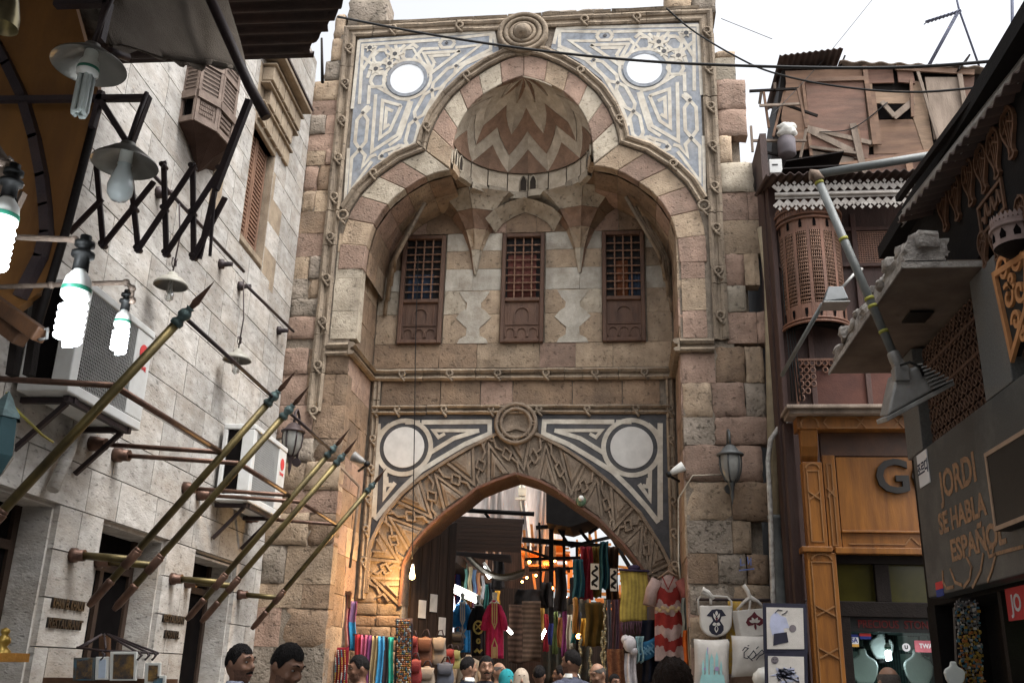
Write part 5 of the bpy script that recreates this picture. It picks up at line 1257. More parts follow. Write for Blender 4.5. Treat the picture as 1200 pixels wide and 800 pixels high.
for i in range(30):
    a = math.pi*(i+.5)/30; p = cyl(a, zb1+.17, .46); t = Vector((math.sin(a), -math.cos(a), 0)); m.add([p-t*.024, p-Vector((0, 0, .05)), p+t*.024, p+Vector((0, 0, .05))], [(0, 1, 2, 3)])
    p = cyl(a, zb1+.05, .452); m.add([p-t*.02-Vector((0, 0, .03)), p+t*.02-Vector((0, 0, .03)), p+t*.02+Vector((0, 0, .03)), p-t*.02+Vector((0, 0, .03))], [(0, 1, 2, 3)])
m.build('crest', oldwood, bal)
bot = MB(); bot.lathe([(rb_-.05, 0), (rb_-.06, .02), (.001, .1)], 20, Matrix.Translation((cx, 13.08, zb0-.02)), a0=math.pi, a1=2*math.pi); bot.build('balcony_floor', dark_wd, bal)
# eave: zinc fretwork under corrugated roof
YE = 12.55; ez1, ez0 = S(1000, 214, YE).z, S(1000, 241, YE).z; xe0, xe1 = S(908, 228, YE).x, 4.7
m = MB(); n = 22; pitch = (xe1-xe0)/n
m.box2((xe0, YE-.01, (ez0+ez1)/2-.05), (xe1, YE+.01, (ez0+ez1)/2+.05))
m.tube([(xe0, YE-.02, (ez0+ez1)/2), (xe1, YE-.02, (ez0+ez1)/2)], .025, 6)
for i in range(n):
    x = xe0+pitch*(i+.5)
    for sgn, zc_ in ((1, (ez0+ez1)/2+.05), (-1, (ez0+ez1)/2-.05)):
        for (dx, dz, r_) in ((0, .06, .052), (-pitch*.5, .10, .035), (0, .15, .03)):
            c_ = (x+dx, zc_+sgn*dz); m.prism([(c_[0]+r_*math.cos(t*math.pi/2), YE-.006, c_[1]+r_*math.sin(t*math.pi/2)*1.15) for t in range(4)], (0, .012, 0))
m.build('fretwork_eave', tin_lt, house, fix=True)
def eav(u, v): x = xe0-.12+(xe1+.15-xe0)*u; return Vector((x, YE-.12+1.2*v, ez1+.10+.3*v+.022*math.sin(x/.12*2*math.pi)+.02*noise.noise(Vector((x*3, 0, 0)))))
MB().sheet(eav, 150, 2, (0, 0, .012)).build('eave_roof', tin_dk, house)
# ---- shack of boards on the roof
shack = thing('roof_shack', 'ramshackle shack of brown boards and plywood with a dark broken window on the roof', 'shack', (4.4, 15.2, 9.5))
YK = 15.0
K_ = lambda px, py: (lambda p: (p.x, p.z))(onY(px, py, YK))
MB().prism([(K_(x, y)[0], YK+.06, K_(x, y)[1]) for x, y in ((917, 80), (1150, 85), (1150, 240), (905, 240), (905, 170))], (0, 1.6, 0)).build('core_wall', dark_wd, shack, fix=True)
boards = [((920, 84), (980, 82), (1010, 82), (1011, 95), (938, 99), (921, 98)), ((943, 98), (1011, 96), (1018, 168), (1017, 188), (950, 175)), ((921, 98), (942, 98), (949, 175), (922, 180), (915, 140)),
          ((1013, 80), (1046, 79), (1048, 97), (1013, 98)), ((1013, 98), (1022, 98), (1027, 170), (1019, 172)), ((1022, 122), (1065, 122), (1067, 107), (1020, 106)), ((1020, 141), (1068, 140), (1090, 150), (1093, 168), (1095, 180), (1024, 181)),
          ((1050, 80), (1068, 81), (1072, 100), (1052, 98)), ((1068, 95), (1082, 97), (1095, 180), (1084, 182), (1070, 140)), ((1083, 92), (1127, 92), (1132, 130), (1130, 145), (1094, 165)), ((1097, 128), (1125, 127), (1126, 138), (1099, 140)),
          ((950, 177), (1016, 189), (1000, 182), (1000, 205), (952, 205)), ((1000, 182), (1095, 181), (1095, 208), (1000, 206)), ((1100, 165), (1130, 146), (1130, 200), (1095, 205)), ((1127, 90), (1142, 90), (1140, 110), (1130, 130))]
bm = [ply, ply_red, ply, ply_red, ply_lt, ply_lt, ply, ply_red, ply_lt, greyboard, ply, greyboard, ply_red, greyboard, ply_red]
for i, q in enumerate(boards):
    y = YK-random.uniform(0, .05); MB().prism([(K_(*p)[0], y+noise.noise(Vector((k, i, 0)))*.02, K_(*p)[1]) for k, p in enumerate(q)], (0, .03, 0)).build('board', bm[i % len(bm)], shack, bevel=.004, seg=1, fix=True)
sticks = [((940, 97), (950, 185)), ((1012, 80), (1024, 172)), ((1020, 108), (1028, 172)), ((1074, 86), (1100, 172)), ((1122, 84), (1131, 140)), ((998, 148), (1012, 208)), ((1003, 148), (1008, 180)), ((945, 152), (1020, 170)), ((945, 154), (998, 180)), ((948, 175), (1002, 182)), ((1032, 122), (1047, 139)), ((1048, 82), (1140, 88)), ((1066, 97), (1068, 140)), ((960, 200), (1090, 180)), ((1063, 190), (1066, 208)), ((1078, 182), (1084, 208)), ((944, 97), (1012, 95)), ((1046, 140), (1068, 122))]
for i, (a, b) in enumerate(sticks):
    m = MB(); y = YK-.06-random.uniform(0, .03); m.beam(Vector((K_(*a)[0], y, K_(*a)[1])), Vector((K_(*b)[0], y, K_(*b)[1])), .05+.03*(i % 3), .03, up=(0, 1, 0)); m.build('batten', random.choice((greyboard, greyboard, greyboard, ply)), shack)
m = MB(); q = [K_(x, y) for x, y in ((1023, 123), (1066, 123), (1068, 139), (1024, 140))]; m.prism([(x, YK-.012, z) for x, z in q], (0, .02, 0)); m.build('window_opening', black_void, shack, fix=True)
a = K_(918, 77); b = K_(982, 74); c = K_(1142, 82)
def rf(u, v): x = a[0]-.1+(b[0]-a[0]+.15)*u; return Vector((x, YK-.25+1.8*v, a[1]+.03+.1*u+.05*v+.015*math.sin(x*60)))
MB().sheet(rf, 60, 2, (0, 0, .015)).build('roof_sheet', tin_dk, shack)
def rf2(u, v): x = b[0]+(c[0]-b[0]+.2)*u; return Vector((x, YK-.12+1.8*v, b[1]-.05+(c[1]-b[1])*u+.02*math.sin(u*50)+.05*v))
MB().sheet(rf2, 60, 2, (0, 0, .02)).build('roof_sheet', greyboard, shack)
m = MB(); m.beam(onY(984, 80, YK), onY(990, 66, YK), .06, .03); m.beam(onY(1122, 84, YK-.1), onY(1135, 67, YK-.1), .16, .03); m.build('batten', dark_wd, shack)
# lean-to frame, sack and box beside the shack
lf = thing('lean_to', 'loose frame of grey sticks leaning beside the shack above the gate shoulder', 'frame', tuple(onY(905, 180, 14.6)))
for a, b in (((878, 107), (936, 104)), ((890, 124), (938, 122)), ((892, 108), (890, 122)), ((895, 108), (901, 150)), ((908, 97), (908, 104)), ((918, 122), (958, 136)), ((935, 104), (945, 150)), ((882, 165), (945, 165)), ((895, 178), (912, 182)), ((945, 150), (938, 185)), ((920, 105), (906, 160)), ((880, 148), (882, 178))):
    m = MB(); m.beam(onY(*a, 14.6+random.uniform(0, .15)), onY(*b, 14.6+random.uniform(0, .15)), .04, .04); m.build('stick', random.choice((greyboard, dark_wd, ply)), lf)
white_pl = material('white sack', (.62, .61, .57), bump=.5, bscale=30, objvar=0)
p = onY(922, 153, 14.55); m = MB(); m.grid(lambda u, v: p+Vector(((.16+.02*math.sin(v*9))*math.cos(2*math.pi*u)*(1-.3*abs(2*v-1)**4), .12*math.sin(2*math.pi*u)*(1-.3*abs(2*v-1)**4), .22*(v-.5)+.012*math.sin(u*30))), 24, 10); m.ball(p, .14, 10); tag(m.build('sack', white_pl), 'bulging white sack on the stick frame beside the shack', 'sack')
p = onY(922, 172, 14.6); m = MB(); m.lathe([(.001, .17), (.13, .16), (.15, .12), (.15, -.15), (.13, -.17), (.001, -.17)], 16, Matrix.Translation(p)); tag(m.build('barrel', material('faded blue red plastic', (.16, .145, .16), bump=.2, dirt=(.12, .06, .05), dirt_amt=.7)), 'faded mauve plastic barrel under the white sack', 'barrel')
p = onY(908, 198, 14.1); m = MB(); m.box(p, (.2, .2, .25)); bx = thing('meter_box', 'white box with dark slot standing beside the gate shoulder', 'box', tuple(p)); m.build('casing', ac_white, bx, bevel=.01); m = MB(); m.box(p+Vector((-.01, -.102, .02)), (.09, .01, .02)); m.build('slot', black_pl, bx)
m = MB(); m.beam(onY(918, 198, 13.6), onY(985, 187, 13.6), .5, .02); m.beam(onY(915, 205, 13.5), onY(1000, 200, 13.5), .4, .02); tag(m.build('roof_boards', dark_wd), 'dark loose boards lying on the eave below the shack', 'boards')

# ---- drain pipe and conduit between gate and shop
dp = thing('drain_pipe', 'beige drain pipe with grey lower length in the gap beside the gate', 'pipe', tuple(onY(915, 700, 13.9)))
m = MB(); P0, P1, P2 = onY(902, 330, 13.85), onY(908, 608, 13.85), onY(916, 720, 13.85); m.tube([P0+Vector((-.05, 0, .9)), P0, P1], .085, 12); m.build('upper_length', pvc_be, dp)
m = MB(); m.tube([P1+Vector((0, 0, .05)), P1, P1-Vector((0, 0, .01)), P2, Vector((P2.x, P2.y, 0))], [.1, .1, .092, .092, .092], 12); m.build('lower_length', pvc_gr, dp)
cdt = MB(); cdt.tube([onY(x, y, 13.55) for x, y in ((940, 455), (930, 478), (922, 492), (912, 502), (903, 515), (900, 540), (903, 600), (906, 700))]+[Vector((onY(906, 700, 13.55).x, 13.55, 0))], .035, 8)
tag(cdt.build('conduit', material('flaking white conduit', (.42, .41, .38), alt=(.2, .18, .16), scale=12, bump=.3)), 'flaking white conduit bent down beside the drain pipe', 'pipe')
wires = MB()
for k in range(4): wires.tube([onY(918+k*3+random.uniform(-2, 2), 240, 13.0), onY(917+k*3, 330, 13.0), onY(925+k*3, 420, 13.0), onY(928+k*4, 470, 12.95)], .011, 5)
tag(wires.build('cable_bundle', black_pl, kind=None), 'bundle of black cables running down beside the round balcony', 'cables')

# ---- dark shop building along the alley
ab = thing('alley_building', 'dark building along the alley with granite pillars, lattice windows and ornamented black boarding', 'building', (3.3, 8, 0))
AX = 3.2
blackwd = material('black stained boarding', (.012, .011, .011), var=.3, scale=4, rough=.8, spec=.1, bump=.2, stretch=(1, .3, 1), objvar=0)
def RX(px, py, X=AX): p = onX(px, py, X); return (p.y, p.z)
m = MB(); m.box2((AX+.12, -12, 2.35), (AX+.6, 11.3, 6.2)); m.box2((AX+.12, -12, 0), (AX+.6, 5.4, 2.35)); m.box2((AX+.6, -12, 0), (AX+.8, 11.3, 6.2)); m.box2((AX+.12, -12, 6.2), (AX+.6, 2.2, 12.5)); m.box2((AX+.1, 11.0, 0), (AX+.6, 11.28, 2.35)); m.build('core_wall', blackwd, ab)  # the high wall near the camera is unseen, added to darken the lower alley
# granite pillars and lattice windows
def apil(y0, y1, z0, z1, o=.08): m = MB(); m.box2((AX-o, y0, z0), (AX+.119, y1, z1)); return m.build('pillar', granite_l, ab, bevel=.01)
zt_ = 4.97
apil(10.2, 10.75, 3.86, zt_); apil(7.75, 8.35, 3.86, zt_); apil(5.2, 5.8, 3.86, zt_)
for y0, y1 in ((8.36, 10.19), (5.81, 7.74)):
    m = MB(); m.box2((AX+.1, y0, 3.86), (AX+.118, y1, zt_)); m.build('dark_interior', black_void, ab)
    g = MB(); ny = int((y1-y0)/.13)
    for i in range(ny):
        for j in range(8):
            c_ = (y0+(i+.5)*(y1-y0)/ny, 3.93+j*.135)
            if c_[1] > zt_-.05: continue
            g.tube([Vector((AX+.03, c_[0]+.058*math.cos(a), c_[1]+.058*math.sin(a))) for a in [math.pi*k/4 for k in range(8)]], .013, 4, closed=True); g.beam((AX+.03, c_[0]-.05, c_[1]-.05), (AX+.03, c_[0]+.05, c_[1]+.05), .02, .015)
    for z in (4.38, 4.7): g.box2((AX+.01, y0, z), (AX+.06, y1, z+.03))
    g.build('lattice_window', wood_dk, ab)
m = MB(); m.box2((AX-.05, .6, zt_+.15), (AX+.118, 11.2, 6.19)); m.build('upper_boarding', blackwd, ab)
# granite fascia slab with painted words
fas = thing('granite_fascia', 'grey granite fascia slab with worn gold words, above the alley shop', 'fascia', (3.1, 8.5, 2.4))
FX = 3.1
m = MB(); m.box2((FX, 4.0, 2.385), (AX+.1, 10.5, 3.84)); m.build('slab', granite, fas, bevel=.012)
goldp = material('peeling gold letters', (.36, .20, .10), alt=(.20, .12, .07), scale=24, rough=.6, bump=.2, objvar=0, dirt=(.07, .07, .065), dirt_amt=.6, dirt_scale=11)
def ftext(body, px, py, h, sx, sp=1.0):
    y, z = RX(px, py, FX); text_mesh(body, h, .0015, frame_M((FX-.0035, y, z), (0, -1, 0), (0, 0, 1)), goldp, 'words', fas, bold=.010, sx=sx, spacing=sp)
ftext('JORDI', 1122, 560, .36, 1.05); ftext('SE HABLA', 1126, 604, .27, 1.1); ftext('ESPA\u00d1OL', 1144, 636, .27, 1.2)
m = MB()
for st_k in ([(1105, 668), (1106, 682), (1110, 689), (1118, 687)], [(1114, 666), (1120, 682), (1128, 685)], [(1133, 652), (1139, 664), (1137, 678), (1130, 688)], [(1153, 648), (1150, 668), (1142, 685), (1140, 688)], [(1168, 648), (1163, 668), (1158, 681)], [(1157, 640), (1160, 652), (1170, 648), (1200, 640)], [(1160, 642), (1165, 640), (1164, 648)]):
    g = lambda y, z, h: Vector((FX-.002-h, y, z)); ribbon([RX(*p, FX) for p in st_k], .03, g, .006, m)
m.build('brush_strokes', goldp, fas, fix=True)
y, z = RX(1083, 549, FX); pl = thing('name_plate', 'small white plate with blue black Korean letters on the granite fascia', 'sign', (FX, y, z))
MB().box2((FX-.012, y-.17, z-.17), (FX-.002, y+.17, z+.17)).build('plate', pw, pl)
text_mesh('\uc870\ub974\ub514', .15, .002, frame_M((FX-.0145, y, z), (0, -1, 0), (0, 0, 1)), material('navy letters', (.02, .03, .07), bump=0), 'letters', pl, bold=.002, sx=.85)
y, z = RX(1101, 690, FX); stk = thing('corner_sticker', 'small red and blue sticker at the bottom corner of the granite fascia', 'sticker', (FX, y, z))
MB().box2((FX-.005, y-.13, z), (FX-.002, y+.1, z+.07)).build('band', red_pt, stk); MB().box2((FX-.005, y-.13, z-.07), (FX-.002, y+.1, z-.001)).build('band', pb, stk)
# black box screen on the slab
a, b = RX(1153, 532, 2.98), RX(1168, 622, 2.98); scn = thing('sign_box', 'black sign box with thin tan edge hung over the granite fascia', 'sign box', (3, 7, 3))
y0 = (a[0]+b[0])/2; MB().box2((2.98, 4.2, b[1]), (FX-.003, y0, a[1])).build('box', black_pl, scn, bevel=.005)
m = MB(); e_ = .035
for q in (((2.97, 4.2, a[1]-e_), (2.979, y0, a[1])), ((2.97, 4.2, b[1]), (2.979, y0, b[1]+e_)), ((2.97, y0-e_, b[1]+e_), (2.979, y0, a[1]-e_))): m.box2(*q)
m.build('edge_strip', material('tan edge', (.38, .27, .19), bump=.1), scn)
# projecting plaster canopy slab
cn = thing('canopy_slab', 'concrete canopy slab with crumbling plaster edge and recessed lamp', 'canopy', (2.9, 9.5, 5))
m = MB(); m.box2((2.47, 8.05, 5.0), (AX+.118, 11.2, 5.06)); m.build('soffit', material('stained brown soffit', (.20, .155, .125), alt=(.13, .10, .08), scale=2.5, bump=.2, dirt=(.10, .07, .055), dirt_amt=.5), cn)
m = MB(); m.box2((2.455, 8.03, 4.985), (2.469, 11.21, 5.04)); m.box2((2.455, 8.03, 4.985), (AX, 8.049, 5.04)); m.build('edge_strip', plaster_g, cn)
def crum(u, v): y = 8.05+3.15*u; w_ = .22*v; return Vector((2.49+.07*noise.noise(Vector((y*3, v*4, 0)))+.05*v, y, 5.05+w_+.10*noise.noise(Vector((y*2.2, v*3, 7)))*(.3+v)))
m = MB(); m.sheet(crum, 60, 6, (.35, 0, .0)); m.build('crumbling_edge', plaster_g, cn)
for i in range(26):
    y = 8.08+i*.12+random.uniform(-.03, .03); s_ = random.uniform(.08, .16)
    me = unit_stone(plaster_g, 2, random.randrange(5)); link('stone', me, cn, Matrix.Translation((2.5+random.uniform(-.02, .2), y, 5.15+random.uniform(0, .16))) @ Matrix.Rotation(R(-90)+random.uniform(-.5, .5), 4, 'Z') @ Matrix.Diagonal((s_*1.4, .2, s_, 1)))
p = onZ(1075, 370, 4.99); m = MB(); m.box(p+Vector((0, 0, -.012)), (.22, .3, .02)); m.build('recessed_lamp', black_pl, cn)
p = onX(1125, 275, 2.7); rbk = thing('small_balcony', 'small round pale balcony front with cut out ornament below the black roof', 'balcony', (2.9, p.y, p.z-.2))
cyl2 = lambda a, z, r_: Vector((3.12-r_*math.sin(a), p.y-r_*math.cos(a)*1.0, z))
m = MB(); m.grid(lambda u, v: cyl2(math.pi*u, p.z-.12+.2*v, .17), 20, 1); m.tube([cyl2(math.pi*i/20, p.z+.03, .175) for i in range(21)], .015, 5)
for i in range(16): a = math.pi*(i+.5)/16; q = cyl2(a, p.z+.10, .172); t = Vector((-math.cos(a), math.sin(a), 0)); m.add([q-t*.02, q-Vector((0, 0, .04)), q+t*.02, q+Vector((0, 0, .04))], [(0, 1, 2, 3)])
m.build('drum', material('pale pinkish paint', (.36, .27, .25), bump=.1, dirt=(.12, .09, .08), dirt_amt=.5), rbk)
m = MB()
for i in range(5): q = math.pi*(i+.5)/5; P = [cyl2(q+dx, p.z-.04+dz, .173) for dx, dz in ((-.14, -.04), (.14, -.04), (.16, .0), (0, .05), (-.16, .0))]; m.add(P, [(0, 1, 2, 3, 4)])
m.build('cut_out', black_void, rbk, kind='stuff')
MB().lathe([(.17, 0), (.1, -.06), (.001, -.08)], 20, Matrix.Translation((3.12, p.y, p.z-.12)), a0=R(90), a1=R(270)).build('underside', dark_wd, rbk)
# black roof with corrugated edge and galvanised gutter
rf_ = thing('black_awning', 'black overhanging roof with wavy corrugated edge and dented grey gutter', 'roof', (3, 8, 6.1))
e0, e1 = onZ(1052, 262, 5.95), onZ(1203, 72, 5.95)
def awf(u, v):
    p = e0.lerp(e0+(e1-e0)*1.6, u); return Vector((p.x+.9*v, p.y, 5.95+.22*v+.02*math.sin(p.y/.15*2*math.pi)+.01*math.sin(p.y*5)))
MB().sheet(awf, 260, 2, (0, 0, .015)).build('corrugated_sheet', tin_dk, rf_)
def gut(u, v):
    p = e0.lerp(e0+(e1-e0)*1.6, -.04+u*1.04); w_ = .02*noise.noise(Vector((p.y*2, v, 0))); return Vector((p.x+.10+w_+.03*math.sin(v*9), p.y, 6.0+.17*v+w_*1.2))
MB().sheet(gut, 60, 5, (.015, 0, 0)).build('gutter_board', galv, rf_)
m = MB(); q0, q1 = e0+Vector((.05, .05, .3)), e0+(e1-e0)*1.6+Vector((.12, 0, .42)); m.beam(q0, q1, .06, .06); m.build('roof_beam', dark_wd, rf_)
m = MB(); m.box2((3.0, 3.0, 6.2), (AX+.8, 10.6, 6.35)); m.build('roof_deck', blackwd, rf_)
# wooden ornaments on the black boarding
orn = material('dull orange fret ornament', (.13, .062, .032), alt=(.08, .04, .022), scale=12, rough=.6, bump=.2, objvar=.1)
def lute(px, py, h, lb, X=AX-.055):
    y, z = RX(px, py, X); o = thing('lute_ornament', lb, 'ornament', (X, y, z), 'balloon shaped ornaments on the black boarding'); m = MB()
    prof = [(.0, .5), (.16, .46), (.27, .33), (.3, .18), (.25, .02), (.15, -.14), (.08, -.26), (.07, -.38), (.12, -.46), (.06, -.5)]
    P = [(y-a*h, z+b*h) for a, b in prof]+[(y+a*h, z+b*h) for a, b in reversed(prof)]
    g = lambda yy, zz_, k: Vector((X-k, yy, zz_)); ribbon(P, .05*h, g, .03, m, closed=True)
    for k in (.14, -.14, 0): ribbon([(y+k*h, z+.36*h), (y+k*.35*h, z-.3*h)], .03*h, g, .022, m)
    ribbon([(y-.24*h, z+.1*h), (y, z+.25*h), (y+.24*h, z+.1*h)], .03*h, g, .026, m); m.build('fretwork', orn, o, fix=True)
names = ['farthest in the upper row, next to the small balcony', 'second in the upper row counting from the small balcony', 'third in the upper row counting from the small balcony', 'fourth in the upper row counting from the small balcony', 'fifth in the upper row counting from the small balcony', 'sixth in the upper row, under the roof edge']
for i, (x, y) in enumerate(((1108, 245), (1122, 232), (1138, 214), (1153, 198), (1168, 180), (1185, 156))): lute(x, y, .44, 'wooden balloon shaped ornament, '+names[i])
for i, (x, y) in enumerate(((1155, 292), (1169, 283), (1185, 270), (1200, 252))): lute(x, y, .32, 'smaller balloon ornament of the lower row, '+('beside the canopy slab', 'second from the canopy slab', 'third from the canopy slab', 'nearest the picture edge')[i])
y0, z0 = RX(1157, 255); y1, z1 = RX(1186, 232); pq = thing('text_plaque', 'narrow carved plaque with Arabic script between the ornament rows', 'plaque', (AX, (y0+y1)/2, z0)); zc2 = (z0+z1)/2; m = MB(); g = lambda yy, zz_, k: Vector((AX-.055-k, yy, zz_))
ribbon([(y0, zc2-.13), (y1, zc2-.13), (y1, zc2+.13), (y0, zc2+.13)], .03, g, .02, m, closed=True)
ribbon([(y0+(y1-y0)*t, zc2+.05*math.sin(t*25)+.03*math.sin(t*47)) for t in [.1+.8*i/30 for i in range(31)]], .03, g, .02, m); m.build('carving', orn, pq, fix=True)
# triangular carved orange pendant panel
tp = thing('hanging_ornament', 'pointed orange panel carved with scrolls hanging on the black boarding', 'panel', (3.1, 6.8, 4)); X = AX-.07
T3 = [RX(1168, 322, X), RX(1206, 297, X), RX(1206, 360, X), RX(1189, 418, X)]
MB().prism([(X, y, z) for y, z in T3], (.05, 0, 0)).build('board', material('black backing', (.02, .017, .015), bump=.1), tp, fix=True)
m = MB(); g = lambda yy, zz_, k: Vector((X-.001-k, yy, zz_)); ribbon(T3, .05, g, .03, m, closed=True)
cen = Vector((sum(q[0] for q in T3)/4, sum(q[1] for q in T3)/4))
for (dy, dz, r_, ph) in ((.13, .3, .13, 0), (-.13, .28, .12, 2), (.1, .05, .12, 1), (-.12, .02, .11, 3), (.03, -.18, .09, 0), (-.05, -.32, .06, 2), (.0, .16, .07, 4)):
    ribbon([(cen.x+dy+r_*(1-.75*t)*math.cos(ph+t*7), cen.y+dz+r_*(1-.75*t)*math.sin(ph+t*7)) for t in [i/16 for i in range(17)]], .035, g, .025, m)
m.build('scrollwork', material('bright orange wood', (.42, .20, .08), bump=.1), tp, fix=True)

# ---- floodlights on poles
steel = material('dull aluminium', (.30, .30, .29), alt=(.21, .21, .205), rough=.5, metal=.5, bump=.08, objvar=.05, dirt=(.16, .13, .10), dirt_amt=.4)
tape = material('yellow green tape', (.28, .27, .05), bump=.1)
fl = thing('floodlight', 'large ribbed floodlight hanging at the end of a grey pole with yellow tape bands', 'floodlight', tuple(onY(1050, 430, 8.6)))
YF = 8.8
A_, B_, C_ = onY(956, 205, YF), onY(1050, 422, YF-.1), onY(1128, 176, YF)
MB().tube([C_, A_+Vector((.03, 0, .01))], .042, 10).build('horizontal_pole', pvc_gr, fl); MB().tube([A_, B_], .04, 10).build('drop_pole', pvc_gr, fl)
m = MB(); m.tube([A_-Vector((.06, 0, 0)), A_, A_+Vector((.03, 0, -.07))], .058, 10); m.build('elbow', material('rusty elbow', (.22, .16, .12), bump=.2), fl)
m = MB(); d = (B_-A_)
for f in (.04, .36, .68, .72, .85): m.tube([A_+d*f, A_+d*(f+.016)], .045, 10)
m.build('tape_band', tape, fl, kind='stuff')
m = MB(); m.tube([B_-d*.04, B_, B_+Vector((.03, 0, -.08))], [.055, .06, .05], 10); m.beam(B_+Vector((0, 0, -.02)), B_+Vector((.12, 0, -.22)), .1, .1); m.box(B_+Vector((.02, -.02, -.15)), (.13, .13, .14)); m.build('junction', steel, fl, bevel=.01)
h0 = onY(1052, 448, YF-.1); hx = (onY(1042, 488, YF-.1)-onY(1112, 445, YF-.1)); u_ = hx.normalized()
# ribbed head: wedge body, fins across it, flat rim
tl, tr_2, bl_, br_ = [onY(x, y, YF-.15) for x, y in ((1050, 440), (1076, 428), (1040, 487), (1112, 447))]
bk = [q+Vector((0, .28, .06)) for q in (tl, tr_2, bl_, br_)]
m = MB(); m.add([tl, tr_2, br_, bl_]+[bk[0], bk[1], bk[3], bk[2]], [(0, 1, 2, 3), (7, 6, 5, 4), (0, 4, 5, 1), (1, 5, 6, 2), (2, 6, 7, 3), (3, 7, 4, 0)]); m.build('head', steel, fl, bevel=.02, fix=True)
m = MB()
for i in range(8):
    f = i/7; a = tr_2.lerp(tl, .1).lerp(bl_.lerp(br_, .72), f*.95); b = tr_2.lerp(br_, f*.97+.02)
    m.beam(a+Vector((0, -.02, 0)), b+Vector((.02, -.03, 0)), .012, .07, up=(0, 1, 0))
m.build('cooling_fin', metal_dk if False else steel, fl)
m = MB()
q = [bl_+Vector((-.02, -.03, -.02)), br_+Vector((.03, -.03, 0)), br_+Vector((.03, .32, .06)), bl_+Vector((-.02, .32, .04))]
m.prism(q, (0.01, 0, -.04)); m.build('rim', galv, fl, bevel=.006, fix=True)
MB().tube([onY(1055, 428, YF-.2), onY(1066, 424, YF-.25), onY(1078, 430, YF-.25), onY(1082, 440, YF-.2)], .012, 6).build('cable', black_pl, fl)
f2 = thing('small_floodlight', 'small floodlight with trapezoid housing on a thin slanted arm before the round balcony', 'floodlight', tuple(onY(965, 350, 11.5)))
a, b = onY(916, 440, 12.6), onY(964, 356, 11.6); MB().tube([a, b], .028, 8).build('arm', pvc_gr, f2)
c_ = onY(977, 347, 11.5); m = MB(); w_, h_ = .15, .11
m.add([c_+Vector(q) for q in ((-w_, -.12, -h_), (w_, -.12, -h_+.03), (w_*.75, -.06, h_), (-w_*.45, -.06, h_), (-w_, .14, -h_), (w_, .14, -h_+.03), (w_*.75, .1, h_), (-w_*.45, .1, h_))], [(0, 1, 2, 3), (7, 6, 5, 4), (0, 4, 5, 1), (1, 5, 6, 2), (2, 6, 7, 3), (3, 7, 4, 0)]); m.build('housing', material('dark grey casing', (.10, .11, .115), rough=.5, bump=.05), f2, bevel=.012, fix=True)
m = MB(); m.box(c_+Vector((0, .01, -h_-.015)), (.32, .3, .02)); m.build('lens', lampgl, f2, bevel=.005); MB().tube([c_+Vector((.1, 0, .1)), onY(1000, 322, 11.6), onY(1010, 315, 11.8)], .02, 6).build('bracket', galv, f2)

# ---- wall lanterns on the gate
def lantern(p, s, lb, frm, flip=1):
    l = thing('wall_lantern', lb, 'lantern', tuple(p), 'lanterns on the gate'); T = Matrix.Translation(p)
    MB().lathe([(.001, .24*s), (.04*s, .235*s), (.09*s, .2*s), (.13*s, .14*s), (.19*s, .10*s), (.195*s, .08*s), (.15*s, .07*s)], 12, T).build('cap', frm, l)
    MB().lathe([(.15*s, .07*s), (.155*s, -.02*s), (.14*s, -.15*s), (.09*s, -.27*s), (.05*s, -.3*s)], 12, T).build('glass', lampgl, l)
    m = MB()
    for i in range(6):
        a = i*math.pi/3+.2; m.tube([T @ Vector((r_*math.cos(a)*s, r_*math.sin(a)*s, z*s)) for r_, z in ((.155, .07), (.16, -.02), (.145, -.15), (.095, -.27), (.05, -.31))], .012*s, 5)
    m.lathe([(.06*s, -.29*s), (.05*s, -.34*s), (.03*s, -.38*s), (.025*s, -.5*s), (.012*s, -.56*s), (.001, -.62*s)], 10, T); m.build('cage', frm, l)
    m = MB(); m.tube([T @ Vector(q)*1 for q in ((0, .30*s, -.36*s), (0, .28*s, .1*s), (0, .22*s, .38*s), (0, .10*s, .47*s), (0, .02*s, .42*s), (0, 0, .24*s))], .022*s, 7); m.tube([T @ Vector((0, .32*s, -.34*s)), T @ Vector((0, .27*s, -.34*s))], .07*s, 10); m.build('arm', frm, l)
lantern(onY(856, 540, 13.62), 1.0, 'grey six sided wall lantern on the rough pillar beside the drain pipe', material('dark grey lantern metal', (.09, .095, .095), rough=.5, metal=.3, bump=.1))
lantern(onY(343, 512, 13.55), .95, 'black wall lantern behind the spear heads, next to the air conditioner', metal_dk)
# small spotlights by the lower spandrels
for (px, py, dx, lb) in ((790, 552, -1, 'small white spotlight aimed at the gate beside the pillar'), (424, 540, 1, 'small spotlight with amber side on the pier next to the spear heads')):
    p = onY(px, py, 14.0 if dx < 0 else 13.7); s_ = thing('spotlight', lb, 'spotlight', tuple(p), 'spotlights beside the spandrels')
    m = MB(); d = Vector((-.75*dx*-1*-1, -.1, .4)).normalized(); m.tube([p+d*.16, p+d*.155, p, p-d*.06], [.075, .08, .05, .03], 10); m.build('housing', plast_w if dx < 0 else galv, s_)
    m = MB(); m.ball(p-d*.09, .05, 8); m.tube([p-d*.1, p+Vector((.08*-dx, .15, -.12))], .02, 6); m.build('joint', black_pl, s_)
m = MB(); m.tube([onY(x, y, 13.93) for x, y in ((846, 556), (812, 557), (806, 566), (795, 584), (795, 660), (797, 678))], .012, 6); tag(m.build('wall_conduit', cream), 'white conduit running along the pillar from lantern to spotlight', 'pipe')
m = MB(); m.tube([onY(x, y, 13.9) for x, y in ((400, 548), (421, 570), (418, 600), (410, 665))], .022, 6); tag(m.build('wall_conduit', ply_lt), 'tan conduit running down the pier below the amber spotlight', 'pipe')

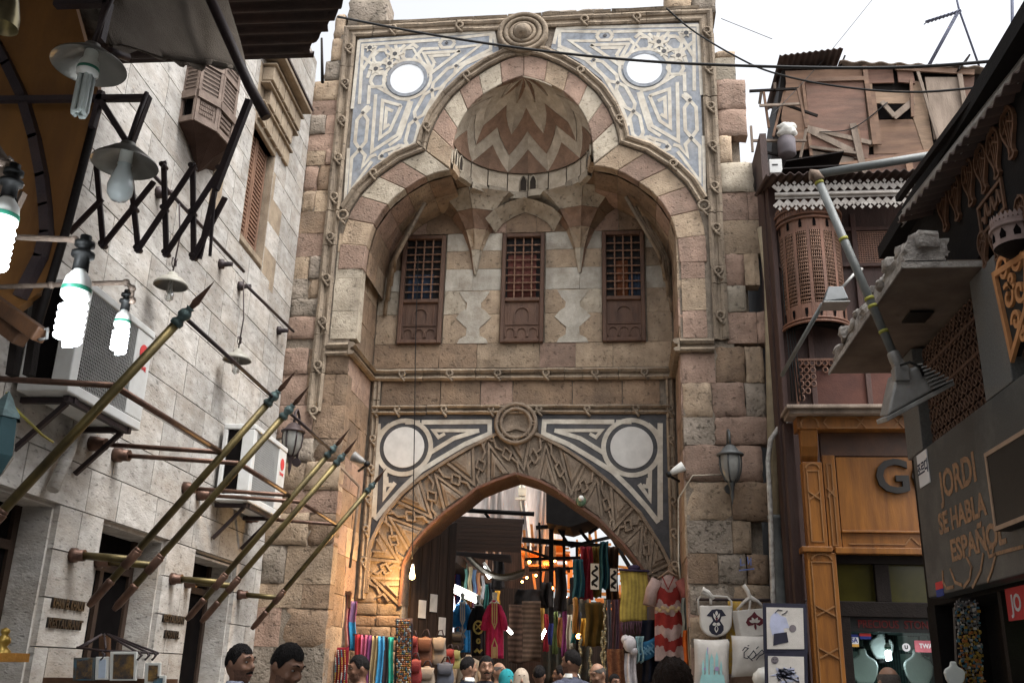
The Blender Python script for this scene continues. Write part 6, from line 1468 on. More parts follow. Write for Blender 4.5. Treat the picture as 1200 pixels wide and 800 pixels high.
# ---- overhead cables and aerial
def cable(pts, r_, lb):
    P = [onY(*q) for q in pts]; D = []
    for i in range(len(P)-1):
        p0, p1, p2, p3 = P[max(0, i-1)], P[i], P[i+1], P[min(len(P)-1, i+2)]
        for k in range(6):
            t = k/6; D.append(.5*((2*p1)+(p2-p0)*t+(2*p0-5*p1+4*p2-p3)*t*t+(3*p1-p0-3*p2+p3)*t**3))
    D.append(P[-1]); tag(MB().tube(D, r_, 5).build('cable', black_pl), lb, 'cable', 'overhead cables')
cable([(396, 20, 13.5), (500, 40, 13.0), (620, 58, 12.5), (745, 71, 12), (860, 77, 11.5), (1000, 80, 11), (1100, 77, 10.5), (1215, 67, 9.5)], .022, 'thick black cable crossing in front of both white marble discs')
cable([(781, 10, 13.9), (812, 36, 13.9), (860, 65, 13.5), (905, 85, 13), (980, 101, 12.5), (1080, 108, 11.5), (1215, 94, 10)], .016, 'thinner black cable drooping from the wall head past the shack')
cable([(1030, -10, 16), (965, 70, 15), (900, 140, 14.3)], .006, 'very thin wire rising steeply into the sky above the shack')
cable([(845, 22, 14), (905, 46, 14)], .006, 'very thin wire end beside the wall head')
cable([(490, 300, 15.25), (487, 400, 15.25), (486, 480, 15.2), (484, 600, 15.1), (483, 655, 15.05)], .009, 'thin pale wire hanging down the recess to the bulb')
cable([(1040, 120, 14.9), (1000, 150, 14.9), (960, 155, 14.9)], .01, 'thin wire looped across the shack boards')
an = thing('aerial', 'bent television aerial on a leaning mast above the roofs', 'aerial', tuple(onY(1090, 76, 16)))
blue_st = material('blue grey mast', (.10, .11, .16), bump=0); m = MB(); m.tube([onY(1089, 76, 16), onY(1124, 12, 16)], .035, 6); m.tube([onY(1120, -6, 16), onY(1124, 12, 16), onY(1150, 85, 16)], .02, 6); m.build('mast', blue_st, an)
m = MB(); m.tube([onY(1085, 26, 16), onY(1126, 13, 16)], .03, 5)
for k in range(9): q = onY(1086+k*4.5, 26-k*1.45, 16); m.tube([q-Vector((.0, .15, .06)), q+Vector((0, .15, .06))], .012, 4)
m.build('boom', blue_st, an)
m = MB(); m.tube([onY(1187, 78, 16), onY(1186, -10, 16)], .03, 6); tag(m.build('mast', blue_st), 'plain thin mast standing against the sky at the picture edge', 'mast')
# ================================================================== ground and the covered bazaar beyond the gate
paving = material('worn stone paving', (.22, .20, .175), alt=(.14, .125, .11), scale=3, bump=.4, dirt=(.08, .07, .06), dirt_amt=.5)
MB().box2((-80, -40, -.2), (80, 240, -.004)).build('ground', paving, kind='structure')
shop_dk = material('dark stained shop boarding', (.034, .021, .015), alt=(.018, .012, .009), scale=5, spec=.12, rough=.8, bump=.25, stretch=(1, 1, .25), objvar=.1, wave=(5, 1.5, 'X', .35))
awn_br = material('dark brown slatted awning', (.032, .018, .012), alt=(.018, .011, .008), scale=4, spec=.1, rough=.8, bump=.25, objvar=.1, stretch=(.4, 1, 3))
peel = material('peeling grey plaster wall', (.60, .57, .54), alt=(.30, .27, .255), scale=2.6, bump=.4, stretch=(2.2, 1, .35), objvar=0, dirt=(.36, .31, .28), dirt_amt=.6, dirt_scale=2)
steelbk = material('black sooty steel', (.012, .011, .011), rough=.8, spec=.1, bump=.1, objvar=0)
orange_l = material('orange glowing bulb', (1, .5, .15), bump=0, objvar=0, emit=((1, .42, .10), 14))
warm_l = material('warm bulb glass', (1, .8, .5), bump=0, objvar=0, emit=((1, .72, .36), 10))
tube_l = material('lit strip light', (1, 1, 1), bump=0, objvar=0, emit=((1, .97, .92), 8))
orange_bd = material('lamp glow orange lattice', (.42, .16, .035), alt=(.28, .10, .025), bump=.1, objvar=.2)  # glow of the orange lamps put into the wood colour
def point(name, loc, e, col, r_=.05):
    l = bpy.data.lights.new(name, 'POINT'); l.energy = e; l.color = col; l.shadow_soft_size = r_; o = bpy.data.objects.new(name, l); COL.objects.link(o); o.location = loc; return o
arc = thing('bazaar_arcade', 'dark covered bazaar lane beyond the arch with shop walls, slatted awnings and open roof beams', 'arcade', (-1.5, 22, 0))
m = MB(); m.box2((-3.9, 16.25, 0), (-3.7, 18.2, 5.2)); m.box2((-4.9, 18.2, 0), (-4.7, 38, 4.4)); m.box2((-4.9, 18.0, 0), (-3.7, 18.19, 5.2)); m.box2((.72, 16.25, 0), (.9, 38, 4.6)); m.box2((-6, 38, 0), (4, 38.3, 4.2)); m.box2((-5.6, 26.9, 0), (-1.9, 26.98, 4.9)); m.box2((-4.7, 24.5, 0), (-2.6, 24.6, 3.55)); m.build('shop_wall', shop_dk, arc)
m = MB(); m.box2((-4.7, 18.2, 3.55), (-3.2, 30, 3.7)); m.box2((-4.7, 22.6, 0), (-3.6, 22.75, 3.55)); m.box2((-4.7, 27.6, 0), (-3.4, 27.75, 3.55)); m.build('shop_ceiling', shop_dk, arc)
# big awning panels on the near side
def board_panel(pts, Y, tilt, n, nm, mt):
    a, b, c, d = [onY(x, y, Y) for x, y in pts]; b0 = Vector((0, tilt, 0)); m = MB()
    for i in range(n):
        f0, f1 = i/n, (i+.94)/n; p = [a.lerp(d, f0)+b0*f0, b.lerp(c, f0)+b0*f0, b.lerp(c, f1)+b0*f1, a.lerp(d, f1)+b0*f1]
        m.prism(p, (0, .04, .01))
    m.build(nm, mt, arc, fix=True)
board_panel([(470, 602), (613, 609), (614, 652), (470, 648)], 17.6, -.6, 9, 'awning_panel', awn_br)
board_panel([(517, 645), (598, 650), (602, 662), (520, 650)], 17.3, -.3, 4, 'awning_panel', awn_br)
def sag(u, v): p = onY(545+70*u, 645+22*u+8*v, 17.5+2.5*v); return p-Vector((0, 0, .25*math.sin(math.pi*u)))
MB().sheet(sag, 16, 4, (0, 0, .03)).build('sagging_cloth', material('dark olive cloth', (.05, .045, .03), bump=.2, wave=(8, 1, 'X', .5)), arc)
m = MB(); m.tube([onY(533, 597, 19), onY(626, 602, 19)], .045, 6); m.tube([onY(552, 598, 19), onY(556, 585, 19)], .03, 5); m.tube([onY(566, 598, 19), onY(573, 607, 19)], .03, 5); m.beam(onY(532, 607, 18.2), onY(614, 611, 18.2), .1, .08); m.build('awning_pipe', steelbk, arc)
# roof over the lane: black slabs, beams, cross braces with gaps to the sky
m = MB()
P = [onY(x, y, 20.5) for x, y in ((640, 575), (672, 588), (706, 604), (668, 617), (640, 612))]; m.prism(P, (0, 1.6, 0)); m.build('roof_slab', steelbk, arc, fix=True)
m = MB()
for a, b, w_ in (((612, 632), (704, 640), .16), ((628, 618), (672, 614), .12), ((646, 575), (646, 730), .14), ((672, 612), (690, 634), .1), ((652, 616), (668, 640), .09), ((690, 625), (700, 618), .09), ((700, 600), (740, 668), .12), ((668, 640), (720, 628), .1), ((615, 655), (720, 652), .09), ((620, 668), (700, 664), .07), ((660, 600), (662, 700), .08), ((632, 612), (634, 700), .07), ((676, 640), (676, 720), .08), ((604, 640), (650, 655), .08)):
    m.beam(onY(*a, 21+w_*4), onY(*b, 21+w_*4), w_*.7, w_*.6, up=(0, 1, 0))
m.build('roof_beam', steelbk, arc)
rnd = random.Random(5); m = MB()
for L_ in range(4):
    Y = 24+L_*2.2
    for i in range(12):
        x = rnd.uniform(610, 728); y = rnd.uniform(640, 715); a = onY(x, y, Y)
        m = MB(); m.beam(a, a+(Vector((rnd.uniform(.5, 1.6), 0, rnd.uniform(-.1, .1))) if rnd.random() < .5 else Vector((rnd.uniform(-.1, .1), 0, rnd.uniform(.4, 1.1)))), .06, .05, up=(0, 1, 0)); m.build('lattice_batten', orange_bd, arc)
m = MB()
for px0, px1, py0, py1, n in ((648, 662, 632, 655, 9), (612, 634, 646, 654, 12), (636, 652, 655, 662, 10), (676, 694, 636, 648, 10), (650, 668, 648, 656, 10), (620, 668, 662, 668, 20)):
    for i in range(n):
        f = i/n; m.beam(onY(px0+(px1-px0)*f, py0, 25), onY(px0+(px1-px0)*f+2, py1, 25.6), .05, .04, up=(0, 1, 0))
m.build('lattice_slat', orange_bd, arc)
m = MB()
for a, b in (((618, 668), (668, 668)), ((620, 670), (620, 715)), ((636, 672), (636, 712)), ((618, 690), (650, 690)), ((668, 655), (668, 690)), ((636, 712), (648, 676)), ((606, 682), (652, 684))): m.beam(onY(*a, 27), onY(*b, 27), .14, .1, up=(0, 1, 0))
m.build('orange_frame', orange_bd, arc)
for i, (x, y, Y, e) in enumerate(((640, 664, 25.6, 26), (660, 652, 26.2, 24), (620, 658, 24.8, 18), (690, 646, 25, 14), (632, 690, 27.4, 22), (668, 715, 24.5, 10), (678, 745, 19.5, 4))):
    p = onY(x, y, Y); l = thing('orange_lamp', 'glowing orange bulb in the bazaar roof, '+('at the middle of the lattice', 'beside the tall roof post', 'under the sagging cloth', 'nearest the hanging kaftans', 'inside the orange frame', 'low in the far lane', 'low beside the brown hanging cloth')[i], 'lamp', tuple(p), 'orange lamps in the bazaar')
    m = MB(); m.ball(p, .05, 8); m.build('bulb', orange_l, l); m = MB(); m.tube([p+Vector((0, 0, .05)), p+Vector((0, 0, .6))], .012, 5); m.build('cord', steelbk, l); point('orange_light', p-Vector((0, .12, 0)), e, (1, .36, .06))
rq = random.Random(9)
for i in range(14):
    x, y, Y = rq.uniform(602, 700), rq.uniform(655, 745), rq.uniform(20.5, 24); p = onY(x, y, Y); l = thing('golden_bulb', 'tiny golden bulb glowing in the bazaar lane', 'lamp', tuple(p), 'tiny golden bulbs in the lane'); m = MB(); m.ball(p, .028, 6); m.tube([p, p+Vector((0, 0, .35))], .006, 4, mi=1); m.build('bulb', [orange_l, steelbk], l)
# plaster building far behind
fb = thing('plaster_building', 'peeling grey plaster house wall with downpipes standing beyond the bazaar roof', 'building', (-3, 27.2, 0))
MB().box2((-5.6, 27, 4.3), (-1.86, 31, 9.5)).build('wall', peel, fb)
m = MB()
for x in (-3.75, -3.55, -3.38, -2.35, -2.2): m.tube([(x, 26.93, 4.2), (x+.25*(x > -3), 26.93, 9.4)], .05, 6)
m.build('downpipe', peel, fb)
m = MB(); m.beam((-3.1, 26.95, 9.0), (-2.5, 26.95, 4.6), .14, .05); m.beam((-2.15, 26.95, 9.0), (-1.95, 26.95, 5.1), .14, .05); m.build('streaked_strip', material('pale streak plaster', (.68, .65, .60), bump=.3), fb)
m = MB(); m.tube([onY(609, 566, 26.8), onY(610, 590, 26.8), onY(612, 606, 26.8)], .03, 5); m.box(onY(612, 576, 26.8), (.22, .1, .22)); m.box(onY(610, 584, 26.8), (.3, .08, .07)); m.build('bracket_lamp', material('pale fitting', (.50, .46, .36), bump=.1), fb)
# dark timber door leaf folded back, with papers
dl = thing('door_leaf', 'tall dark plank door leaf folded back inside the arch with three papers', 'door', (-3.3, 16.3, 0))
for i in range(5):
    f = i/5; a = Vector((-3.42+.52*f, 15.62+1.1*f, 0)); b = Vector((-3.42+.52*(f+.19), 15.62+1.1*(f+.19), 0))
    m = MB(); m.prism([a, b, b+Vector((0, 0, 3.62+.5*f)), a+Vector((0, 0, 3.55+.5*f))], (.04, -.02, 0)); m.build('plank', shop_dk, dl, fix=True)
paper = material('white notice paper', (.50, .47, .43), bump=.1, objvar=.1, wave=(40, 0, 'Z', .12))
for i, (x, y) in enumerate(((475, 713), (491, 706), (501, 733))):
    f = (.25, .5, .72)[i]; c = Vector((-3.42+.52*f, 15.62+1.1*f, onY(x, y, 15.62+1.1*f).z))+Vector((.05, -.03, 0)); d = Vector((.52, 1.1, 0)).normalized(); m = MB()
    m.prism([c-d*.10+Vector((0, 0, -.14)), c+d*.10+Vector((0, 0, -.14)), c+d*.10+Vector((0, 0, .14)), c-d*.10+Vector((0, 0, .14))], (.004, -.002, 0)); tag(m.build('paper_notice', paper, fix=True), ('paper notice nearest the bare bulb on the plank door', 'highest paper notice on the plank door', 'paper notice nearest the dresses on the plank door')[i], 'notice', 'papers on the plank door')
# bare bulb at the arch
p = onY(483, 674, 15.05); bb = thing('hanging_bulb', 'warm glowing pear shaped bulb hanging on a long wire at the arch', 'lamp', tuple(p)); T = Matrix.Translation(p)
MB().lathe([(.014, .10), (.02, .08), (.035, .04), (.045, -.005), (.038, -.04), (.02, -.058), (.001, -.062)], 16, T).build('bulb', warm_l, bb); MB().lathe([(.001, .18), (.018, .175), (.024, .15), (.024, .10), (.015, .09)], 12, T).build('socket', plast_w, bb)
point('bulb_light', p+Vector((0, -.11, 0)), 42, (1, .58, .22), .05)
p = onY(681, 587, 15.3); m = MB(); m.ball(p, .085, 10, sc=(1, .5, 1)); m.ball(p+Vector((.0, -.03, .04)), .05, 8, mi=1); tag(m.build('globe_lamp', [material('green glass', (.10, .16, .10), rough=.2, bump=0), plast_w]), 'small green and white globe fixed on the carved arch', 'lamp')
# strip lights in the bazaar
for i, (a, b, Y, r_, e, lb) in enumerate((((515, 683), (558, 703), 18.6, .10, 22, 'large bright strip light under the awning above the dresses'), ((567, 664), (575, 676), 19.5, .09, 6, 'short bright strip light behind the big awning'), ((657, 706), (664, 698), 22, .05, 4, 'slanted white strip light far down the lane'), ((593, 735), (600, 742), 18.5, .05, 2, 'small white lamp between pink dress and plaid cloth'), ((634, 748), (639, 738), 21, .05, 2, 'small white light beside the plaid cloth edge'))):
    p0, p1 = onY(*a, Y), onY(*b, Y); s_ = thing('strip_light', lb, 'lamp', tuple((p0+p1)/2), 'strip lights in the bazaar')
    m = MB(); m.beam(p0, p1, r_*1.4, r_); m.build('tube', tube_l, s_); m = MB(); m.beam(p0+Vector((0, .02, r_*.9)), p1+Vector((0, .02, r_*.9)), r_*2, r_*.5); m.build('housing', plast_w, s_)
    point('strip_glow', (p0+p1)/2-Vector((0, .25, .2)), e, (1, .96, .9), .1)

# ================================================================== textiles and goods
_cl = {}
def cloth(name, col, wave=None, **k):
    if name not in _cl: _cl[name] = material(name, col, var=.3, scale=7, rough=.95, bump=.25, bscale=150, objvar=.06, wave=wave, spec=.15, **k)
    return _cl[name]
def draped(x0, y0, x1, y1, Y, mat, folds=3, amp=.03, taper=0, parent=None, name='cloth', mats=None, mfn=None, nu=24, nv=14, slant=0):
    a, b, c, d = onY(x0, y0, Y), onY(x1, y0, Y), onY(x1, y1, Y), onY(x0, y1, Y); ph = random.uniform(0, 6)
    def f(u, v):
        uu = .5+(u-.5)*(1-taper*v); p = a.lerp(b, uu).lerp(d.lerp(c, uu), v)
        return p+Vector((slant*v+.012*math.sin(v*7+ph), -amp*(1+.5*v)*math.sin(u*folds*2*math.pi+ph+v*1.3)-.3*amp*math.sin(u*folds*5+ph*2), .012*math.sin(u*folds*2*math.pi+ph)*v))
    return MB().sheet(f, nu, nv, (0, .012, 0), mfn=mfn).build(name, mats or mat, parent)
def hang(lb, cat, nm, *a, group=None, **k):
    o = draped(*a, name=nm, **k); tag(o, lb, cat, group); return o
red_c, pink_c, purple_c, tan_c, blue_c, dark_c, green_c = cloth('dark red cloth', (.30, .025, .03)), cloth('rose pink cloth', (.50, .12, .20)), cloth('plum cloth', (.17, .05, .13)), cloth('tan cloth', (.40, .30, .16)), cloth('sky blue cloth', (.06, .28, .50)), cloth('charcoal cloth', (.045, .035, .04)), cloth('sea green cloth', (.04, .34, .25))
GY = 15.0
# striped garment and scarf on the left pier
tw = thing('striped_garment', 'pink and green striped garment hanging from a wooden bar', 'garment', tuple(onY(393, 700, GY)))
draped(383, 694, 408, 757, 14.9, None, 2, .03, parent=tw, mats=[cloth('pale pink stripe', (.48, .25, .23)), cloth('olive stripe', (.30, .27, .14)), cloth('cream stripe', (.52, .42, .34)), cloth('rose stripe', (.44, .16, .2))], mfn=lambda u, v: (3, 0, 0, 1, 2, 0)[int(u*5.99)])
m = MB(); m.beam(onY(388, 688, 14.88), onY(412, 696, 14.88), .05, .05); m.beam(onY(410, 692, 14.9), onY(409, 712, 14.9), .04, .04); m.build('hanger_bar', orange_wd, tw)
m = MB(); m.beam(onY(404, 652, 14.95), onY(406, 690, 14.95), .07, .03); tag(m.build('timber_strip', orange_wd), 'narrow tan timber strip nailed to the pier above the garments', 'strip')
hang('narrow magenta scarf fading into bright blue beside the striped garment', 'scarf', 'scarf', 405, 704, 418, 762, 14.95, None, 2, .02, mats=[cloth('magenta scarf', (.45, .06, .18)), cloth('violet scarf', (.22, .12, .22)), cloth('bright blue scarf', (.04, .27, .48))], mfn=lambda u, v: 0 if u < .3 else (1 if v < .42 else 2))
# necklaces on a red board
nk = thing('necklace_board', 'dark red board covered with strings of gold and coloured beads', 'display board', tuple(onY(390, 780, 14.6)))
draped(369, 758, 408, 835, 14.62, cloth('crimson velvet', (.16, .012, .02)), 1, .01, parent=nk, name='board')
bead_m = [material('gold beads', (.30, .19, .04), metal=.5, rough=.35, bump=0), material('orange beads', (.28, .09, .02), bump=0, rough=.4), material('white beads', (.34, .32, .29), bump=0, rough=.4), material('turquoise beads', (.03, .10, .14), bump=0, rough=.4)]
for i in range(9):
    m = MB(); x = 374+i*3.7; n = 26
    for j in range(n):
        p = onY(x+1.2*math.sin(j*.22), 762+j*2.2, 14.55); m.ball(p-Vector((0, .02*math.sin(j*.22), 0)), .014, 4, mi=(i+j//4) % 4)
    o = m.build('bead_string', bead_m, nk, kind=None)
# row of scarves
for i, (x, c_, lb) in enumerate(((421, red_c, 'dark red'), (427, pink_c, 'rose pink'), (433, purple_c, 'plum'), (440, tan_c, 'tan'), (447, blue_c, 'sky blue'), (452.5, dark_c, 'charcoal'), (459, green_c, 'sea green'))):
    hang(lb+' scarf hanging in the row along the rail beside the arch', 'scarf', 'rail_scarf', x-4.2, 743+i*.5, x+3.4, 845, 14.85+.01*(i % 2), c_, 1.5, .022, group='scarves on the rail', nu=12, slant=-.05)
m = MB(); m.tube([onY(414, 743, 14.88), onY(465, 747, 14.88)], .015, 6); tag(m.build('scarf_rail', metal_dk), 'thin dark rail carrying the row of coloured scarves', 'rail')
# curtain of small charms
ch = thing('charm_curtain', 'narrow dark panel of tiny coloured charms beside the scarves', 'display panel', tuple(onY(472, 760, 14.9)))
draped(463, 724, 483, 840, 14.92, dark_c, 1, .01, parent=ch, name='panel')
m = MB()
for i in range(8):
    for j in range(46): m.ball(onY(465.5+i*2.1+random.uniform(-.5, .5), 727+j*2.4, 14.87), random.uniform(.012, .022), 4, mi=random.choice((0, 1, 1, 2, 3, 4, 4)))
m.build('charm', bead_m+[material('brown beads', (.16, .07, .04), bump=0)], ch, kind='stuff')
# leather bags
def bag(px, py, w_, h, Y, mt, lb, flap=True):
    p = onY(px, py, Y); b = thing('leather_bag', lb, 'bag', tuple(p), 'bags hanging at the arch'); m = MB()
    def f(u, v):
        a = 2*math.pi*u; z = (v-.5)*h; k = (1-abs(2*v-1)**7*.35)*(1-.42*v**2.2); s_ = .53*w_*k*(1+.10*noise.noise(Vector((u*5, v*4, px)))); return p+Vector((s_*math.copysign(abs(math.cos(a))**.6, math.cos(a)), .35*s_*math.copysign(abs(math.sin(a))**.6, math.sin(a)), z+.01*math.sin(a*3)))
    m.grid(f, 20, 10); m.ball(p+Vector((0, 0, h*.47)), w_*.26, 8, sc=(1, .6, .4)); m.ball(p-Vector((0, 0, h*.48)), w_*.3, 8, sc=(1, .5, .2)); m.build('body', mt, b)
    if flap:
        m = MB(); m.sheet(lambda u, v: p+Vector(((u-.5)*w_*.95*(1-.25*v*v), -.19*w_-.012-.02*math.sin(math.pi*v), h*(.48-.5*v))), 8, 6, (0, -.008, 0)); m.build('flap', mt, b)
    m = MB(); m.tube([p+Vector((-w_*.3, 0, h*.45)), p+Vector((-w_*.12, .02, h*.75)), p+Vector((w_*.1, .02, h*.78)), p+Vector((w_*.3, 0, h*.45))], .012, 5); m.build('strap', dark_c, b)
lea = [material('brown leather', (.12, .045, .022), rough=.5, bump=.3), material('red leather', (.19, .02, .018), rough=.6, bump=.3), material('beige leather', (.27, .215, .165), rough=.7, bump=.2), material('black leather', (.025, .02, .02), rough=.45, bump=.2), material('slate canvas', (.10, .11, .14), rough=.8, bump=.2), material('mustard leather', (.30, .30, .12), rough=.6, bump=.2)]
for a in ((498, 763, .24, .42, 15.3, lea[0], 'brown leather backpack hanging below the paper notices'), (484, 757, .16, .3, 15.2, lea[1], 'small bright red bag next to the charm curtain'), (486, 787, .22, .36, 15.1, lea[1], 'larger red bag low beside the charm curtain'), (515, 762, .22, .40, 15.5, lea[2], 'beige leather backpack with dark straps nearest the dresses'), (500, 795, .26, .34, 15.2, lea[3] if False else lea[2], 'taupe soft bag low under the brown backpack'), (522, 790, .26, .34, 15.4, lea[4], 'slate grey bag low under the beige backpack'), (527, 770, .16, .26, 15.9, lea[1], 'dark red purse behind the beige backpack'), (534, 772, .17, .28, 16.4, lea[5], 'mustard bag below the blue dress'), (536, 751, .2, .3, 16.6, lea[3], 'black bag hanging in front of the blue dress')): bag(*a)
# dresses
def dress(x0, y0, x1, y1, Y, mt, trim, lb, motif):
    d = thing('embroidered_dress', lb, 'dress', tuple(onY((x0+x1)/2, y1, Y)), 'embroidered dresses in the lit shop'); xm = (x0+x1)/2; wv_ = x1-x0
    a = lambda u, v: onY(xm+(u-.5)*wv_*(.72+.28*min(1, v*1.5)) if v > .12 else xm+(u-.5)*wv_*(.3+.42*v/.12), y0+(y1-y0)*v, Y)
    MB().sheet(lambda u, v: a(u, v)+Vector((0, -.10*math.sin(math.pi*u)-.02*math.sin(u*20)*v, 0)), 20, 16, (0, .03, 0)).build('gown', mt, d)
    m = MB(); g = lambda x, y, h: onY(x, y, Y-.14-h); n = 16
    for q, w_ in motif: ribbon([(xm+(u-.5)*wv_, y0+(y1-y0)*v) for u, v in q], w_, g, .008, m)
    m.build('embroidery', trim, d)
    for sx in (-1, 1):
        m = MB(); m.tube([a(.5+sx*.36, .1)+Vector((0, -.02, 0)), a(.5+sx*.5, .3)+Vector((sx*.02, -.03, 0)), a(.5+sx*.52, .52)+Vector((sx*.03, -.03, 0))], [.05, .06, .07], 8); m.build('sleeve', mt, d)
    m = MB(); q = onY(xm, y0-1, Y-.02); m.lathe([(.001, .13), (.045, .12), (.05, .07), (.035, .02), (.05, -.03), (.10, -.07)], 12, Matrix.Translation(q)); m.build('bust_form', bust_m, d)
gold_tr = material('gold embroidery', (.46, .33, .17), bump=.4, bscale=200)
loop = [([(.38, .03), (.38, .38), (.5, .48), (.62, .38), (.62, .03)], 1.6), ([(.5, .05), (.5, .42)], 1.2)]
dress(533, 703, 551, 764, 18.2, cloth('azure dress', (.035, .22, .50)), material('silver white embroidery', (.58, .52, .45), bump=.4, bscale=200), 'azure blue dress with pale embroidery', loop+[([(.3, .55), (.5, .65), (.7, .55)], 1.5), ([(.3, .7), (.5, .62), (.7, .72)], 1.5), ([(.5, .5), (.5, .95)], 2), ([(.38, .85), (.62, .85)], 1.2)])
dress(553, 706, 568, 768, 18.1, cloth('black dress', (.016, .014, .016)), material('yellow gold embroidery', (.42, .32, .09), bump=.3), 'black dress with gold round motifs', [([(.5+.36*math.cos(t), .46+.12*math.sin(t)) for t in [i*.5 for i in range(13)]], 2.2), ([(.3, .4), (.7, .5)], 1.4), ([(.3, .5), (.7, .4)], 1.4), ([(.5+.12*math.cos(t), .72+.04*math.sin(t)) for t in [i*.6 for i in range(11)]], 2), ([(.2, .93), (.4, .88), (.6, .93), (.8, .88)], 2.4)])
dress(569, 703, 590, 771, 18.0, cloth('raspberry dress', (.46, .03, .10)), gold_tr, 'raspberry pink dress with gold braided front', loop+[([(.36, 1), (.36, .78), (.5, .66), (.64, .78), (.64, 1)], 1.5), ([(.46, .99), (.46, .8)], 1.6), ([(.54, .99), (.54, .8)], 1.6)])
tunic = thing('beige_tunic', 'pale beige satin tunic on a bust below the black dress', 'garment', tuple(onY(548, 790, 16.6)))
p = onY(549, 768, 16.7); m = MB(); m.lathe([(.04, .02), (.06, -.02), (.20, -.08), (.19, -.3), (.17, -.5), (.22, -.9), (.24, -1.2)], 20, Matrix.Translation(p) @ Matrix.Diagonal((1, .6, 1, 1))); m.build('body', cloth('beige satin', (.42, .35, .27)), tunic)
for sx in (-1, 1): m = MB(); m.tube([p+Vector((sx*.17, 0, -.1)), p+Vector((sx*.24, -.02, -.35)), p+Vector((sx*.25, -.04, -.6))], [.06, .055, .06], 8); m.build('sleeve', cloth('beige satin', (.42, .35, .27)), tunic)
# shawls behind, under the strip light
for i, (x, c_, nm) in enumerate(((517, (.50, .20, .14), 'coral'), (520.5, (.55, .45, .40), 'cream'), (524, (.42, .26, .34), 'mauve'), (527.5, (.58, .42, .22), 'apricot'), (531, (.5, .5, .55), 'pale grey'))):
    hang(nm+' shawl hanging in the lit row behind the blue dress', 'shawl', 'shop_shawl', x-2, 690+i*2, x+1.8, 752, 18.8, cloth(nm+' shawl', c_), 1.5, .02, group='shawls in the lit shop', nu=10)
for i, (x, c_, nm) in enumerate(((546, (.12, .25, .22), 'teal'), (551, (.40, .34, .22), 'sand'), (556, (.10, .16, .26), 'navy'), (561, (.36, .18, .10), 'rust'), (566, (.30, .30, .32), 'grey'))):
    hang('small '+nm+' cloth in the upper row behind the awning', 'cloth', 'upper_cloth', x-2, 660+i*3.5, x+2, 690+i*3, 20, cloth(nm+' small', c_), 1.5, .02, group='cloths in the upper row', nu=8)
# plaid cloths
pl_a = cloth('brown plaid', (.10, .065, .045), wave=(3.5, 0, 'Z', .55)); pl_b = cloth('dark brown plaid', (.085, .05, .035), wave=(3, 0, 'Z', .6))
hang('dark brown plaid blanket hanging in the lane, nearer the pink dress', 'blanket', 'blanket', 596, 708, 613, 777, 19.3, pl_b, 1, .03); hang('brown plaid blanket with pale stripes hanging in the middle of the lane', 'blanket', 'blanket', 612, 704, 634, 775, 19, pl_a, 1, .03)
for q, lb in (((578, 652, 590, 690), 'dark cloth hanging next to the short strip light'), ((606, 690, 634, 708), 'black cloth thrown over the top of the plaid blankets'), ((634, 682, 646, 712), 'dark robe hanging under the orange frame'), ((651, 664, 663, 716), 'tall dark robe hanging beside the roof post'), ((668, 676, 678, 708), 'black robe next to the amber cloths')): hang(lb, 'robe', 'dark_robe', *q, 19.6+random.uniform(-.3, 1.5), cloth('black robe cloth', (.016, .014, .014)), 1.5, .06, group='dark robes hanging in the lane', taper=-.35)
hang('dark shop goods wall hanging far down the lane', 'cloth', 'backdrop_cloth', 636, 700, 690, 800, 24, cloth('murky green brown goods', (.035, .035, .028), dirt=(.10, .06, .035), dirt_amt=.7, dirt_scale=6), 6, .06)
cn_ = (('ochre', (.30, .17, .04)), ('crimson', (.24, .02, .03)), ('indigo', (.03, .035, .13)), ('moss', (.07, .09, .03)), ('copper', (.26, .10, .04)), ('mulberry', (.15, .03, .09)), ('ivory', (.40, .36, .28)), ('teal green', (.03, .12, .11)), ('charcoal', (.03, .03, .035)), ('saffron', (.42, .22, .03)))
for i, (nm, c_) in enumerate(cn_):
    hang('%s cloth hanging high on the arcade wall behind the dresses' % nm, 'cloth', 'arcade_cloth', 521+i*6.5, 664+(i*7) % 11+i*2.2, 527+i*6.5, 704+(i*5) % 13, 20.6+.25*i, cloth(nm+' arcade', c_), 1.5, .03, group='cloths high on the arcade wall', nu=8, nv=6)
    hang('%s garment hanging deep in the lane behind the plaid blankets' % nm, 'garment', 'lane_garment', 632+i*5.4, 712+(i*7) % 17, 637.5+i*5.4, 752+(i*11) % 19, 22.4-.2*i, cloth(nm+' arcade', c_), 1.5, .03, group='garments deep in the lane', nu=8, nv=6, taper=-.3)
rndw = random.Random(3); wt = MB()
for i in range(60): q = onY(650+rndw.uniform(-6, 30), 735+rndw.uniform(-12, 16), 23.2); wt.beam(q, q+Vector((rndw.uniform(-.06, .06), 0, rndw.uniform(.03, .12))), .02, .02)
tag(wt.build('bead_bunch', cloth('dull white trinkets', (.3, .3, .3)), kind='stuff'), 'bunch of small white trinkets hanging far down the lane', 'trinkets')
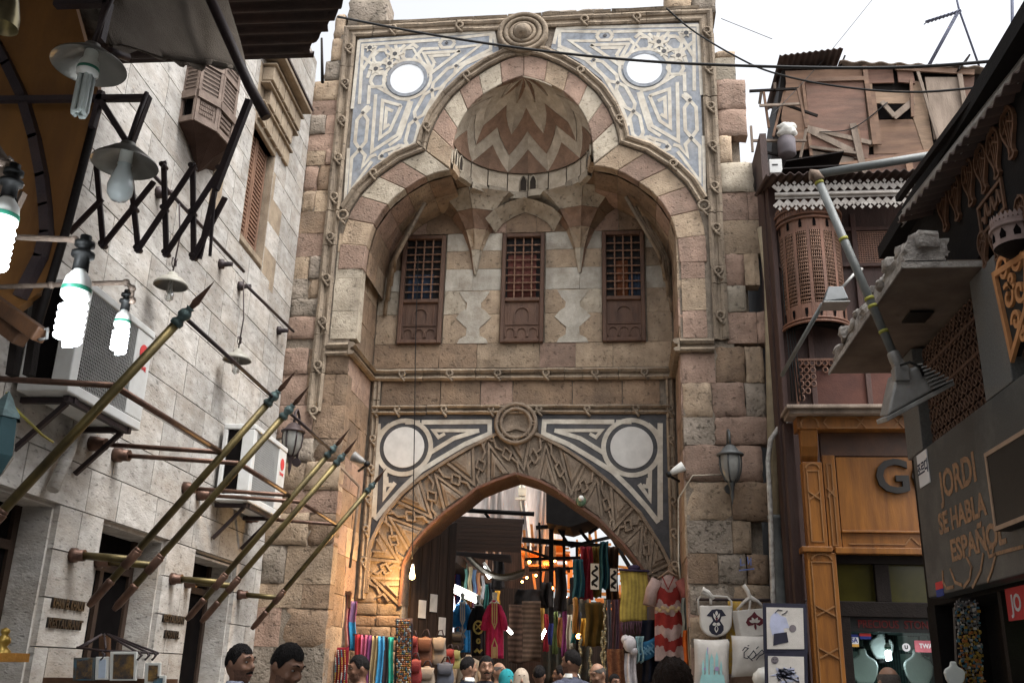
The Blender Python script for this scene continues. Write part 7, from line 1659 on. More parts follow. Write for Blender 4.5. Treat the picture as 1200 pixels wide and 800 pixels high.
# hanging goods on the far side of the lane
k1, k2, k3, k4 = cloth('violet kaftan', (.14, .05, .16)), cloth('teal kaftan', (.03, .11, .15)), cloth('red kaftan', (.28, .03, .045)), cloth('olive gold kaftan', (.24, .16, .04))
kf = [((672, 655, 684, 700), k2, 'dark teal kaftan, farthest of the hanging group'), ((680, 640, 694, 702), k3, 'red kaftan next to the calligraphy panel'), ((692, 640, 704, 700), k4, 'olive gold kaftan with dark base'), ((703, 634, 713, 690), k2, 'deep blue kaftan hanging high under the arch'), ((711, 640, 724, 705), cloth('dark brown kaftan', (.09, .05, .03)), 'dark brown kaftan next to the yellow cloth')]
for q, c_, lb in kf: hang(lb, 'kaftan', 'kaftan', *q, 16.9+random.uniform(-.2, .2), c_, 2, .04, group='kaftans hanging inside the arch', taper=-.2)
def callig(px, py, w_, h, Y, lb):
    p = onY(px, py, Y); c_ = thing('calligraphy_panel', lb, 'panel', tuple(p), 'white calligraphy panels'); m = MB(); m.box(p, (w_, .02, h)); m.build('cloth', plast_w, c_); m = MB(); g = lambda x, z, k: Vector((p.x+x, p.y-.0105-k, p.z+z))
    ribbon([(w_*.3*math.sin(t*2.3), h*(.4-.8*t/6)) for t in [i*.3 for i in range(21)]], .035, g, .004, m); ribbon([(w_*.32*math.cos(t*1.7), h*(.35-.7*t/6)) for t in [i*.3 for i in range(21)]], .028, g, .006, m); m.build('script', black_pl, c_)
callig(697, 675, .14, .42, 16.4, 'white panel with black looping script among the kaftans'); callig(719, 679, .11, .36, 16.3, 'narrow white panel with black script beside the yellow cloth')
am = material('amber gold cloth', (.45, .20, .035), bump=.3, rough=.5)
hang('glowing amber strip hanging deep inside the arch', 'cloth', 'amber_strip', 671, 698, 677, 742, 18.5, am, 1, .02); hang('dark olive brown long cloth inside the arch', 'cloth', 'long_cloth', 686, 706, 707, 757, 17.6, cloth('olive brown', (.12, .08, .025)), 2, .03)
gm_ = material('glittering beads', (.55, .50, .33), metal=.7, rough=.25, bump=.6, bscale=90)
for i, (x, y0, y1) in enumerate(((709, 702, 795), (706, 740, 795), (692, 760, 800), (680, 745, 790))):
    m = MB()
    for j in range(int((y1-y0)/2.5)): m.ball(onY(x+.8*math.sin(j), y0+j*2.5, 17.3), random.uniform(.02, .04), 5)
    tag(m.build('bead_strand', gm_), ('longest glittering bead strand inside the arch', 'shorter glittering bead strand by the shaved head', 'golden strand low beside the olive cloth', 'golden strand low beside the amber strip')[i], 'beads', 'glittering strands inside the arch')
for i, (x, c_, nm) in enumerate(((714, (.10, .10, .12), 'slate'), (718.5, (.17, .08, .08), 'wine'), (723, (.12, .07, .10), 'aubergine'), (727, (.22, .08, .07), 'brick'))): hang(nm+' coloured long scarf below the kaftans', 'scarf', 'long_scarf', x-2.3, 702, x+2.3, 800, 16.2, cloth(nm+' long', c_), 1.5, .02, group='long scarves below the kaftans', nu=10)
hang('rust patterned cloth low beside the white knotted scarf', 'cloth', 'patterned_cloth', 712, 760, 732, 830, 15.9, cloth('rust pattern', (.17, .07, .04), dirt=(.3, .16, .08), dirt_amt=.7, dirt_scale=25), 2, .02)
# yellow cloth with fringe
yc_ = thing('yellow_cloth', 'mustard yellow striped cloth with a dark fringe hanging before the arch', 'cloth', tuple(onY(742, 700, GY)))
draped(727, 668, 759, 728, 15.0, None, 1, .012, parent=yc_, mats=[cloth('mustard yellow', (.36, .27, .06)), cloth('mustard stripe', (.27, .20, .05))], mfn=lambda u, v: int(u*14) % 2)
m = MB()
for i in range(22): a = onY(727.5+i*1.45, 727, 15.0); m.tube([a, a+Vector((random.uniform(-.02, .02), 0, -.10)), a+Vector((random.uniform(-.03, .03), 0, -.19))], .008, 4)
m.build('fringe', cloth('plum fringe', (.10, .05, .07)), yc_); m = MB(); m.tube([onY(725, 667, 14.98), onY(761, 669, 14.98)], .018, 6); m.ball(onY(743, 665, 15.02), .10, 8, sc=(1, .5, .5)); m.build('rod', cloth('dark violet', (.04, .03, .06)), yc_)
# tie-dyed shirt
ty = thing('tie_dye_shirt', 'red and white tie dyed long shirt on a wooden hanger', 'shirt', tuple(onY(783, 720, 14.7))); YT = 14.72
tm = [cloth('tie dye red', (.25, .03, .025)), cloth('tie dye pale', (.40, .29, .26)), cloth('tie dye rose', (.33, .11, .09))]
def tyf(u, v):
    hw = 16 if v > .1 else 6+100*v; x = 783+(u-.5)*2*hw*(1+.1*v)+2*v; return onY(x, 674+100*v, YT)+Vector((0, -.07*math.sin(math.pi*u)-.02*math.sin(u*17+v*3)*v, 0))
def tym(u, v):
    w_ = v+.03*math.sin(u*9)+.05*noise.noise(Vector((u*7, v*9, 3)))
    return 1 if w_ < .16 else 0 if w_ < .33 else 1 if w_ < .45 else 0 if w_ < .6 else 1 if w_ < .73 else 0 if w_ < .86 else 1
MB().sheet(tyf, 48, 110, (0, .05, 0), mfn=tym).build('body', tm, ty)
for sx in (-1, 1): m = MB(); P0 = onY(783+sx*13, 680, YT); m.tube([P0, P0+Vector((sx*.08, -.02, -.14)), P0+Vector((sx*.12, -.03, -.36))], [.09, .09, .1], 10, mi=1 if sx < 0 else 2); m.build('sleeve', tm, ty)
m = MB(); g = lambda x, y, h: onY(x, y, YT-.10-h); ribbon([(776, 675), (783, 690), (790, 675)], 1.2, g, .01, m); m.build('neck_trim', tm[0], ty)
m = MB()
for i in range(9): m.ball(onY(770+i*3.2, 713+2*math.sin(i*2), YT-.12), .03, 6, sc=(1, .3, 1))
m.build('sequin', gold_tr, ty); m = MB(); m.tube([onY(771, 678, YT-.03), onY(783, 669, YT-.03), onY(797, 677, YT-.03)], .02, 6); m.tube([onY(783, 669, YT-.03), onY(783, 664, YT-.03), onY(786, 661, YT-.03)], .007, 5); m.build('hanger', ply_lt, ty)
# navy shawl, white knotted scarf and others
nv = thing('navy_shawl', 'navy and blue patterned shawl slung below the yellow cloth', 'shawl', tuple(onY(770, 750, 14.8)))
draped(752, 726, 792, 800, 14.9, cloth('black navy', (.012, .014, .025)), 3, .05, parent=nv)
m = MB(); fnb = lambda u, v: onY(750+42*u, 752-20*u+22*v+3*math.sin(u*6), 14.78)+Vector((0, -.03*math.sin(u*9), 0)); m.sheet(fnb, 20, 6, (0, .015, 0)); m.build('blue_band', cloth('peacock blue', (.03, .12, .22)), nv)
m = MB()
for i in range(9): c_ = fnb(.1+i*.1, .5)-Vector((0, .02, 0)); m.beam(c_+Vector((-.05, 0, -.05)), c_+Vector((.05, 0, .05)), .02, .008, up=(0, 1, 0)); m.beam(c_+Vector((-.05, -.003, .05)), c_+Vector((.05, -.003, -.05)), .02, .008, up=(0, 1, 0))
m.build('cross_pattern', cloth('light blue thread', (.12, .26, .36)), nv)
wk = thing('knotted_scarf', 'white cotton scarf tied in a knot with hanging ends', 'scarf', tuple(onY(738, 760, 14.7)))
wsc = cloth('white cotton', (.58, .55, .56)); draped(732, 765, 746, 830, 14.72, wsc, 2, .03, parent=wk, slant=.02); p = onY(738, 754, 14.68); m = MB(); m.ball(p, .10, 10, sc=(1, .7, 1.2)); m.ball(p+Vector((.06, 0, -.1)), .06, 8); m.ball(p+Vector((-.06, .02, .06)), .07, 8); m.build('knot', wsc, wk)
hang('pale teal scarf looped beside the white knotted scarf', 'scarf', 'teal_scarf', 744, 745, 754, 776, 14.75, cloth('pale teal', (.30, .46, .48)), 2, .03)
hang('bright orange cloth edge beside the tie dyed shirt', 'cloth', 'orange_cloth', 801, 738, 809, 800, 14.3, cloth('bright orange', (.50, .11, .02)), 1.5, .03, nu=10); hang('grey green cloth edge between shirt and cream drape', 'cloth', 'grey_cloth', 799, 700, 805, 745, 14.4, cloth('grey green', (.20, .22, .2)), 1.5, .03, nu=10); hang('cream cotton drape hanging beside the rounded tote bag', 'drape', 'cream_drape', 806, 700, 824, 800, 14.1, cloth('cream cotton', (.42, .37, .31)), 3, .05, taper=.2)

# ---- printed bags, cushions and canvases on the pillar
cot = material('natural cotton', (.56, .53, .49), var=.1, scale=8, rough=.95, bump=.3, bscale=160, objvar=.04, spec=.1)
navy_p = material('navy print', (.018, .018, .035), bump=0, objvar=0); mar_p = material('maroon print', (.10, .012, .02), bump=0, objvar=0); aqua_p = material('aqua print', (.30, .55, .55), bump=0, objvar=0, var=.2); lil_p = material('lilac print', (.38, .30, .50), bump=0, objvar=0)
YT2 = 13.75
def SP2(px, py, Y): return onY(px, py, Y)
def pillow(x0, y0, x1, y1, Y, parent, name='cushion', th=.10, round_=0):
    def f(u, v, s):
        k = (4*u*(1-u))**.45*(4*v*(1-v))**.45; pin = .03*(1-4*(u-.5)**2*0)*math.sin(math.pi*u)*0
        uu = .5+(u-.5)*(1-.05*math.sin(math.pi*v)); vv = .5+(v-.5)*(1-.05*math.sin(math.pi*u))
        return onY(x0+(x1-x0)*uu, y0+(y1-y0)*vv, Y)+Vector((0, s*th*k+.006*math.sin(u*23+v*11)*k, 0))
    m = MB(); m.grid(lambda u, v: f(u, v, -1), 16, 16); m.grid(lambda u, v: f(u, v, 1), 16, 16); return m.build(name, cot, parent)
def flat(mb, pts, Y, off=0, mi=0): mb.prism([onY(x, y, Y)-Vector((0, off, 0)) for x, y in pts], (0, .003, 0), mi)
def petal(cx, cy, L, w_, a): return [(cx+L*t*math.cos(a)-w_*s*math.sin(math.pi*t)*math.sin(a), cy+L*t*math.sin(a)+w_*s*math.sin(math.pi*t)*math.cos(a)) for s, tt in ((1, [i/8 for i in range(9)]), (-1, [1-i/8 for i in range(1, 8)])) for t in tt]
def circ(cx, cy, rx, ry, n=20): return [(cx+rx*math.cos(2*math.pi*i/n), cy+ry*math.sin(2*math.pi*i/n)) for i in range(n)]
t1 = thing('rounded_tote', 'white tote bag with rounded bottom and navy flower ornament', 'tote bag', tuple(onY(839, 745, YT2)), 'tote bags on the pillar')
rim = [(819.5, 709), (858, 709), (858, 728)]+[(839+19*math.cos(a), 729+17*math.sin(a)) for a in [math.pi*i/12 for i in range(1, 12)]]+[(820, 728)]
MB().prism([onY(x, y, YT2) for x, y in rim], (0, .10, 0)).build('body', cot, t1, bevel=.02, fix=True)
m = MB(); O1 = [(828, 721), (834, 714), (840, 713), (846, 714), (851, 721), (845.5, 722), (844, 727), (848, 733), (848, 738), (845, 742), (839.5, 744), (834, 742), (831, 738), (831, 733), (835.5, 727), (834, 722)]
flat(m, O1, YT2, .004); 
for c_, L, w_, a in ((839.5, 0, 0, 0),): pass
for (x, y, L, w_, a) in ((839.7, 715, 6, 1.6, R(90)), (839.5, 730, 5, 2, R(160)), (839.5, 730, 5, 2, R(20)), (839.5, 732, 9, 2.2, R(90)), (836, 718, 9, 1.3, R(70)), (843.4, 718, 9, 1.3, R(110))): flat(m, petal(x, y, L, w_, a), YT2, .008, 1)
flat(m, [(837.5, 722), (839.7, 724), (842, 722), (840, 728)], YT2, .010, 2); flat(m, petal(839.6, 733, 6, 1.2, R(90)), YT2, .011, 0); m.build('print', [navy_p, cot, mar_p], t1, fix=True)
m = MB(); m.tube([onY(x, y, YT2+.03) for x, y in ((819, 720), (818, 702), (822, 697), (852, 699), (857, 704), (858, 716))], .014, 6); m.tube([onY(x, y, YT2) for x, y in ((836, 702), (830, 694), (824, 691), (822, 694), (832, 698))], [.03, .035, .045, .03, .03], 7); m.tube([onY(x, y, YT2) for x, y in ((833, 708), (833, 700))], .02, 5); m.build('handle', cot, t1)
t2 = thing('square_tote', 'white square tote bag with spade shaped maroon ornament and knotted strap', 'tote bag', tuple(onY(885, 747, YT2-.05)), 'tote bags on the pillar')
Y2 = YT2-.08
MB().prism([onY(x, y, Y2) for x, y in ((863, 715), (897, 712), (903, 743), (869, 748))], (-.06, .12, 0)).build('body', cot, t2, bevel=.012, fix=True)
m = MB(); c_ = (884.5, 728)
flat(m, [(884, 716), (887, 720), (894, 725), (895, 730), (890, 733), (886, 731), (884, 731), (882, 732), (877, 733), (874, 729), (876, 724), (881, 720)], Y2, .004); 
for a in (R(200), R(-20), R(-60), R(-120)): flat(m, petal(884.5, 729, 7, 1.6, a), Y2, .008, 1)
flat(m, petal(884.5, 730, 8, 1.5, R(80)), Y2, .008, 0); flat(m, petal(884.5, 725, -6, 1.2, R(85)), Y2, .011, 0); m.build('print', [mar_p, cot], t2, fix=True)
m = MB(); m.tube([onY(x, y, Y2+.03) for x, y in ((864, 714), (872, 705), (879, 700), (876, 692), (871, 685))], [.02, .022, .035, .03, .03], 7); m.tube([onY(x, y, Y2+.03) for x, y in ((896, 712), (888, 704), (880, 700), (874, 702))], [.02, .02, .035, .02], 7); m.tube([onY(x, y, Y2+.03) for x, y in ((878, 716), (879, 706), (879, 700))], .018, 5); m.build('strap', cot, t2)
p1 = thing('aqua_cushion', 'natural cotton cushion printed with a pale aqua domed building', 'cushion', tuple(onY(834, 780, YT2)), 'cushions on the pillar')
pillow(813, 748, 855, 808, YT2, p1)
m = MB(); Yp = YT2-.105
for x, w_, y0, y1 in ((828.5, 3.2, 764, 790), (834, 4.5, 770, 792), (840, 3.5, 768, 790), (824, 2.6, 776, 794), (845, 2.8, 778, 792)):
    flat(m, [(x-w_/2, y1), (x-w_/2, y0+2), (x, y0-5), (x+w_/2, y0+2), (x+w_/2, y1)], Yp); 
flat(m, [(822, 790), (848, 790), (850, 800), (820, 800)], Yp-.002); flat(m, [(828.7, 758), (830, 758), (829.6, 766), (828.9, 766)], Yp-.004, 0, 1); flat(m, circ(840, 783, 2.6, 2.6, 12), Yp-.004, 0, 1); flat(m, circ(826, 783, 1.6, 1.6, 10), Yp-.004, 0, 1); m.build('print', [aqua_p, lil_p], p1, fix=True)
p2 = thing('script_cushion', 'natural cotton cushion printed with black Arabic calligraphy', 'cushion', tuple(onY(883, 775, YT2-.1)), 'cushions on the pillar')
pillow(857, 744, 911, 793, YT2-.1, p2, th=.11)
m = MB(); Yq = YT2-.225; g = lambda x, y, h: onY(x, y, Yq-h)
for q in ([(870, 762), (873, 758), (877, 759), (872, 764), (872, 770), (876, 771), (880, 766), (883, 762), (886, 766), (884, 770), (880, 772)], [(883, 770), (888, 766), (893, 761), (896, 765), (890, 768), (886, 773)], [(894, 766), (898, 760), (902, 760), (898, 764), (903, 766)], [(900, 768), (901, 773)], [(876, 768), (882, 774)], [(886, 760), (889, 757)], [(876, 756), (878, 756)]): ribbon(q, 1.1, g, .004, m)
m.build('print', navy_p, p2, fix=True)
yp = hang('yellow and brown patterned cloth between the cushions', 'cloth', 'patterned_cloth', 852, 704, 868, 790, YT2+.10, cloth('yellow pattern', (.45, .28, .05), dirt=(.25, .20, .16), dirt_amt=.8, dirt_scale=18), 1, .01)
cf = thing('canvas_print', 'white canvas in a dark border printed with figures in blue and white robes', 'canvas print', tuple(onY(920, 735, 13.7)), 'canvas prints beside the shop'); YC_ = 12.86
def canvas(x0, y0, x1, y1, parent):
    m = MB(); m.prism([onY(x, y, YC_) for x, y in ((x0-4, y0-5), (x1+4, y0-4), (x1+6, y1+5), (x0-3, y1+4))], (0, .03, 0)); m.build('border', navy_p, parent, fix=True)
    m = MB(); m.prism([onY(x, y, YC_-.006) for x, y in ((x0, y0), (x1, y0+1), (x1+1.5, y1), (x0+1, y1))], (0, .02, 0)); m.build('canvas', cot, parent, fix=True)
canvas(898, 711, 941, 760, cf)
m = MB(); Yz = YC_-.008; bl_p = material('pale blue print', (.42, .45, .60), bump=0, objvar=0, var=.2); flat(m, [(903, 722), (909, 716), (915, 721), (921, 723), (925, 735), (918, 736), (921, 748), (915, 750), (912, 742), (905, 744), (902, 732)], Yz, 0, 1); flat(m, [(907, 742), (922, 740), (924, 752), (914, 754), (906, 756)], Yz-.002, 0, 0); flat(m, circ(929, 736, 4.2, 4.5, 14), Yz, 0, 2)
for q in ([(908, 718), (912, 714), (917, 715)], [(916, 720), (920, 718), (923, 715)]): ribbon(q, 1.0, lambda x, y, h: onY(x, y, Yz-h), .003, m)
m.build('print', [navy_p, bl_p, material('grey print', (.16, .14, .15), bump=0)], cf, fix=True)
cf2 = thing('canvas_print', 'white canvas printed with swirling navy figures and a small round face', 'canvas print', tuple(onY(924, 790, 13.7)), 'canvas prints beside the shop'); canvas(900, 768, 942, 830, cf2)
m = MB(); rnd2 = random.Random(8)
for i in range(16): ribbon([(912+rnd2.uniform(-6, 22)+4*math.cos(t+i), 788+rnd2.uniform(-5, 10)+3*math.sin(t*1.4+i)) for t in [k*.6 for k in range(6)]][:4], rnd2.uniform(1, 2.2), lambda x, y, h: onY(x, y, Yz-h), .003, m, mi=i % 2)
flat(m, circ(908, 773, 4.5, 4.5, 14), Yz, 0, 2); flat(m, circ(906.5, 772, .6, .6, 6), Yz-.003, 0, 0); flat(m, circ(909.5, 772, .6, .6, 6), Yz-.003, 0, 0); ribbon([(906, 775), (908, 776.5), (910, 775)], .6, lambda x, y, h: onY(x, y, Yz-.004-h), .002, m); m.build('print', [navy_p, bl_p, bpy.data.materials['grey print']], cf2, fix=True)
m = MB(); q = onY(896, 795, 13.4); m.ball(q, .16, 12, sc=(1, .6, .8)); m.ball(q+Vector((0, 0, .02)), .13, 10); wp_ = thing('wrapped_cushion', 'white cushion wrapped in clear plastic below the calligraphy cushion', 'cushion', tuple(q)); m.build('cushion', plast_w, wp_)
m = MB(); m.tube([onY(816, 702, 13.95), onY(945, 703, 13.95)], .02, 6); tag(m.build('display_rail', metal_dk), 'thin dark rail that the tote bags and canvases hang from', 'rail')
# blue marks sprayed on the pillar
m = MB(); g = lambda x, y, h: onY(x, y, 13.955-h)
for q in ([(868, 654), (868, 662), (873, 661)], [(876, 652), (877, 660), (880, 654), (880, 662)], [(866, 668), (884, 666)]): ribbon(q, 1.4, g, .003, m)
tag(m.build('painted_mark', material('faded blue paint', (.10, .16, .40), bump=.2, dirt=(.25, .22, .2), dirt_amt=.6, dirt_scale=12), fix=True), 'faded blue scrawl painted on the rough pillar', 'mark')

# ---- rack of pictures at the lower left, gilt figures, charm board at the lower right
YR = 6.2
rk = thing('wire_rack', 'fan shaped wire display rack on a wooden post', 'rack', tuple(onY(122, 745, YR)))
m = MB()
for x, y in ((92, 758), (95, 759), (124, 760), (160, 763), (184, 764), (176, 765)): m.tube([onY(122+(x-122)*.1, 743, YR), onY(x, y, YR-.15)], .008, 5)
m.tube([onY(x, y, YR-.15) for x, y in ((90, 758), (120, 762), (150, 763), (186, 765))], .008, 5)
for x in (120, 163, 172, 180): m.tube([onY(x, 764, YR-.16), onY(x+3, 767, YR-.3), onY(x-2, 773, YR-.3)], .008, 5)
m.build('wire', metal_dk, rk); m = MB(); m.beam(onY(123, 745, YR), onY(123, 780, YR), .06, .05); m.beam(onY(60, 798, YR), onY(200, 800, YR), .2, .05); m.build('post', orange_wd, rk)
pic_d = material('dark painted scene', (.10, .06, .025), alt=(.02, .03, .05), scale=18, bump=.1, dirt=(.35, .20, .05), dirt_amt=.8, dirt_scale=14); pic_b = material('blue painted scene', (.05, .16, .24), alt=(.12, .07, .02), scale=10, bump=.1)
for (x0, y0, x1, y1, mt, fm_, lb) in ((86, 770, 111, 797, pic_d, pic_b, 'small painted picture with blue top edge at the end of the rack'), (112, 769, 127, 796, material('pale blue card', (.45, .52, .62), bump=0), plast_w, 'pale blue blank card on the wire rack'), (129, 763, 160, 797, pic_d, plast_w, 'white framed picture of a golden scene on the wire rack'), (170, 776, 188, 800, pic_d, plast_w, 'narrow white framed dark picture hanging on the rack end'), (176, 791, 194, 803, pic_b, plast_w, 'small blue card low at the rack end')):
    pc = thing('picture', lb, 'picture', tuple(onY((x0+x1)/2, y1, YR-.3)), 'pictures on the wire rack'); f_ = 3
    MB().prism([onY(x, y, YR-.3) for x, y in ((x0, y0), (x1, y0), (x1-1, y1), (x0-1, y1))], (0, .02, 0)).build('frame', fm_, pc, bevel=.003, seg=1, fix=True); MB().prism([onY(x, y, YR-.303) for x, y in ((x0+f_+1, y0+f_), (x1-f_, y0+f_), (x1-f_-1, y1-2), (x0+f_, y1-2))], (0, .004, 0)).build('image', mt, pc, fix=True)
p = onY(4, 752, 4.6); gf = thing('gilt_figure', 'small gilt seated figure with blue base on a brass ledge', 'figurine', tuple(p)); m = MB(); m.lathe([(.001, .07), (.02, .06), (.022, .045), (.014, .035), (.03, .02), (.034, 0), (.02, -.02), (.04, -.04), (.045, -.06)], 12, Matrix.Translation(p)); m.build('figure', gold_tr if False else bead_m[0], gf); MB().lathe([(.05, -.06), (.05, -.09), (.001, -.09)], 12, Matrix.Translation(p)).build('base', pb, gf)
m = MB(); m.beam(onY(-30, 770, 4.6), onY(26, 770, 4.6), .12, .04); tag(m.build('brass_ledge', am), 'short brass coloured ledge at the picture edge under the gilt figure', 'ledge')
cbd = thing('charm_board', 'dark upright board crowded with small gold and silver souvenirs', 'display board', (2.95, 8.9, 0))
Pb = [onY(x, y, 9.0) for x, y in ((1119, 712), (1126, 700), (1137, 700), (1145, 712), (1157, 830), (1124, 830))]
MB().prism(Pb, (0, .06, 0)).build('board', black_pl, cbd, fix=True)
m = MB(); rnd3 = random.Random(2)
for j in range(50):
    for i in range(7):
        y = 704+j*2.3; x0 = 1120+.09*(y-704); q = onY(x0+i*4+rnd3.uniform(-2, 2), y+rnd3.uniform(-1, 1), 8.95); s_ = rnd3.uniform(.006, .015); mi = rnd3.choice((0, 0, 0, 1, 4, 4, 2, 3) if y > 738 else (2, 4, 4, 4, 3, 0))
        if rnd3.random() < .5: m.ball(q, s_, 5, mi=mi, sc=(1, .5, 1.3))
        else: m.box(q, (s_*2, .02, s_*1.6), mi)
m.build('souvenir', bead_m+[material('dull silver', (.13, .13, .13), metal=.5, rough=.4, bump=0)], cbd, kind='stuff')
bust(onY(1118, 790, 8.8), .42, 'white necklace bust standing beside the souvenir board')
rs_ = thing('red_sign', 'red shop sign with white letters cut off by the picture edge', 'sign', tuple(onX(1195, 705, 3.28))); a, b = RX(1180, 690, 3.28), RX(1215, 720, 3.28)
MB().box2((3.26, b[0]-.3, b[1]-.02), (3.28, a[0], a[1])).build('board', red_pt, rs_); text_mesh('JO', .2, .002, frame_M((3.257, RX(1194, 706, 3.28)[0], RX(1194, 707, 3.28)[1]), (0, -1, 0), (0, 0, 1)), pw, 'letters', rs_, bold=.003)
sw_ = thing('souvenir_window', 'greenish lit shop window with shelves of small sand pictures', 'shop window', (3.6, 7.6, 1)); a = RX(1176, 722, 3.3)
m = MB(); m.box2((3.75, 4.0, .8), (3.79, a[0]+.2, 2.3)); m.build('backing', material('green tinted lining', (.20, .27, .22), bump=.1, objvar=0), sw_); m = MB(); m.box2((3.3, a[0], .3), (3.75, a[0]+.08, 2.34)); m.box2((3.3, 4.0, .3), (3.75, a[0], .8)); m.build('frame', dark_wd, sw_)
m = MB()
for z in (1.25, 1.62): m.box2((3.4, 4.2, z), (3.74, a[0]-.02, z+.02))
m.build('shelf', ply_lt, sw_)
for i in range(6):
    y = a[0]-.35-i*.38; sp_ = thing('sand_picture', 'small framed brown pyramid picture standing in the greenish window, '+('nearest the dark post', 'second from the dark post', 'third from the dark post', 'fourth from the dark post', 'fifth from the dark post', 'last one in the window')[i], 'picture', (3.6, y, 1.27), 'sand pictures in the window')
    MB().box2((3.62, y-.13, 1.64), (3.64, y+.13, 1.92)).build('frame', cot, sp_); m = MB(); m.prism([(3.618, y-.1, 1.68), (3.618, y+.1, 1.68), (3.618, y, 1.84)], (-.003, 0, 0)); m.build('pyramid', lea[0], sp_)
m = MB(); p = Vector((3.55, a[0]-.25, 2.05)); m.tube([p, p+Vector((.1, -.35, -.25))], .02, 6); tb = thing('window_tube', 'greenish lit tube inside the souvenir window', 'lamp', tuple(p)); m.build('tube', material('greenish lit tube', (.8, 1, .7), bump=0, emit=((.75, 1, .6), 2.5)), tb)
# ================================================================== people
skin_tones = [material('tan skin', (.30, .165, .105), var=.12, scale=12, rough=.55, bump=.08, objvar=.05), material('brown skin', (.20, .10, .062), var=.12, scale=12, rough=.55, bump=.08, objvar=.05)]
stub_m = [material('stubbled tan skin', (.225, .13, .088), var=.3, scale=90, bump=.2, objvar=0), material('stubbled brown skin', (.145, .075, .05), var=.3, scale=90, bump=.2, objvar=0)]
hair_bk = material('black hair', (.010, .008, .008), var=.4, scale=40, rough=.7, spec=.15, bump=.6, bscale=160, objvar=.1, stretch=(1, 1, .3)); hair_br = material('dark brown hair', (.022, .012, .008), var=.4, scale=40, rough=.7, spec=.15, bump=.6, bscale=160, objvar=.1); hair_gy = material('cropped grey hair', (.10, .085, .075), var=.3, scale=60, rough=.8, bump=.5, bscale=200)
eye_w = material('eye white', (.36, .33, .30), bump=0, objvar=0, rough=.4); eye_d = material('dark iris', (.015, .01, .008), bump=0, objvar=0, rough=.15); lip_m = material('lips', (.26, .10, .08), bump=0, objvar=0)
trou = material('dark trousers', (.03, .032, .04), bump=.2, objvar=.3); shoe = material('black shoes', (.02, .018, .017), rough=.5)
def person(px, py, Y, rz, lb, shirt, skin=0, hair='short', hmat=None, yaw=0, pitch=0, moustache=False, scarf=None, extra=None, lean=0):
    top = onY(px, py, Y); H = top.z; S_ = H/1.735
    base = Vector((top.x, top.y, 0)); root = thing('person', lb, 'person', tuple(base)); 
    HM = Matrix.Translation((0, .0, 1.5)) @ Matrix.Rotation(yaw, 4, 'Z') @ Matrix.Rotation(pitch, 4, 'X') @ Matrix.Translation((0, 0, -1.5))
    W_ = Matrix.Translation(base) @ Matrix.Rotation(rz, 4, 'Z') @ Matrix.Scale(S_, 4)
    # keep the head under the given pixel whatever its tilt
    off = W_ @ (HM @ Vector((0, 0, 1.735))) - top; W_ = Matrix.Translation((-off.x, -off.y, 0)) @ W_
    b = MB()
    b.lathe([(.001, .80), (.10, .82), (.158, .90), (.155, 1.0), (.135, 1.10), (.15, 1.22), (.172, 1.33), (.17, 1.40), (.125, 1.455), (.07, 1.485), (.001, 1.49)], 24, Matrix.Diagonal((1, .68, 1, 1)))
    b.tube([(0, .01, 1.44), (0, 0, 1.52), (0, -.01, 1.58)], [.07, .055, .055], 14)
    for s in (-1, 1):
        b.tube([(s*.13, 0, 1.40), (s*.19, .0, 1.385), (s*.215, .02, 1.27), (s*.235, .03, 1.12), (s*.25, -.02, .98), (s*.255, -.06, .87)], [.06, .066, .052, .045, .038, .028], 12)
        b.tube([(s*.255, -.06, .87), (s*.256, -.07, .82), (s*.254, -.085, .775)], [.027, .038, .034], 10)
        for k in range(4): f0 = Vector((s*.254, -.115+.022*k, .785-.004*abs(k-1))); b.tube([f0, f0+Vector((-s*.004, .0, -.04)), f0+Vector((-s*.018, .0, -.072+.006*abs(k-1)))], [.0105, .0095, .008], 6)
        b.tube([(s*.25, -.10, .83), (s*.238, -.128, .80), (s*.228, -.135, .765)], [.013, .012, .009], 6)
        b.tube([(s*.085, .0, .88), (s*.095, -.005, .70), (s*.10, -.01, .50), (s*.10, .015, .30), (s*.10, .02, .10)], [.098, .085, .062, .056, .042], 14)
        b.tube([(s*.10, .05, .05), (s*.10, .0, .055), (s*.105, -.09, .04), (s*.108, -.16, .035)], [.04, .05, .042, .03], 10)
    h = MB()
    h.ball((0, 0, 1.625), 1, 20, sc=(.076, .097, .112)); h.ball((0, -.03, 1.575), 1, 16, sc=(.062, .068, .075)); h.ball((0, -.068, 1.528), .030, 12); h.ball((0, -.03, 1.545), 1, 14, sc=(.06, .06, .04))
    h.tube([(0, -.092, 1.645), (0, -.105, 1.615), (0, -.118, 1.592)], [.010, .013, .017], 8); h.ball((.013, -.103, 1.588), .012, 8); h.ball((-.013, -.103, 1.588), .012, 8)
    h.tube([(-.048, -.074, 1.652), (-.02, -.092, 1.655), (.02, -.092, 1.655), (.048, -.074, 1.652)], [.012, .014, .014, .012], 8)
    h.ball((.04, -.068, 1.59), .026, 10); h.ball((-.04, -.068, 1.59), .026, 10); h.tube([(-.022, -.088, 1.556), (0, -.097, 1.557), (.022, -.088, 1.556)], [.007, .010, .007], 8); h.tube([(-.02, -.088, 1.547), (0, -.096, 1.546), (.02, -.088, 1.547)], [.007, .010, .007], 8)
    for s in (-1, 1): h.ball((s*.078, .012, 1.612), 1, 10, sc=(.012, .02, .032))
    b.v += [tuple(HM @ Vector(q)) for q in h.v]; n0 = len(b.v)-len(h.v); b.f += [[i+n0 for i in f] for f in h.f]; b.m += h.m; b.sm += h.sm
    me = b.mesh(trou); o = bpy.data.objects.new('body', me); COL.objects.link(o)
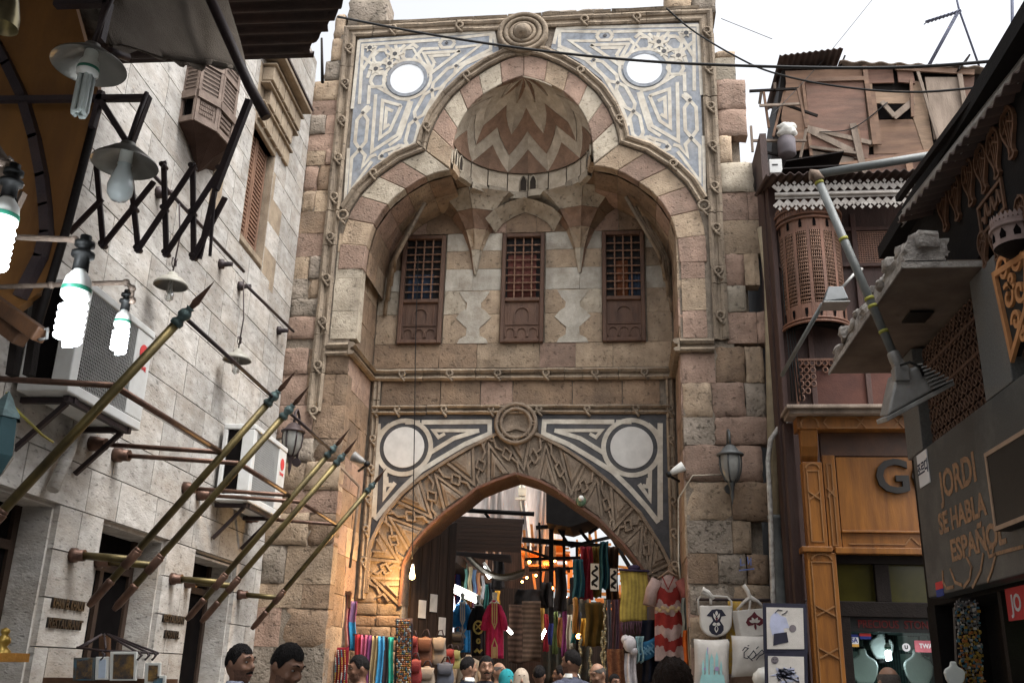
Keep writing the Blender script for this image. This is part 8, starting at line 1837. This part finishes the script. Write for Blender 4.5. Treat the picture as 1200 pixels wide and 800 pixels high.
    rm = o.modifiers.new('r', 'REMESH'); rm.mode = 'VOXEL'; rm.voxel_size = .0095; smm = o.modifiers.new('s', 'SMOOTH'); smm.iterations = 3; smm.factor = .5
    bpy.context.view_layer.update(); me2 = bpy.data.meshes.new_from_object(o.evaluated_get(bpy.context.evaluated_depsgraph_get())); bpy.data.objects.remove(o)
    me2.materials.clear()
    for q in (skin_tones[skin], shirt, trou, shoe, stub_m[skin]): me2.materials.append(q)
    import numpy as np
    n = len(me2.polygons); c = np.empty(n*3, 'f'); me2.polygons.foreach_get('center', c); c = c.reshape(n, 3); mi = np.ones(n, 'i'); ax = np.abs(c[:, 0])
    mi[c[:, 2] > 1.485] = 0; mi[(c[:, 2] < .885) & (ax > .2)] = 0; mi[(c[:, 2] < .93) & (ax < .2)] = 2; mi[c[:, 2] < .085] = 3
    if hair in ('short', 'bald'):
        hm = np.array(HM.inverted()); hc = c @ hm[:3, :3].T + hm[:3, 3]
        mi[(hc[:, 2] > 1.505) & (hc[:, 2] < 1.582) & (hc[:, 1] < -.01) & (np.abs(hc[:, 0]) > .004) & (hc[:, 2] < 1.545+.9*(np.abs(hc[:, 0])))] = 4
    me2.polygons.foreach_set('material_index', mi); me2.polygons.foreach_set('use_smooth', np.ones(n, bool)); me2.transform(W_); me2.name = 'body'; link('body', me2, root)
    HW = W_ @ HM; Q = lambda v: HW @ Vector(v)
    for s in (-1, 1):
        m = MB(); m.ball((s*.031, -.083, 1.632), 1, 10, sc=(.012, .009, .0065)); m.ball((s*.031, -.0895, 1.632), .0052, 8, mi=1); m.v = [tuple(Q(v)) for v in m.v]; m.build('eye', [eye_w, eye_d], root)
        m = MB(); m.tube([(s*.014, -.103, 1.660), (s*.032, -.101, 1.667), (s*.052, -.085, 1.658)], [.003, .004, .002], 6); m.v = [tuple(Q(v)) for v in m.v]; m.build('eyebrow', hmat or hair_bk, root)
    m = MB(); m.tube([(-.02, -.0965, 1.5515), (0, -.105, 1.552), (.02, -.0965, 1.5515)], [.003, .0045, .003], 6); m.v = [tuple(Q(v)) for v in m.v]; m.build('lips', lip_m, root)
    if moustache: m = MB(); m.tube([(-.03, -.088, 1.560), (-.012, -.104, 1.568), (0, -.106, 1.570), (.012, -.104, 1.568), (.03, -.088, 1.560)], [.004, .007, .006, .007, .004], 6); m.v = [tuple(Q(v)) for v in m.v]; m.build('moustache', hmat or hair_bk, root)
    if hair:
        lim = {'short': lambda a: R(58)+R(50)*(1-math.cos(a))/2+R(17)*math.exp(-((abs(math.pi-abs(a-math.pi))-1.38)/.2)**2)-R(9)*math.exp(-((abs(math.pi-abs(a-math.pi))-.75)/.25)**2), 'bald': lambda a: R(60.5)+R(54)*((1-math.cos(a))/2)**.8, 'long': lambda a: R(70)+R(75)*((1-math.cos(a))/2)**.6}[hair]
        th = {'short': .010, 'bald': .0015, 'long': .022}[hair]; nu, nv = 56, 18
        def hf(u, v):
            a = 2*math.pi*u; jag = 1+.07*noise.noise(Vector((math.cos(a)*5, math.sin(a)*5, len(lb)))); t = lim(a)*v*jag if hair != 'bald' else R(60)+(lim(a)-R(60))*v; d = Vector((math.sin(t)*math.sin(a), -math.sin(t)*math.cos(a), math.cos(t)))
            k = th*(1-v**3)*(1+.7*noise.noise(d*14))+.001; return Q(Vector((d.x*(.078+k), d.y*(.099+k), 1.625+d.z*(.113+k*1.1))))
        m = MB(); m.grid(hf, nu, nv); m.build('hair', hmat or hair_bk, root)
        if hair == 'long': m = MB(); m.tube([Q((0, .07, 1.62)), Q((0, .09, 1.52)), Q((0, .085, 1.42))], [.085*S_, .08*S_, .03*S_], 14); m.build('hair_tail', hmat or hair_bk, root)
    if scarf:
        def sf_(u, v):
            a = 2*math.pi*u; f = .5*(1-math.cos(a)); 
            if v < .6:
                t = (R(62)+R(80)*f)*v/.6; d = Vector((math.sin(t)*math.sin(a), -math.sin(t)*math.cos(a), math.cos(t))); return Q(Vector((d.x*.098, d.y*.118+.004, 1.625+d.z*.128+.004*math.sin(a*9))))
            w_ = (v-.6)/.4; t = (R(62)+R(80)*f); d = Vector((math.sin(t)*math.sin(a), -math.sin(t)*math.cos(a), math.cos(t))); p0 = Vector((d.x*.098, d.y*.118, 1.625+d.z*.128)); p1 = Vector((.16*math.sin(a), -.12*math.cos(a), 1.40+.01*math.sin(a*7))); return Q(p0.lerp(p1, w_))
        m = MB(); m.grid(sf_, 36, 18); m.build('headscarf', scarf, root)
    if extra: extra(root, lambda v: W_ @ Vector(v), S_)
    return root
def collar(mt):
    def f(root, Wf, S_):
        m = MB(); m.sheet(lambda u, v: Wf((.068*(1+.35*v)*math.sin((u-.5)*5.2), -.068*(1+.3*v)*math.cos((u-.5)*5.2)*1 if abs(u-.5) > .02 else -.07*(1+.3*v), 1.515-.045*v)), 24, 3, (.003, .003, 0)); m.build('collar', mt, root)
    return f
def cl2(n, c): return cloth(n, c)
def backpack(root, Wf, S_):
    m = MB(); m.grid(lambda u, v: Wf((.15*math.copysign(abs(math.cos(2*math.pi*u))**.5, math.cos(2*math.pi*u))*(1-.4*abs(2*v-1)**6), .17+.08*math.copysign(abs(math.sin(2*math.pi*u))**.5, math.sin(2*math.pi*u))*(1-.4*abs(2*v-1)**6), 1.02+.50*v)), 20, 10); m.build('backpack', cl2('black nylon', (.018, .018, .02)), root)
    for s in (-1, 1): m = MB(); m.tube([Wf((s*.10, .13, 1.42)), Wf((s*.11, .06, 1.475)), Wf((s*.11, -.06, 1.455)), Wf((s*.12, -.12, 1.3)), Wf((s*.13, -.02, 1.1))], .022*S_, 6); m.build('strap', cl2('black nylon', (.018, .018, .02)), root)
person(283, 756, 6.2, R(72), 'man with short black hair and moustache in a pale blue shirt, looking sideways', cl2('pale blue shirt', (.42, .46, .58)), 1, 'short', moustache=True, extra=collar(cl2('pale blue shirt', (.42, .46, .58))))
person(345, 753, 5.2, R(66), 'man in black jacket with a backpack looking down', cl2('black jacket', (.025, .025, .026)), 1, 'short', pitch=R(22), extra=backpack)
person(420, 768, 9.2, R(-62), 'dark haired young man in front of the scarf rail, turned away to the necklaces', cl2('grey brown shirt', (.10, .085, .08)), 1, 'short', pitch=R(8))
person(549, 770, 11.6, R(128), 'man with back turned in dark jacket with white collar, at the arch', cl2('navy jacket', (.025, .03, .045)), 0, 'short', extra=collar(plast_w))
person(570, 769, 10.8, R(14), 'bearded man facing the camera in a black top, under the pink dress', cl2('black top', (.02, .02, .024)), 0, 'short', moustache=True)
person(585, 776, 12.8, R(60), 'man with cropped grey hair looking sideways behind the bearded man', cl2('brown jumper', (.12, .07, .05)), 0, 'bald', hair_gy)
person(594, 785, 11.8, R(40), 'woman wearing a teal headscarf', cl2('teal coat', (.03, .12, .14)), 0, None, scarf=cl2('teal headscarf', (.03, .27, .30)))
person(611, 784, 11.5, R(10), 'woman wearing a pale patterned headscarf', cl2('brown coat', (.10, .07, .05)), 0, None, scarf=cl2('pale patterned scarf', (.40, .33, .26)))
person(632, 780, 12.4, R(170), 'man with black hair seen from behind in the middle of the lane', cl2('grey jacket', (.07, .07, .075)), 1, 'short')
person(657, 780, 13.4, R(-100), 'man with dark hair in profile beside the tall man', cl2('dark blue jacket', (.03, .04, .08)), 1, 'short')
person(670, 762, 10.6, R(-142), 'tall man in slate blue jacket turned away towards the lane', cl2('slate blue jacket', (.075, .08, .11)), 1, 'short', yaw=R(25), extra=collar(plast_w))
person(698, 776, 11.2, R(-48), 'man with shaved head and red collar looking down', cl2('dark olive jacket', (.05, .05, .045)), 0, 'bald', hair_gy, pitch=R(18), extra=collar(cl2('red collar', (.35, .03, .03))))
person(720, 790, 13.0, R(30), 'dark haired person low beside the white knotted scarf', cl2('maroon shirt', (.14, .03, .03)), 1, 'short')
person(788, 777, 4.4, R(175), 'person close to the camera showing only the top of dark brown hair', cl2('black coat', (.02, .02, .02)), 0, 'long', hair_br)
person(1040, 781, 7.6, R(-165), 'balding man standing before the jewellery window', cl2('grey shirt', (.18, .18, .19)), 0, 'bald', hair_gy)
